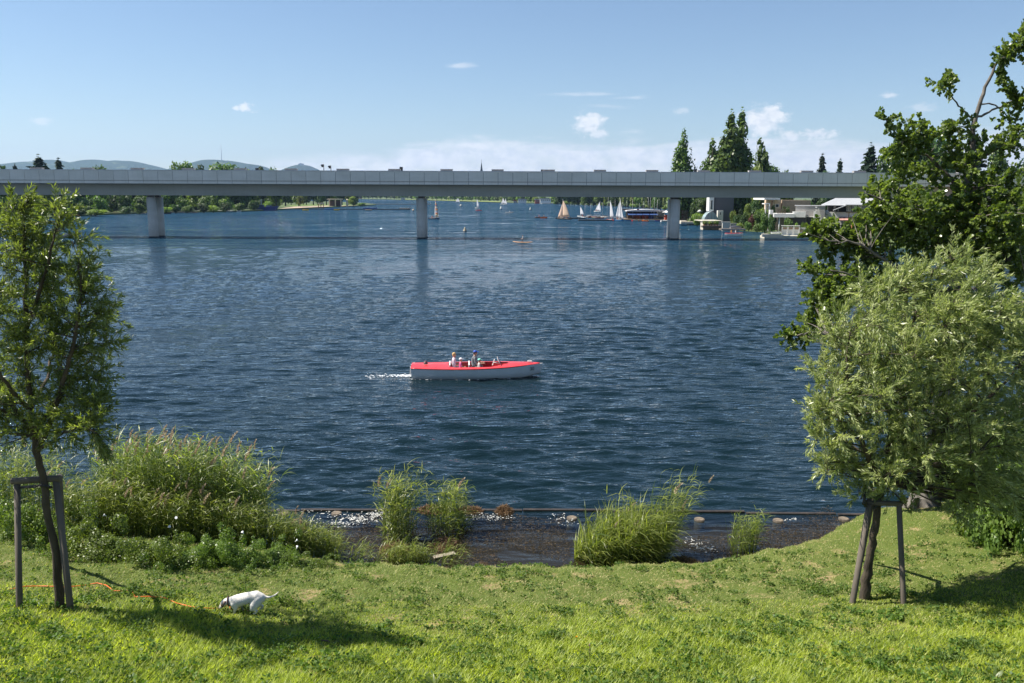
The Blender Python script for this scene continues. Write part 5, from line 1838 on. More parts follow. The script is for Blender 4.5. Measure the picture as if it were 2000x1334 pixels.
# windscreen and steering wheel
wx = cock1 - .36
mb = MB(); mb.add([(wx, -.46, .56), (wx, .46, .56), (wx - .14, .40, .80), (wx - .14, -.40, .80)], [(0, 1, 2, 3)]); 
ws = mb.build('windscreen', mat('screen_glass', (.55, .62, .66), .06, .02, spec=.9), mbt)
sm_ = ws.modifiers.new('thickness', 'SOLIDIFY'); sm_.thickness = .012
mb = MB(); mb.tube([(wx, -.47, .56), (wx - .15, -.41, .815), (wx - .15, .41, .815), (wx, .47, .56)], .013, 6); mb.build('screen_frame', lightgrey, mbt)
mb = MB(); mb.tube([(wx - .32 + .04 * math.sin(a), .28 + .15 * math.cos(a), .58 + .14 * math.sin(a)) for a in np.linspace(0, 6.283, 17)], .011, 6, cap=False); mb.tube([(wx - .05, .28, .52), (wx - .32, .28, .58)], .014, 6)
mb.build('steering_wheel', white, mbt)
# motor hood, cleat, mooring bow fitting
mb = MB(); mb.tube([(-LB / 2 + .62, 0, .55), (-LB / 2 + .62, 0, .66)], [.10, .08], 14); mb.ball((-LB / 2 + .62, 0, .68), (.085, .085, .05)); mb.build('vent_cowl', mat('cowl', (.10, .05, .06), .5), mbt)
mb = MB(); mb.box(-LB / 2 - .05, -LB / 2 + .10, -.06, .06, .50, .56); mb.tube([(-LB / 2 - .05, 0, .5), (-LB / 2 - .08, 0, -.1)], .022, 6); mb.build('rudder_head', mat('cowl2', (.30, .31, .33), .4), mbt)
mb = MB(); mb.box(LB / 2 - .55, LB / 2 - .35, -.05, .05, .655, .685); mb.tube([(LB / 2 - .5, 0, .64), (LB / 2 - .5, 0, .70)], .015, 6); mb.build('bow_cleat', white, mbt)
mb = MB(); mb.tube([(-LB / 2 + .5, -.3, .6), (-LB / 2 + 1.4, -.05, .64), (cock0 - .1, .05, .64)], .006, 4); mb.build('deck_seam', mat('deck_seam', (.8, .3, .3), .4), mbt)
# number
def lettering(body, size, parent, M, matl, name='hull_number'):
    cu = bpy.data.curves.new(name, 'FONT'); cu.body = body; cu.size = size; cu.extrude = .002; cu.align_x = 'CENTER'
    cu.materials.append(matl)
    tmp = bpy.data.objects.new(name, cu); col.objects.link(tmp)
    dg = bpy.context.evaluated_depsgraph_get(); me = bpy.data.meshes.new_from_object(tmp.evaluated_get(dg)); bpy.data.objects.remove(tmp)
    o = bpy.data.objects.new(name, me); col.objects.link(o); o.parent = parent; o.matrix_local = M
    return o
xn = LB / 2 - .36
hbn, zn = gun(xn)
hb2, _ = gun(xn - .3)
yaw = math.atan2(-(hbn - hb2), -.3)
side_ang = math.atan2(hb2 - hbn, .3)
lettering('30', .22, mbt, Matrix.Translation((xn, -hbn - .075, zn - .25)) @ Matrix.Rotation(side_ang, 4, 'Z') @ Matrix.Rotation(R(90), 4, 'X'), black)
# the wake
r2 = np.random.default_rng(5)
P = []
for i in range(260):
    u = r2.random() ** 2.2
    P.append((-LB / 2 - .05 - u * 2.0, r2.normal(0, .10 + .15 * u), .045 + .03 * r2.random() * (1 - u)))
for i in range(30):
    u = r2.random()
    P.append((-LB / 2 + u * LB * .95, -gun(-LB / 2 + u * LB * .95)[0] - .02 - .08 * r2.random(), .03))
P = np.array(P); n = len(P)
rr_ = (.008 + .022 * r2.random(n) ** 2.5)
V = np.stack([P + np.stack([np.cos(t) * rr_ * 2.0, np.sin(t) * rr_, 0 * rr_], -1) for t in (0, 1.05, 2.1, 3.14, 4.2, 5.2)] + [P + [0, 0, .012]], 1).reshape(-1, 3)
b = np.arange(n)[:, None] * 7
Fc = np.concatenate([b + [k, (k + 1) % 6, 6] for k in range(6)])
o = link('wake_foam', np_mesh('wake_foam', V, Fc), mat('wake_white', (.72, .75, .78), .5, .05), None, (mbt.location.x, mbt.location.y, 0))
o.rotation_euler = (0, 0, hdg)
tag(o, 'white foam of the wake behind the red and white motor boat', 'foam', None, 'stuff')

M4 = Matrix.Translation(mbt.location) @ Matrix.Rotation(hdg, 4, 'Z')
def onboat(px, y, z): return M4 @ Vector((-LB / 2 + LB * (px - 808) / 248, y, z))
pinkw = mat('cloth_pink_white', (.72, .58, .66), .8, .15, 14)
person(onboat(889, 0.22, .33), hdg, 'woman with short blonde hair and a pale patterned top on the rear bench', pinkw, mat('cloth_light', (.6, .58, .55), .8), hair=mat('hair_blonde', (.50, .33, .14), .7), sc=.93, sub=2, face=True, headsc=1.08, hairlen=.01)
person(onboat(902, -.10, .34), hdg, 'small child in a pink shirt and white hat beside the blonde woman', mat('cloth_pink', (.80, .13, .33), .8), mat('cloth_white2', (.7, .7, .7), .8), cap=mat('hat_white', (.82, .78, .80), .8), sc=.66, sub=2, face=True, headsc=1.35)
person(onboat(927, .20, .37), hdg, 'man in a grey shirt and blue cap sitting tallest in the boat', mat('cloth_grey', (.21, .22, .24), .8), mat('cloth_dark', (.15, .14, .14), .8), hair=mat('hair_dark', (.05, .035, .025), .7), cap=mat('cap_blue', (.012, .07, .42), .6), sc=1.0, sub=2, face=True, lean=.06, reach=.12, headsc=1.05)
person(onboat(938, -.22, .31), hdg, 'child in a mint green cap sitting in front of the man', mat('cloth_palewhite', (.66, .62, .60), .8), mat('cloth_pale2', (.55, .6, .75), .8), cap=mat('cap_mint', (.22, .62, .50), .7), sc=.68, sub=2, face=True, pose='stretch', headsc=1.35)
# ------------------------------------------------------------------ boats farther out
sailw = leafmat('sail_white', (.80, .80, .82), (.86, .86, .86), .5, .8, .1, hue=0, tcol=(1, 1, 1))
sailo = leafmat('sail_orange', (.92, .74, .58), (.94, .80, .66), .5, .8, .1, hue=0, tcol=(1, .95, .9))


def stripes():
    m, g = base_nodes('sail_striped')
    tcn = g.n('ShaderNodeTexCoord'); s = g.n('ShaderNodeSeparateXYZ'); g.put(s.inputs[0], tcn.outputs['Object'])
    r = g.n('ShaderNodeValToRGB'); r.color_ramp.interpolation = 'CONSTANT'
    cols = [(.85, .62, .28), (.75, .75, .72), (.85, .62, .28), (.60, .09, .07), (.75, .75, .72), (.12, .2, .45), (.85, .62, .28), (.60, .09, .07), (.75, .75, .72), (.85, .62, .28), (.12, .2, .45), (.8, .3, .2), (.85, .62, .28), (.75, .75, .72), (.6, .09, .07), (.85, .62, .28)]
    els = r.color_ramp.elements
    els[0].color = (*cols[0], 1); els[1].position = 1 / 16; els[1].color = (*cols[1], 1)
    for i in range(2, 16):
        e = els.new(i / 16); e.color = (*cols[i], 1)
    g.put(r.inputs[0], g.lin(s.outputs[2], .8, 6.4))
    p = g.n('ShaderNodeBsdfPrincipled'); g.put(p.inputs['Base Color'], r.outputs[0]); p.inputs['Roughness'].default_value = .8
    t = g.n('ShaderNodeBsdfTranslucent'); g.put(t.inputs[0], r.outputs[0])
    mx = g.n('ShaderNodeMixShader'); mx.inputs[0].default_value = .5
    g.nt.links.new(p.outputs[0], mx.inputs[1]); g.nt.links.new(t.outputs[0], mx.inputs[2])
    o = g.n('ShaderNodeOutputMaterial'); g.nt.links.new(mx.outputs[0], o.inputs[0])
    return m


sails = stripes()


def sail(parent, name, a, b_, c, belly, matl):
    """curved triangular sail: a tack, b clew, c head"""
    n = 7
    a, b_, c = Vector(a), Vector(b_), Vector(c)
    nrm = (b_ - a).cross(c - a).normalized()
    mb = MB(); vs, fs = [], []
    for i in range(n + 1):
        v = i / n
        l_, r_ = a.lerp(c, v), b_.lerp(c, v)
        for k in range(n + 1):
            u = k / n
            p = l_.lerp(r_, u) + nrm * belly * math.sin(u * math.pi) * (1 - v) ** .7 * math.sin(min(1, v * 2 + .5) * 1.57)
            # roach
            p += (b_ - a).normalized() * (.10 * math.sin(v * math.pi) * u * (b_ - a).length)
            vs.append(p)
    for i in range(n):
        for k in range(n):
            q = i * (n + 1) + k
            fs.append((q, q + 1, q + n + 2, q + n + 1))
    mb.add(vs, fs, 0, True)
    o = mb.build(name, matl, parent)
    s = o.modifiers.new('thickness', 'SOLIDIFY'); s.thickness = .02
    return o


def sailboat(px, py, top, Lpx, label, matl=sailw, hullc=white, rz=0.0, jib=True, main=True, jibm=None, flip=1, heel=0.0, crew=1, mastonly=False, group='sailing boats out on the lake'):
    p = W(px, py, 0); s = p.y / F
    H = (py - top) * s * 1.01; L = Lpx * s
    t = empty('sailing_boat', (p.x, p.y, 0), label, 'sailing boat', group, rz)
    t.rotation_euler = (heel, 0, rz)
    L = max(L, 3.2) * (1.0 if mastonly else 1.25)
    hull_obj(t, hull_rings(L, L * .36, .38, .5, .15, 9, .7, .4, .1, 7), hullc)
    mb = MB(); mb.add([(x_, y_, z_) for x_, y_, z_ in [(-L / 2, -L * .125, .36), (-L / 2, L * .125, .36), (0, L * .17, .36), (L * .46, 0, .46), (0, -L * .17, .36)]], [(0, 1, 2, 3, 4)])
    mb.build('deck', mat('boat_deck', (.5, .45, .38), .6), t)
    mb = MB(); mb.tube([(L * .12, 0, .1), (L * .12, 0, H)], [.05, .03], 6); mb.build('mast', lightgrey, t)
    if not mastonly:
        mb = MB(); mb.tube([(L * .12, 0, .85), (-L * .42 * flip, .15, .85)], .035, 6); mb.build('boom', lightgrey, t)
        if main: sail(t, 'mainsail', (L * .12, 0, .92), (-L * .42 * flip, .15, .92), (L * .12, 0, H * .985), .35, matl)
        if jib: sail(t, 'jib', (L * .48, 0, .55), (L * .12, -.25, .75), (L * .13, 0, H * .82), .25, jibm or matl)
    for k in range(crew):
        person((p.x - math.cos(rz) * L * (.2 - .25 * k), p.y - math.sin(rz) * L * .2, .42), rz, ['sailor', 'second sailor'][k] + ' sitting in the ' + label, [mat('cloth_red', (.5, .05, .04), .8), mat('cloth_navy', (.03, .04, .09), .8)][k % 2], mat('cloth_dark', (.15, .14, .14), .8), hair=mat('hair_dark', (.05, .035, .025), .7), sub=1, group='crews of the sailing boats')
    return t


sailboat(848, 428, 390, 22, 'boat with a striped rainbow mainsail right of the middle pier', sails, mat('hull_navy', (.03, .05, .12), .4), R(-38), True, True, sailw, crew=2, flip=-1)
sailboat(932.5, 407, 388, 10, 'small boat with one bright white sail above a red kayak', rz=R(140), jib=False, crew=0)
sailboat(894, 395.5, 386.5, 10, 'tiny far white sail right of the striped sail', rz=R(-40), crew=0)
sailboat(983, 399, 386, 9, 'left boat of the far pair of white sails', rz=R(135), crew=0)
sailboat(987, 400, 387.5, 9, 'right boat of the far pair of white sails', rz=R(-50), crew=0)
sailboat(1102, 428.5, 390, 24, 'boat with tall pale orange sails left of the jetty', sailo, mat('hull_tar', (.10, .08, .07), .4), R(148), True, True, sailo, crew=2)
sailboat(1135, 424, 404, 10, 'small white dinghy sail above the jetty end', rz=R(130), jib=False, crew=1)
sailboat(1167, 414, 393, 10, 'heeling dinghy with a white sail behind the jetty', rz=R(-45), heel=R(-14), crew=1)
sailboat(1193, 431, 392, 13, 'left of two tall white sails beside the club, red hull', hullc=redpaint, rz=R(125), jib=False, crew=1)
sailboat(1209, 431.5, 389, 12, 'right of two tall white sails beside the club, blue hull', hullc=cyanp, rz=R(-50), flip=1, crew=1)

def skiff(px, py, Lm, label, hullc, rz=0.0, crew=(), cat='boat', deckc=None, name='rowing_boat', group='small boats on the lake', hh=.35, z=0.0):
    p = W(px, py, 0)
    t = empty(name, (p.x, p.y, z), label, cat, group, rz)
    hull_obj(t, hull_rings(Lm, Lm * .34 if name != 'kayak' else .62, hh, hh + .12, .1, 9, .6, .42, .08, 7), hullc)
    mb = MB(); mb.box(-Lm * .4, Lm * .3, -Lm * .11, Lm * .11, hh - .14, hh - .08); mb.build('deck', deckc or brownw, t)
    mb = MB(); rg_ = hull_rings(Lm, (Lm * .34 if name != 'kayak' else .62), hh, hh + .12, .1, 9, .6, .42, .08, 7)
    for e_ in (0, -1): mb.tube([q[e_] for q in rg_], .035, 5)
    mb.build('gunwale', deckc or hullc, t)
    for k, (off, topc, lab) in enumerate(crew):
        person((p.x + math.cos(rz) * off, p.y + math.sin(rz) * off, z + hh + .05), rz, lab, topc, mat('cloth_dark', (.15, .14, .14), .8), hair=mat('hair_dark', (.05, .035, .025), .7), group='people in small boats')
    return t


clr, cln, clw, clo = mat('cloth_red', (.5, .05, .04), .8), mat('cloth_navy', (.03, .04, .09), .8), mat('cloth_white3', (.7, .7, .68), .8), mat('cloth_orange', (.7, .25, .05), .8)
skiff(1433, 461, 3.6, 'small white boat with red rim near the right bank', white, R(-20), [(-.5, clo, 'passenger in orange in the red rimmed boat'), (.35, clw, 'passenger in white in the red rimmed boat')], 'motor boat', redpaint, 'motor_boat', hh=.55)
skiff(103, 463, 6.0, 'long pale motor boat behind the left willow', offwhite, R(2), [(-.4, cln, 'left of two dark figures in the pale boat'), (.8, cln, 'right of two dark figures in the pale boat')], 'motor boat', None, 'motor_boat', hh=.55)
skiff(1057, 425.5, 4.4, 'brown rowing boat left of the orange sail', mat('hull_brown', (.22, .12, .10), .5), R(5), [(-.8, clr, 'rower in red in the brown boat'), (1.0, mat('skin2', (.4, .22, .15), .6), 'bare shouldered rower in the brown boat')], 'rowing boat')
skiff(995, 415, 4.2, 'pale board with one person in the middle of the lake', offwhite, R(0), [(0, clw, 'person on the pale board in the middle of the lake')], 'kayak', offwhite, 'kayak', hh=.16)
skiff(935, 411.5, 3.2, 'red kayak under the small white sail', redpaint, 0, [(-.4, clr, 'left paddler in the red kayak'), (.4, clr, 'right paddler in the red kayak')], 'kayak', redpaint, 'kayak', hh=.2)
skiff(1062, 426.3, 2.4, 'orange kayak behind the brown rowing boat', orangep, 0, [], 'kayak', orangep, 'kayak', hh=.14)
# paddle board rider
p = W(1021, 474, 0)
t = empty('paddle_board', (p.x, p.y, 0), 'orange paddle board with a kneeling rider in front of the bridge', 'paddle board', None, R(-17))
mb = MB(); mb.loft([[(x_, w_ * math.cos(a), .08 + .05 * math.sin(a) + .10 * abs(x_ / 1.7) ** 4) for a in np.linspace(0, 6.283, 9)[:-1]] for x_, w_ in ((-1.75, .04), (-1.5, .24), (-.8, .38), (0, .41), (.8, .37), (1.5, .2), (1.75, .03))]); mb.build('board', mat('board_orange', (.75, .38, .16), .5), t)
person((p.x, p.y, .50), R(180), 'rider in black and white kneeling on the orange board', mat('cloth_bw', (.5, .5, .5), .8, .45, 9), black, hair=mat('hair_dark', (.05, .035, .025), .7), pose='kneel')
# buoys
buoym = mat('buoy_weathered', (.42, .36, .25), .7, .25, 5)


def buoy(px, py, hpx, label, matl, cone=True):
    p = W(px, py, 0); s = p.y / F; h = hpx * s
    t = empty('buoy', (p.x, p.y, 0), label, 'buoy', 'buoys on the lake')
    mb = MB()
    if cone: mb.tube([(0, 0, -.2), (0, 0, h * .12), (0, 0, h * .3), (0, 0, h * .8), (0, 0, h)], [h * .42, h * .44, h * .36, h * .15, h * .08], 12)
    else: mb.ball((0, 0, h * .4), h * .5, 0, 12, 8)
    mb.build('float', matl, t)
    mb = MB(); mb.tube([(0, 0, -.3), (0, 0, h * .14)], [h * .46, h * .46], 12); mb.build('base', black, t)


buoy(908, 452, 8.5, 'pointed weathered buoy between bridge and sails', buoym)
buoy(978.5, 408, 5.5, 'small cone buoy right of the far sails', mat('buoy_white', (.6, .62, .6), .6))
buoy(1036, 410, 5.5, 'grey cone buoy left of the rowing boat', mat('buoy_grey', (.35, .38, .36), .6))
buoy(900, 403, 4, 'pale round buoy beyond the striped sail', offwhite, False)
buoy(807, 412, 4, 'cream buoy left of the middle pier top', mat('buoy_cream', (.7, .55, .4), .6), False)

# ------------------------------------------------------------------ pixel-measured boxes for buildings
class PB:
    def __init__(s, name, px, py, Y, label, cat, group=None):
        p = D(px, py, Y)
        s.Y = Y
        s.o = Vector((p.x, Y, LZ))
        s.t = empty(name, s.o, label, cat, group)

    def r(s, px0, px1, py0, py1, dy=0.0):
        a = D(px0, py1, s.Y + dy) - s.o; b_ = D(px1, py0, s.Y + dy) - s.o
        return a.x, b_.x, a.z, b_.z

    def box(s, name, m, px0, px1, py0, py1, dy=0.0, depth=1.0, parent=None, ground=False, bevel=0):
        x0, x1, z0, z1 = s.r(px0, px1, py0, py1, dy)
        if ground: z0 = -.6
        mb = MB(); mb.box(x0, x1, dy, dy + depth, z0, z1)
        return mb.build(name, m, parent or s.t, bevel=bevel)

    def window(s, px0, px1, py0, py1, dy=0.0, frame=None, n=1, name='window'):
        """frame proud of the wall with a recessed pane"""
        x0, x1, z0, z1 = s.r(px0, px1, py0, py1, dy)
        fw = max(.05, (x1 - x0) * .08)
        mb = MB()
        mb.box(x0, x1, dy - .06, dy + .02, z0, z0 + fw); mb.box(x0, x1, dy - .06, dy + .02, z1 - fw, z1)
        for i in range(n + 1):
            xx = x0 + (x1 - x0 - fw) * i / n
            mb.box(xx, xx + fw, dy - .06, dy + .02, z0 + fw, z1 - fw)
        f = mb.build(name, frame or white, s.t)
        mb = MB(); mb.box(x0 + fw * .5, x1 - fw * .5, dy - .02, dy - .005, z0 + fw * .5, z1 - fw * .5); mb.build('pane', glassd, f)
        return f


rooftile = mat('roof_red', (.30, .10, .06), .8, .2, 3)
roofgrey = mat('roof_grey', (.36, .37, .39), .6, .08, 2)
# --- right bank, from the right pier outwards
h = PB('house', 1340, 400, 300, 'pinkish white house with a balcony just right of the right pier', 'house')
h.box('wall', mat('wall_pinkwhite', (.58, .47, .42), .8), 1331.5, 1352, 386, 412, 0, 9, ground=True)
h.box('balcony', mat('balcony_dark', (.14, .05, .05), .7), 1330, 1350, 402, 408, -1.5, 1.4)
for a in (1333, 1340, 1346): h.window(a, a + 3, 391, 400, 0, white)
h.box('side_wing', white, 1347, 1353, 393, 406, -.6, 3)
h = PB('slat_fence', 1338, 430, 240, 'dark purplish slatted fence beside the right pier', 'fence')
for k in range(9): h.box('slat', mat('fence_plum', (.045, .022, .028), .7), 1331 + k * 1.45, 1332.3 + k * 1.45, 411, 431, 0, .05, ground=True)
h = PB('modern_house', 1408, 420, 222, 'dark grey modern house with one tall white framed window', 'house')
h.box('wall', mat('clad_grey', (.10, .10, .115), .6, .05), 1394, 1434, 380, 431, 0, 9, ground=True)
h.box('window_bay', white, 1384.5, 1395, 383, 412, -.8, 3.0)
f = h.window(1387, 1393, 391, 409.5, -.83, white, 1); h.box('blind', mat('blind', (.30, .36, .40), .5), 1390.5, 1392.3, 393, 407, -.9, .04, f)
h.box('annex', offwhite, 1401.5, 1413, 411, 431, -2.2, 2.0, ground=True); h.window(1405, 1408.5, 414, 420, -2.23, white)
h.box('roof', midgrey, 1393, 1435, 378.5, 380, -.3, 9.6)
h = PB('glass_house', 1389, 431, 219, 'low glazed conservatory with a curved roof left of the grey house', 'conservatory')
x0, x1, z0, z1 = h.r(1376, 1403, 413.5, 431)
ph_ = [(x0 + (x1 - x0) * i / 8, z0 + (z1 - z0) * (.25 + .75 * math.sin(math.pi * (i / 8)) ** .7)) for i in range(9)]
mb = MB(); mb.prism([(x0, -.3)] + ph_ + [(x1, -.3)], 'y', 0, 3.4); mb.build('glazing', mat('pale_glass', (.36, .44, .46), .15, .08, 1.0, spec=.9), h.t)
for i in (0, 2, 4, 6, 8):
    mb = MB(); q = ph_[i]; mb.box(q[0] - .05, q[0] + .05, -.06, -.01, -.3, q[1]); mb.build('mullion', midgrey, h.t)
h = PB('railing', 1366, 430, 214, 'thin grey railing on the waterside terrace', 'railing')
h.box('rail', midgrey, 1364, 1386, 423.6, 424.2, 0, .05)
for k in range(6): h.box('post', midgrey, 1364 + k * 4.2, 1364.6 + k * 4.2, 424, 433, 0, .06)
h = PB('terrace', 1385, 440, 207, 'beige stone terrace with flower pots at the water', 'terrace')
h.box('wall', stonew, 1373, 1411, 432, 446, 0, 3, ground=True); h.box('paving', stonew, 1372, 1412, 431, 432.3, -.2, 9)
h.box('lower_step', dockw, 1372, 1411, 441, 444.5, -2.2, 2.0); h.box('white_panel', white, 1384, 1398, 431.5, 434.4, -.3, .1)
for k, a in enumerate((1375, 1379, 1386, 1390, 1396, 1401)):
    q = D(a, 440, 205.5)
    t = empty('potted_plant', (q.x, q.y, q.z - .15), ['potted plant with yellow flowers at the left terrace corner', 'second potted plant on the beige terrace', 'potted plant below the white terrace panel', 'dark round potted plant mid terrace', 'potted plant with red flowers on the terrace', 'rightmost potted plant on the beige terrace'][k], 'plant', 'pots on the beige terrace')
    mb = MB(); mb.tube([(0, 0, 0), (0, 0, .35)], [.16, .22], 8); mb.build('pot', mat('terracotta', (.35, .14, .08), .8), t)
    cm_ = crown_mesh('foliage', [((0, 0, .75), (.35, .35, .42))], 160, .12, 90 + k); cm_.materials.append(L_mid if k % 2 else L_light)
    link('foliage', cm_, None, t, kind='stuff')
h = PB('garden_wall', 1433, 440, 200, 'white garden wall with a covered awning along the right bank', 'wall')
h.box('wall', offwhite, 1411, 1427, 434, 445.5, 0, .5, ground=True); h.box('side_wall', stonew, 1427, 1445, 436, 445, .4, .5, ground=True)
h.box('cap', white, 1410.5, 1427.5, 433.4, 434, -.1, .7)
h = PB('floating_dock', 1432, 449, 190, 'grey floating dock with a covered boat beside the white wall', 'dock')
h.box('deck', dockw, 1409, 1457, 446.8, 449.8, 0, 2.4); h.box('edge', lightgrey, 1408.8, 1457.2, 447.2, 448.6, -.08, .07)
for a in (1411, 1425, 1453): h.box('pile', dockw, a, a + 1.0, 441, 451, .3, .12)
q = D(1437, 446.5, 191.5)
t = empty('covered_boat', (q.x, q.y, q.z), 'boat under a dark blue grey cover on the floating dock', 'boat', None, R(3))
hull_obj(t, hull_rings(2.6, 1.0, .35, .42, .1, 9, .7), lightgrey)
mb = MB(); mb.loft([[(x_, w_ * math.cos(a), .33 + h_ * math.sin(a)) for a in np.linspace(0, math.pi, 7)] for x_, w_, h_ in ((-1.28, .36, .15), (-.6, .5, .34), (.2, .5, .36), (.9, .3, .22), (1.28, .04, .08))], 0, True, closed=False, cap=False); mb.build('cover', mat('cover_navy', (.045, .05, .07), .7), t)
h = PB('stone_quay', 1352, 436, 235, 'pale concrete jetty right of the right pier', 'jetty')
h.box('deck', stonew, 1330, 1371, 433.5, 437.2, 0, 3.0); h.box('front', mat('quay_dark', (.12, .10, .08), .8), 1345, 1371, 437.2, 439.4, .15, 2.5)
h.box('steps', stonew, 1330, 1342, 431, 434, 2.0, 3.0)
h = PB('house', 1438, 396, 245, 'yellow house under a dark pitched roof behind the big poplar', 'house')
h.box('wall', mat('wall_yellow', (.62, .42, .12), .8), 1426, 1452, 394, 425, 0, 7, ground=True)
x0, x1, z0, z1 = h.r(1424, 1460, 384, 395)
mb = MB(); mb.prism([(-.5, z0), (3.5, z1 + .8), (7.5, z0), (7.5, z0 - .2), (-.5, z0 - .2)], 'x', x0, x1); mb.build('roof', mat('roof_slate', (.07, .07, .085), .7, .1, 3), h.t)
h.window(1437, 1441, 397, 401.5); h.window(1444, 1448, 397, 401.5)
h.box('balcony', midgrey, 1426, 1432, 404, 412, -1.2, 1.1)
h = PB('beige_house', 1535, 396, 196, 'beige flat house with a projecting white roof slab', 'house')
h.box('wall', beige, 1512, 1526, 389, 418, 0, 8, ground=True); h.box('rear_wing', mat('wall_beige2', (.42, .31, .22), .8), 1526, 1584, 391, 418, 1.5, 7, ground=True)
h.box('roof_slab', white, 1493, 1524, 386.8, 390.2, -2.2, 9); h.box('porch_post', mat('post_brown', (.3, .15, .08), .8), 1507, 1509.5, 390, 405, -1.8, .3, ground=True)
h.window(1514, 1521.5, 398.5, 405, 0, white)
h = PB('pergola', 1499, 405, 188, 'small white garden pergola in the bushes', 'pergola')
h.box('beam', white, 1493.5, 1504, 397, 398.8, 0, 2.0)
for a, dy in ((1494.5, 0), (1501.5, 0), (1496, 1.8), (1502.8, 1.8)): h.box('post', white, a, a + 1.3, 398.8, 409, dy, .15, ground=True)
h = PB('terrace_house', 1530, 430, 177, 'white raised terrace on a round column with a brown fence on top', 'terrace')
h.box('slab', white, 1512.5, 1551, 417.3, 424.5, 0, 6); h.box('back_wall', mat('wall_taupe', (.24, .19, .15), .8), 1511, 1550, 424.5, 448, 3, .4, ground=True)
x0, x1, z0, z1 = h.r(1521, 1524.4, 424.5, 447); mb = MB(); mb.tube([((x0 + x1) / 2, .6, -.3), ((x0 + x1) / 2, .6, z1)], (x1 - x0) / 2, 12); mb.build('column', white, h.t)
h.box('corner_post', white, 1531.5, 1534, 424, 431, .3, .3)
for k in range(10): h.box('fence_board', mat('board_brown', (.16, .11, .08), .8), 1518.5 + k * 1.65, 1519.9 + k * 1.65, 408, 417.2, .2, .05)
h.t.rotation_euler.z = R(-15)
h = PB('garage_house', 1578, 425, 178, 'grey boxy building with a white parapet over a dark garage', 'building')
h.box('upper_wall', mat('cement_grey', (.36, .35, .335), .8, .08, 1.0), 1551.5, 1607, 402.3, 424, 1.0, 7, ground=True)
h.box('coping', lightgrey, 1551, 1608, 401.5, 402.3, .9, 7.2)
h.box('parapet', white, 1550, 1575.5, 413.5, 424.5, -.4, 1.3); h.box('ledge', offwhite, 1575.5, 1597, 422.6, 424, -.2, 1.1)
h.box('lower_wall', mat('door_plum', (.075, .065, .075), .7), 1549.5, 1574, 425.2, 445, -.1, 1.0, ground=True); h.box('opening', black, 1574, 1601, 424.2, 445, .6, .35, ground=True)
h.box('mast', white, 1591.8, 1593, 404, 424, .5, .12); h.box('mast_head', white, 1590.5, 1594, 403.6, 406, .45, .2)
x0, x1, z0, z1 = h.r(1596, 1610, 412, 442, -1.5)
mb = MB(); mb.prism([(x0, z1), (x0 + .5, z1 + .6), (x1 + .15, z0 + .7), (x1 + .15, z0), (x1 - .4, z0)], 'y', -1.5, -1.4); mb.build('stair_rail', offwhite, h.t)
for k in range(9):
    f = k / 8; mb = MB(); xx = x0 + .2 + (x1 - x0 - .3) * f; zz = z1 - (z1 - z0) * f
    mb.box(xx - .14, xx + .14, -1.4, -.4, zz - .05, zz); mb.build('step', lightgrey, h.t)
h.box('landing', white, 1592.5, 1599, 413.5, 426, -1.3, 1.2); h.box('stair_post', white, 1596.5, 1598.8, 409, 414, -1.35, .25)
h.t.rotation_euler.z = R(-18)
h = PB('white_house', 1650, 425, 181, 'white villa with a grey hipped roof and a row of white windows', 'house')
h.box('wall', mat('villa_white', (.74, .73, .70), .6, .04), 1608, 1694, 414.5, 447, 0, 9, ground=True)
h.box('upper_wall', mat('villa_dark', (.10, .09, .085), .8), 1612, 1694, 400.5, 414.5, 2.5, 7)
h.box('light_pier', offwhite, 1622.5, 1628, 402, 414.5, 2.2, .4)
x0, x1, z0, z1 = h.r(1609, 1730, 388.5, 401)
mb = MB(); ym = 6.0
mb.add([(x0, .6, z0), (x1, .6, z0), (x1, 11.5, z0), (x0, 11.5, z0), (x0 + 3.0, ym, z1 + .25), (x1 - 3.0, ym, z1 + .25)], [(0, 1, 5, 4), (1, 2, 5), (2, 3, 4, 5), (3, 0, 4), (0, 3, 2, 1)]); mb.build('roof', roofgrey, h.t)
h.box('chimney', midgrey, 1666, 1672, 386, 395, 4.5, .8)
h.box('dormer', mat('villa_dark', (.10, .09, .085), .8), 1653, 1700, 399.5, 414.8, -.2, 6)
x0, x1, z0, z1 = h.r(1651.5, 1700, 396.5, 399.3)
mb = MB(); mb.prism([(-.7, z0), (4.5, z1 + .3), (4.5, z1 + .1), (-.7, z0 - .15)], 'x', x0, x1); mb.build('dormer_roof', roofgrey, h.t)
for a in (1654, 1664.2, 1674.4, 1684.6): h.window(a, a + 8.6, 400.9, 412.6, -.25, white, 2)
x0, x1, z0, z1 = h.r(1629, 1653, 400, 410)
mb = MB(); mb.prism([(x0, z0), (x1, z1), (x1, z1 - .15), (x0, z0 - .15)], 'y', -1.2, 2.5); mb.build('porch_roof', roofgrey, h.t)
h.box('porch_post', white, 1640.5, 1641.8, 406, 414.5, -1.0, .15)
x0, x1, z0, z1 = h.r(1639, 1664.5, 423.5, 428.8)
mb = MB(); mb.prism([(-.05, z1), (-1.5, z0), (-1.5, z0 - .18), (-.05, z1 - .1)], 'x', x0, x1); mb.build('awning', mat('awning_pink', (.62, .33, .28), .8, .2, 1.5, stretch=(4, .1, .1)), h.t)
h.box('glazed_door', glassd, 1643.5, 1646.5, 431, 446, -.04, .05); h.box('glazed_door', glassd, 1648.8, 1652, 431, 446, -.04, .05)
h.box('door_frame', white, 1641, 1655, 429.3, 431, -.12, .12)
h.box('brown_wing', mat('wall_brown2', (.15, .10, .07), .8), 1655.5, 1664.5, 431.5, 450, -1.2, 1.2, ground=True)
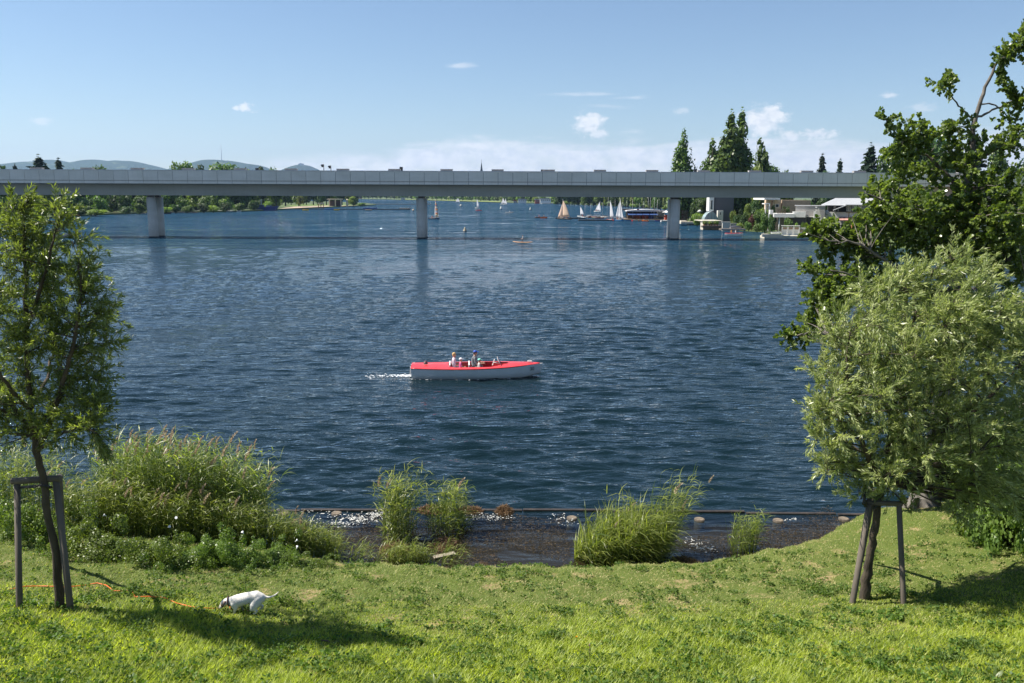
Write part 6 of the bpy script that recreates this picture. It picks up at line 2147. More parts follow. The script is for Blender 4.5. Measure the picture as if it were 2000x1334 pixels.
x0, x1, z0, z1 = h.r(1613, 1622, 410.5, 420, -.2); mb = MB(); mb.ball(((x0 + x1) / 2, -.3, (z0 + z1) / 2), ((x1 - x0) / 2, .12, (z1 - z0) / 2)); mb.build('satellite_dish', mat('dish', (.5, .53, .56), .5), h.t)
h.box('trellis', brownw, 1662.8, 1664, 414, 452, -2.2, .15, ground=True); h.box('trellis_beam', brownw, 1662.8, 1690, 414, 415, -2.2, .15)
h.t.rotation_euler.z = R(-18)
h = PB('brick_pillar', 1667, 445, 176, 'orange brick pillar at the right end of the villa garden', 'pillar')
for k in range(9): h.box('brick', mat('brick_orange', (.42, .16, .07), .8), 1664.3, 1668.8, 437 + k * 1.9, 438.75 + k * 1.9, 0, .5)
# garden wall along the quay, panels set in
gw = mat('wall_white_clean', (.78, .77, .74), .6, .04)
inset = mat('wall_inset', (.42, .30, .20), .8)
for k, (a, b_, c, d_, lab) in enumerate([(1527.5, 1562, 441, 457, 'white panelled garden wall at the left end of the quay'), (1560, 1604, 446, 460, 'middle white garden wall with an orange brown inset'), (1618, 1644, 448.8, 463, 'white panelled garden wall below the villa awning')]):
    h = PB('garden_wall', (a + b_) / 2, c, 170.5 - k * .6, lab, 'wall', 'white garden walls along the quay')
    h.box('wall', gw, a, b_, c + 2.2, d_, 0, .35, ground=True)
    n_ = max(2, int((b_ - a) / 10.5))
    for i in range(n_ + 1):
        q = a + (b_ - a - 1.6) * i / n_; h.box('pier', gw, q, q + 1.6, c, d_ - 1, -.1, .09)
    h.box('cap', gw, a - .3, b_ + .3, c - .6, c + .5, -.12, .5)
    for i in range(n_):
        h.t.rotation_euler.z = R(-14); q = a + (b_ - a - 1.6) * i / n_; q2 = a + (b_ - a - 1.6) * (i + 1) / n_; h.box('inset', inset, q + 2.4, q2 - .8, c + 2.6, c + 7, -.02, .015)
h = PB('stone_quay', 1550, 462, 166.5, 'long pale stone quay in front of the white garden walls', 'quay')
for k in range(14): h.box('coping_stone', mat('quay_cream', (.68, .63, .50), .8, .1, 1.5), 1493 + k * 12.6 + .15, 1505.4 + k * 12.6, 457.5 + min(k, 5) * .8, 460.6 + min(k, 5) * .8, 0, 2.0)
h.box('wall', mat('quay_cream2', (.62, .57, .45), .8, .15, 1.5), 1493, 1669, 461.5, 466.5, .05, 3.0, ground=True)
h = PB('floating_dock', 1515, 463, 163.0, 'cream wedge shaped pontoon at the left end of the quay', 'dock')
h.box('deck', mat('quay_cream', (.68, .63, .50), .8), 1493, 1527, 458, 463.3, 0, 1.6)
for a in (1499, 1504.5): h.box('pile', dockw, a, a + 1.1, 450, 460, 2.0, .12)
q = D(1516, 453, 168)
t = empty('white_dinghy', (q.x, q.y, q.z - .3), 'small white and blue dinghy lying on the quay', 'boat', None, R(-8)); hull_obj(t, hull_rings(1.9, .75, .3, .4, .08, 9, .7), mat('dinghy_pale', (.62, .68, .72), .4)); mb = MB(); mb.box(-.8, .6, -.3, .3, .2, .24); mb.build('deck', lightgrey, t)
h = PB('planter', 1507, 415, 180, 'square white planter among the climbing bushes', 'planter'); h.box('box', white, 1504, 1510.5, 410, 418.5, 0, .7, bevel=.03); h.box('soil', brownw, 1504.6, 1510, 409.8, 410.2, .08, .5)
h = PB('parasol', 1367, 414, 232, 'flat white parasol above the light green hedge', 'parasol')
x0, x1, z0, z1 = h.r(1361, 1373, 409.5, 413.3); mb = MB(); mb.tube([((x0 + x1) / 2, 0, z0), ((x0 + x1) / 2, 0, z1)], [(x1 - x0) / 2, .05], 8); mb.build('canopy', white, h.t); mb = MB(); mb.tube([((x0 + x1) / 2, 0, 0), ((x0 + x1) / 2, 0, z0)], .03, 5); mb.build('pole', lightgrey, h.t)
# behind the alder
h = PB('garden_jetty', 1705, 477, 149, 'low pale jetty seen through the alder leaves', 'jetty'); h.box('deck', stonew, 1671, 1745, 476.3, 478.5, 0, 1.5); h.box('pile', dockw, 1676, 1677.4, 470, 480, .3, .12)
q = D(1706, 475.5, 150)
t = empty('pedal_boat', (q.x, q.y, q.z), 'bright blue boat hull on the jetty behind the alder', 'boat', 'small boats by the right gardens', R(5)); hull_obj(t, hull_rings(1.8, .8, .3, .36, .08, 9, .8), mat('hull_blue', (.01, .05, .5), .35)); mb = MB(); mb.box(-.6, .5, -.3, .3, .26, .34); mb.build('seat', white, t)
h = PB('garden_house', 1925, 410, 150, 'low house with a reddish roof behind the alder at the right edge', 'house')
h.box('wall', offwhite, 1890, 1960, 412, 440, 0, 6, ground=True); x0, x1, z0, z1 = h.r(1886, 1965, 404, 412.5); mb = MB(); mb.prism([(-.5, z0), (3, z1 + .5), (6.5, z0), (6.5, z0 - .15), (-.5, z0 - .15)], 'x', x0, x1); mb.build('roof', rooftile, h.t)
h.window(1905, 1915, 417, 428); h.window(1930, 1940, 417, 428)
# ------------------------------------------------------------------ club, jetties and moored boats
h = PB('boat_club', 1262, 420, 282, 'open waterside boat club with a long white roof and blue awnings', 'building')
x0, x1, z0, z1 = h.r(1223, 1297, 409, 412)
mb = MB(); prof_ = [(x0 + (x1 - x0) * i / 10, z0 + (z1 - z0) * (.35 + .65 * math.sin(math.pi * i / 10))) for i in range(11)]
mb.prism(prof_ + [(x1, z0 - .12), (x0, z0 - .12)], 'y', -2, 7); mb.build('roof', mat('membrane', (.70, .68, .70), .6), h.t)
h.box('rear_roof', darkgrey, 1216, 1238, 408, 410.5, 3, 5); h.box('rear_wall', mat('club_dark', (.05, .045, .05), .8), 1222, 1298, 412, 429, 6.5, .3)
h.box('platform', dockw, 1215, 1312, 428.6, 430.6, -5, 12)
for a in (1224, 1236, 1250, 1261, 1272, 1284, 1296): h.box('post', lightgrey, a, a + .8, 411.8, 428.6, -1.6, .15)
for k, (a, b_) in enumerate(((1225, 1240), (1241, 1253), (1254, 1266), (1267, 1283))):
    x0, x1, z0, z1 = h.r(a, b_, 415.8, 419.2); mb = MB(); mb.prism([(-1.4, z1), (-2.8, z0), (-2.8, z0 - .12), (-1.4, z1 - .1)], 'x', x0, x1); mb.build('awning', mat('awning_blue', (.03, .08, .24), .7), h.t)
for k, (a, b_, c, m_) in enumerate(((1226, 1234, 421, brownw), (1236, 1243, 420, mat('redbrown', (.30, .09, .05), .8)), (1254, 1266, 419, mat('counter_red', (.55, .08, .04), .7)), (1268, 1276, 421, bluep), (1244, 1252, 421, orangep), (1278, 1286, 422, offwhite))):
    h.box('counter', m_, a, b_, c, 428.6, 1 + k * .4, 1.0)
h.box('flag', redpaint, 1244, 1248.5, 408.2, 409.6, -2, .05)
h = PB('palisade', 1292, 420, 272, 'row of pale upright posts at the right end of the club', 'fence')
for k in range(9): h.box('post', mat('post_pale', (.42, .38, .32), .8), 1283.5 + k * 1.75, 1284.5 + k * 1.75, 410 + (k % 3), 422, 0, .15)
h.box('rail', brownw, 1283, 1300, 422, 424.5, -.3, .3)
h = PB('tent_kiosk', 1303, 415, 276, 'white tent roofed kiosk between the club and the right pier', 'kiosk')
x0, x1, z0, z1 = h.r(1296, 1309.5, 411, 415); mb = MB(); mb.add([(x0, 0, z0), (x1, 0, z0), (x1, 3, z0), (x0, 3, z0), ((x0 + x1) / 2, 1.5, z1)], [(0, 1, 4), (1, 2, 4), (2, 3, 4), (3, 0, 4)]); mb.build('roof', white, h.t)
h.box('counter', mat('counter_red', (.55, .08, .04), .7), 1299, 1308, 420, 430, .5, 2)
for a in (1297, 1308): h.box('post', white, a, a + .8, 415, 430, .1, .12)
for (a, b_, c, Y_, lab) in ((1085, 1142, 426.2, None, 'dark narrow jetty reaching left to the orange sail'), (1130, 1228, 430.2, None, 'long dark front jetty below the tall white sails')):
    Y_ = W(a, c + .8).y
    h = PB('jetty', (a + b_) / 2, c, Y_, lab, 'jetty', 'jetties of the boat club')
    h.box('deck', mat('jetty_dark', (.05, .04, .035), .8), a, b_, c - 1.0, c + .6, 0, 2.0)
    for k in range(int((b_ - a) / 14) + 1): h.box('pile', darkgrey, a + 1 + k * 14, a + 1.8 + k * 14, c - 3.2, c + 1.5, .2, .2)
r2 = np.random.default_rng(77)
lotsc = [('blue', cyanp), ('white', white), ('red', redpaint), ('orange', orangep), ('pale', offwhite), ('yellow', yellowp), ('dark blue', bluep)]
mo = [(1139, 426.5, 0, 3.2), (1146, 425, 3, 3), (1152, 424.6, 1, 3), (1158, 424.6, 2, 3), (1163, 426.2, 5, 2.6), (1171, 426.6, 2, 3.4), (1178, 426, 4, 3.6), (1186, 426.4, 1, 3), (1166, 423.6, 2, 2.8), (1182, 424, 4, 3.4), (1222, 431.5, 2, 2.8), (1229, 431.8, 0, 3), (1237, 431.8, 2, 2.6), (1245, 432, 4, 3),
      (1252, 432, 3, 2.4), (1260, 432.3, 3, 3.2), (1301, 433.2, 1, 3.6), (1215, 427, 4, 3.6), (1296, 432.0, 4, 3.0), (1287, 432.4, 6, 2.6)]
where = ['at the left end of the club jetties', 'second from the jetty end', 'behind the jetty left of the yellow one', 'in the middle of the rear jetty', 'under the heeling dinghy', 'right of the yellow boat', 'next to the left tall sail', 'directly behind the left tall sail', 'behind the yellow boat', 'farthest back left of the tall sails',
         'right of the blue hulled sail', 'left of the club posts', 'below the first blue awning', 'below the club awnings', 'at the platform beside the orange one', 'largest in front of the club counter', 'beside the right pier', 'between the tall sail and the club', 'in front of the pale posts', 'right of the moored yacht']
for k, (px, py, ci_, Lm) in enumerate(mo):
    nm, mm = lotsc[ci_]
    skiff(px, py, Lm, nm + ' moored dinghy ' + where[k], mm, R(r2.uniform(-35, 35) + (90 if k % 3 == 0 else 0)), [], 'dinghy', brownw if k % 2 else white, 'moored_dinghy', 'dinghies moored at the boat club', .38)
sailboat(1275, 431.8, 386, 17, 'white moored yacht with a bare mast in front of the club', mastonly=True, crew=0, rz=R(10), group='boats with bare masts')
mm_ = [(1263, 429, 384, 13), (1246, 428, 398, 10), (1232.5, 430, 391, 10), (1199, 426, 391, 10), (1185.5, 425, 386, 11), (1222, 428, 393, 9), (1254, 427, 394, 9), (1175, 424, 396, 8), (1152, 422, 398, 8), (1140, 426, 399, 8), (1281, 430, 392, 9), (1268, 426, 387, 9), (1213, 426, 396, 9)]
mlab = ['tall bare masted boat left of the white yacht', 'bare masted dinghy under the blue awnings', 'bare masted boat at the left club posts', 'bare masted boat right behind the left tall sail', 'bare masted boat left of the tall sails', 'bare masted boat right of the tall sails', 'bare masted dinghy in front of the club counter', 'bare masted dinghy behind the red dinghies', 'bare masted dinghy at the rear jetty', 'bare masted dinghy near the small sail', 'short masted boat right of the yacht', 'leaning bare mast behind the yacht', 'bare masted dinghy between the sails and the club']
for k, (a, b_, c, d_) in enumerate(mm_):
    sailboat(a, b_, c, d_, mlab[k], mastonly=True, crew=0, rz=R(r2.uniform(-60, 60)), group='boats with bare masts', hullc=[white, offwhite, lightgrey][k % 3])

# ------------------------------------------------------------------ left bank: jetties, boats, buildings
h = PB('brown_house', 216, 402, 380, 'dark wooden lake house with a reddish roof under the left trees', 'house')
h.box('wall', brownw, 203, 236, 398, 417, 0, 8, ground=True); x0, x1, z0, z1 = h.r(193, 240, 388, 398); mb = MB(); mb.prism([(-1, z0), (4, z1), (9, z0), (9, z0 - .3), (-1, z0 - .3)], 'x', x0, x1); mb.build('roof', mat('roof_rust', (.22, .10, .08), .8), h.t)
h.box('porch_roof', mat('roof_rust', (.22, .10, .08), .8), 197, 213, 401, 405, -4, 4); 
for a in (207, 214, 221, 228): h.window(a, a + 4, 403, 411, 0, mat('frame_grey', (.3, .3, .32), .6))
h = PB('white_cottage', 226, 385, 410, 'small pale gable roof showing through the left trees', 'house'); h.box('wall', offwhite, 219, 233, 386, 410, 0, 6, ground=True); h.box('roof', mat('roof_pale', (.6, .58, .57), .6), 218, 234, 382.5, 386.3, -.5, 7)
for k, (a, lab) in enumerate(((188, 'left of two closed white parasols by the left bank'), (194, 'right of two closed white parasols by the left bank'))):
    h = PB('closed_parasol', a, 408, 375, lab, 'parasol', 'closed parasols on the left bank'); x0, x1, z0, z1 = h.r(a - 1, a + 1, 400, 408); mb = MB(); mb.tube([(0, 0, z0), (0, 0, z0 + (z1 - z0) * .3), (0, 0, z1)], [.3, .28, .05], 8); mb.build('canopy', white, h.t); mb = MB(); mb.tube([(0, 0, -.1), (0, 0, z0)], .05, 5); mb.build('pole', lightgrey, h.t)
h = PB('parasol', 255, 405, 370, 'open cream parasol on the left bank terrace', 'parasol'); x0, x1, z0, z1 = h.r(248, 260, 398.5, 402.5); mb = MB(); mb.tube([((x0 + x1) / 2, 0, z0), ((x0 + x1) / 2, 0, z1)], [(x1 - x0) / 2, .08], 8); mb.build('canopy', offwhite, h.t); mb = MB(); mb.tube([((x0 + x1) / 2, 0, 0), ((x0 + x1) / 2, 0, z0)], .05, 5); mb.build('pole', brownw, h.t)
h = PB('parasol', 334, 402, 400, 'wide cream sun sail beside the left pier', 'parasol'); x0, x1, z0, z1 = h.r(318, 338, 395, 400); mb = MB(); mb.prism([(x0, z1), (x1, z0), (x1, z0 - .2), (x0, z1 - .25)], 'y', 0, 4); mb.build('canopy', offwhite, h.t); mb = MB(); mb.tube([(x0 + .5, 0, 0), (x0 + .5, 0, z1)], .07, 5); mb.build('pole', mat('post_ochre', (.45, .32, .12), .8), h.t)
def longdock(a, b_, c, lab, dm=dockw, th=1.6, posts=12, name='jetty', rail=False):
    Y_ = W((a + b_) / 2, c + th).y
    h = PB(name, (a + b_) / 2, c, Y_, lab, 'jetty', 'jetties on the left bank')
    h.box('deck', dm, a, b_, c, c + th * .6, 0, 2.5)
    for k in range(int((b_ - a) / posts) + 1): h.box('pile', darkgrey, a + k * posts, a + .9 + k * posts, c - (1.5 if rail else 0), c + th + .6, .2, .3)
    if rail:
        h.box('rail', midgrey, a, b_, c - 3.6, c - 3.2, .1, .1)
        for k in range(int((b_ - a) / 8) + 1): h.box('rail_post', midgrey, a + k * 8, a + .5 + k * 8, c - 3.6, c, .1, .1)
    return h
longdock(316, 384, 414.2, 'dark jetty with light edge right of the left pier', rail=True)
longdock(384, 452, 411.2, 'pale bathing jetty with a small pavilion', stonew, 3.0)
longdock(452, 500, 410.5, 'low dark jetty left of the blue ship', rail=True)
longdock(148, 186, 419.8, 'low jetty with blue edge beside the pale green reeds', lightgrey)
longdock(210, 282, 415.6, 'dark plank jetty below the wooden lake house')
h = longdock(575, 797, 408.3, 'very long thin floating jetty left of the middle pier', mat('jetty_dark', (.05, .04, .035), .8), 1.0, 400)
for k in range(13): h.box('float', darkgrey, 575 + k * 18.5, 578.5 + k * 18.5, 409, 411, .3, 2.0)
h.box('end_platform', mat('platform', (.25, .22, .18), .8), 779, 799, 406.6, 410.2, -1.5, 6)
longdock(714, 842, 398.4, 'pale floating line farther out behind the long jetty', mat('boom_pale', (.45, .43, .38), .8), 1.6, 38, 'floating_boom')
h = PB('jetty_pavilion', 401, 405, 408, 'little open pavilion with a pink roof on the bathing jetty', 'pavilion'); h.box('roof', mat('roof_pink', (.6, .38, .32), .7), 395.5, 407, 400.3, 401.8, 0, 2.6)
for a in (396.5, 400.5, 405.5): h.box('post', darkgrey, a, a + .8, 401.8, 410, .2, .2, ground=True)
h = PB('water_slide', 387, 407, 405, 'white ladder slide at the left end of the bathing jetty', 'slide'); x0, x1, z0, z1 = h.r(384, 388, 402.5, 411); mb = MB(); mb.prism([(x0, z0), (x0 + .3, z0), (x1, z1), (x1 - .35, z1)], 'y', 0, .5); mb.build('chute', white, h.t); mb = MB(); mb.tube([(x1, .2, z0), (x1, .2, z1)], .04, 5); mb.build('ladder', lightgrey, h.t)
h = PB('blue_ship', 515, 408, 425, 'dark blue work ship moored against the left bank trees', 'ship')
x0, x1, z0, z1 = h.r(496, 537, 405.5, 412.5)
mb = MB(); mb.prism([(x0, z0 - .4), (x0 - .2, z1 - .2), (x1 + 1.2, z1 + .8), (x1 - .6, z0 - .4)], 'y', 0, 3.2); mb.build('hull', mat('ship_blue', (.015, .035, .16), .5), h.t)
h.box('cabin', mat('ship_blue', (.015, .035, .16), .5), 506, 514, 400, 406, .6, 2.0); h.box('cabin_window', glassd, 507, 513, 401, 403, .55, .04); h.box('mast', lightgrey, 509.6, 510.4, 391, 400, 1.4, .2); h.box('mast_light', white, 508, 512, 390.2, 391, 1.3, .3); h.box('crane', mat('ship_blue', (.015, .035, .16), .5), 520, 529, 401, 406, 1, 1.5); h.box('stern_rail', white, 519, 527, 402.4, 402.8, .3, .1)
h = PB('lifeguard_stand', 625, 400, 520, 'red wooden lookout stand on the left beach', 'lookout stand'); h.box('roof', mat('stand_cream', (.62, .5, .38), .7), 622, 631, 396.2, 398.5, 0, 2.4)
for a in (621.5, 626, 631): h.box('leg', mat('stand_red', (.42, .09, .05), .7), a, a + 1, 397.5, 404, .1, .3, ground=True)
h.box('seat', mat('stand_red', (.42, .09, .05), .7), 621, 632, 399.6, 400.6, .2, 2)
h = PB('beach_pergola', 652, 393, 560, 'cream pergola with three pillars on the left beach lawn', 'pergola'); h.box('beam', mat('perg_cream', (.66, .58, .42), .7), 638, 667, 388.3, 389.8, 0, 5)
for a in (642, 654, 665): h.box('pillar', mat('perg_cream', (.66, .58, .42), .7), a, a + 1.6, 389.8, 398.8, .2, .5, ground=True)
h.box('rear_wall', mat('perg_dark', (.06, .05, .05), .8), 643, 665, 391.5, 399, 4, .3, ground=True)
h = PB('kiosk', 677, 394, 565, 'narrow cream tower kiosk right of the beach pergola', 'kiosk'); h.box('wall', mat('perg_cream', (.66, .58, .42), .7), 676, 678.8, 390, 398, 0, 1, ground=True); x0, x1, z0, z1 = h.r(675.5, 679.3, 388.3, 390); mb = MB(); mb.add([(x0, -.1, z0), (x1, -.1, z0), (x1, 1.1, z0), (x0, 1.1, z0), ((x0 + x1) / 2, .5, z1)], [(0, 1, 4), (1, 2, 4), (2, 3, 4), (3, 0, 4)]); mb.build('roof', mat('perg_cream', (.66, .58, .42), .7), h.t)
# beach: sand strip
sandm = mat('sand', (.42, .33, .24), .9, .12, .4)
pp = [W(a, b_, .56) for a, b_ in ((545, 407.6), (590, 405.6), (640, 403.2), (700, 401.2), (640, 401.6), (600, 402.2), (572, 403.6), (560, 405))]
mb = MB(); mb.add([(q.x, q.y, .554) for q in pp], [tuple(range(8))]); tag(mb.build('beach', sandm), 'pinkish sand beach on the left spit', None, None, 'structure')
lawnm = mat('lawn_bright', (.13, .20, .04), .9, .12, .1)
pp = [W(a, b_, .56) for a, b_ in ((572, 403.4), (600, 402), (640, 401.3), (714, 400.6), (716, 399.2), (640, 398.6), (560, 399.6))]
mb = MB(); mb.add([(q.x, q.y, .559) for q in pp], [tuple(range(7))]); tag(mb.build('beach_lawn', lawnm), 'bright lawn behind the left beach', None, None, 'structure')
sk = [(136, 422.5, 7, 'orange', orangep, 'orange canoe on the grass left of the jetty with blue edge'), (165, 419.5, 4, 'blue', bluep, 'blue hulled boat beside the pale green reeds'), (178, 417.6, 2.4, 'yellow', yellowp, 'yellow pedal boat on the jetty by the pale reeds'), (217, 417.5, 6, 'red', mat('hull_darkred', (.25, .03, .03), .5), 'dark red boat below the wooden lake house'),
      (243, 416.5, 4, 'dark', darkgrey, 'dark boat at the plank jetty left of the pier'), (322, 417.5, 5, 'navy', mat('hull_navy', (.03, .05, .12), .4), 'navy motor boat moored right behind the left pier'), (457, 411.6, 5, 'white', white, 'white launch at the end of the bathing jetty'), (438, 410.8, 4, 'pale', lightgrey, 'pale boat with bathers on the bathing jetty'),
      (467, 413.8, 2, 'white', white, 'small white float left of the blue ship'), (597, 411.2, 3.4, 'yellow', yellowp, 'yellow pedal boat at the left part of the long jetty'), (658, 411, 3, 'yellow', yellowp, 'yellow float in the middle of the long jetty'), (720, 411.2, 3.6, 'cream', mat('buoy_cream', (.7, .55, .4), .6), 'cream pedal boat below the blue ones'),
      (716, 407.6, 4, 'blue', bluep, 'left blue pedal boat on the long jetty'), (730, 407.4, 4, 'blue', bluep, 'right blue pedal boat on the long jetty'), (643, 409.2, 5, 'blue', bluep, 'blue boat cover near the lookout stand'), (690, 402.2, 4, 'white', white, 'white dinghy drawn up at the tip of the left spit')]
for (px, py, L_, nm, mm, lab) in sk: skiff(px, py, L_, lab, mm, R(r2.uniform(-12, 12)), [], 'boat', None, 'moored_boat', 'boats along the left bank', .5)
person(W(443, 408.2, 1.2), R(180), 'bather standing left on the bathing jetty', skin, clr, hair=mat('hair_dark', (.05, .035, .025), .7), pose='stand', sc=1.0, group='bathers on the jetty').location.z = 2.0
person(W(448.5, 408.2, 1.2), R(160), 'bather standing right on the bathing jetty', skin, cln, hair=mat('hair_dark', (.05, .035, .025), .7), pose='stand', sc=1.0, group='bathers on the jetty').location.z = 2.0

# ------------------------------------------------------------------ far trees
PT = {}
def pt(kind, var, n, size, lm, H, Wd, seed):
    PT[(kind, var)] = (proto_tree(kind, seed, n, size, lm, H, Wd), H, Wd)
pt('round', 'dark', 2600, .55, L_dark, 16, 12, 201); pt('round', 'mid', 2600, .55, L_mid, 15, 12, 202); pt('round', 'light', 2400, .5, L_light, 13, 10, 203)
pt('round', 'dark2', 2600, .55, L_dark, 17, 10, 204); pt('round', 'mid2', 2600, .5, L_mid, 14, 13, 205)
pt('willow', 'a', 2400, .5, L_willowf, 14, 12, 206); pt('conifer', 'a', 4200, .42, L_con, 20, 8.5, 207); pt('conifer', 'b', 3200, .4, L_con, 18, 5.5, 208)
pt('poplar', 'a', 6500, .40, L_pop, 28, 8, 209); pt('poplar', 'b', 9500, .42, L_pop, 29, 7.5, 210); pt('poplar', 'c', 5500, .4, L_pop, 20, 6.6, 211)
pt('bush', 'dark', 1500, .16, L_dark, 2.4, 3.6, 212); pt('bush', 'mid', 1500, .16, L_mid, 2.4, 3.6, 213); pt('bush', 'light', 1400, .16, L_light, 2.2, 3.6, 214); pt('bush', 'red', 1300, .15, L_red, 3, 3.2, 215)
pt('round', 'near_dark', 6500, .22, L_dark, 9, 7, 216); pt('round', 'near_mid', 6500, .22, L_mid, 9, 7.5, 217); pt('round', 'near_light', 6000, .22, L_light, 8, 6.5, 218)
pt('willow', 'b', 7500, .30, L_dark, 16, 15, 219)
pt('round', 'far', 420, 1.5, L_mid, 17, 16, 220); pt('round', 'far_dark', 420, 1.5, L_dark, 19, 15, 221); pt('round', 'far_light', 380, 1.4, L_light, 13, 15, 222)


def T(kind, var, px, base, top, wpx, label, cat='tree', group=None, Y=None, name=None):
    """tree seen from pixel row base to row top, wpx wide; Y defaults to where the base row meets the land"""
    (mc, mt), H, Wd = PT[(kind, var)]
    if Y is None: Y = W(px, base, LZ).y
    b_ = D(px, base, Y); z0 = LZ - .1
    hh = D(px, top, Y).z - z0
    ww = wpx * Y / F
    o = plant(name or {'poplar': 'poplar', 'conifer': 'conifer', 'willow': 'willow_tree', 'bush': 'bush'}.get(kind, 'tree'), (mc, mt), (b_.x, Y, z0), (ww / Wd, ww / Wd, hh / H), label, cat, group, crown='crown', trunk='trunk')
    return o


# poplars and other trees over the bridge, right
T('poplar', 'a', 1330, 428, 249, 56, 'slender loose poplar standing alone left of the poplar group', 'poplar', Y=262)
T('poplar', 'c', 1317, 428, 288, 22, 'thin low poplar leader left of the slender poplar', 'poplar', Y=264)
T('poplar', 'c', 1385, 428, 271, 59, 'shorter dark poplar left of the tall pair', 'poplar', Y=258)
T('poplar', 'b', 1421, 430, 216, 62, 'left poplar of the tallest pair above the bridge', 'poplar', Y=226)
T('poplar', 'b', 1441, 430, 212, 59, 'right poplar of the tallest pair above the bridge', 'poplar', Y=229)
T('poplar', 'c', 1478, 428, 270, 54, 'shorter dark poplar right of the tall pair', 'poplar', Y=252)
T('round', 'mid', 1408, 428, 312, 54, 'bushy lower growth at the foot of the tall poplars', Y=236)
T('round', 'mid2', 1500, 428, 320, 51, 'round tree right of the poplar group', Y=255)
T('willow', 'a', 1475, 428, 318, 35, 'pale small tree in front of the right dark poplar', Y=240)
T('round', 'mid', 1530, 425, 326, 35, 'small green treetop peeping over the parapet right of the poplars', Y=262)
T('conifer', 'b', 1599, 425, 303, 42, 'thin sparse conifer left of the wide spruce', 'conifer', Y=330)
T('conifer', 'b', 1634, 425, 313, 37, 'small layered conifer between thin conifer and spruce', 'conifer', Y=330)
T('round', 'dark', 1612, 425, 328, 35, 'low green treetop between the two small conifers', Y=320)
T('conifer', 'a', 1691, 430, 283, 96, 'wide dark spruce over the bridge left of the alder', 'conifer', Y=245)
T('willow', 'b', 1752, 430, 262, 108, 'big grey green tree over the bridge behind the alder top', Y=232)
T('round', 'dark', 1810, 430, 250, 108, 'large dark tree right behind the alder', Y=236)
T('round', 'dark2', 1870, 430, 285, 81, 'dark tree filling the gap behind the alder', Y=240)
T('poplar', 'c', 1942, 430, 252, 48, 'dark columnar tree behind the alder at right', 'poplar', Y=250)
T('conifer', 'a', 1890, 430, 262, 96, 'dark fir behind the alder trunk', 'conifer', Y=244)
T('round', 'dark', 1990, 430, 300, 108, 'tree crown at the right edge above the bridge', Y=250)
# right bank under the bridge
rb = [('willow', 'b', 1368, 430, 384, 46, 250, 'dark willow left of the white framed window'), ('round', 'near_dark', 1470, 428, 388, 34, 215, 'dark round garden tree under the bridge'), ('round', 'near_light', 1459, 430, 395, 20, 208, 'light green small tree left of the round dark tree'),
      ('round', 'near_mid', 1500, 432, 396, 34, 205, 'green garden tree left of the small pergola'), ('round', 'near_dark', 1446, 424, 400, 22, 222, 'dark clipped tree beside the yellow house'), ('round', 'near_dark', 1600, 420, 386, 40, 205, 'dark tree behind the grey boxy building'),
      ('round', 'near_mid', 1576, 420, 388, 34, 208, 'green tree behind the grey boxy building'), ('round', 'dark', 1350, 426, 384, 30, 290, 'tree between the pinkish house and the willow'), ('round', 'near_mid', 1483, 446, 408, 30, 196, 'green tree at the water right of the red bush'),
      ('round', 'near_dark', 1688, 455, 405, 34, 172, 'dark tree beside the brick pillar'), ('round', 'near_dark', 1720, 462, 410, 50, 166, 'dark tree behind the alder branches'), ('round', 'near_mid', 1770, 466, 415, 56, 160, 'tree behind the alder in the right garden'), ('round', 'near_dark', 1830, 468, 405, 66, 158, 'dense tree in the garden behind the alder'),
      ('round', 'near_dark', 1960, 470, 400, 80, 160, 'dense tree at the right edge behind the alder'), ('round', 'near_dark', 1895, 470, 418, 60, 156, 'low dense tree in the right garden behind the alder'), ('round', 'dark', 1322, 424, 392, 20, 300, 'small tree behind the right pier'), ('round', 'near_dark', 1424, 428, 384, 30, 236, 'leafy growth on the trunk of the tall poplars')]
for k, v_, px, b_, tp, wp, Y_, lab in rb: T(k, v_, px, b_, tp, wp, lab, group='garden trees on the right bank', Y=Y_)
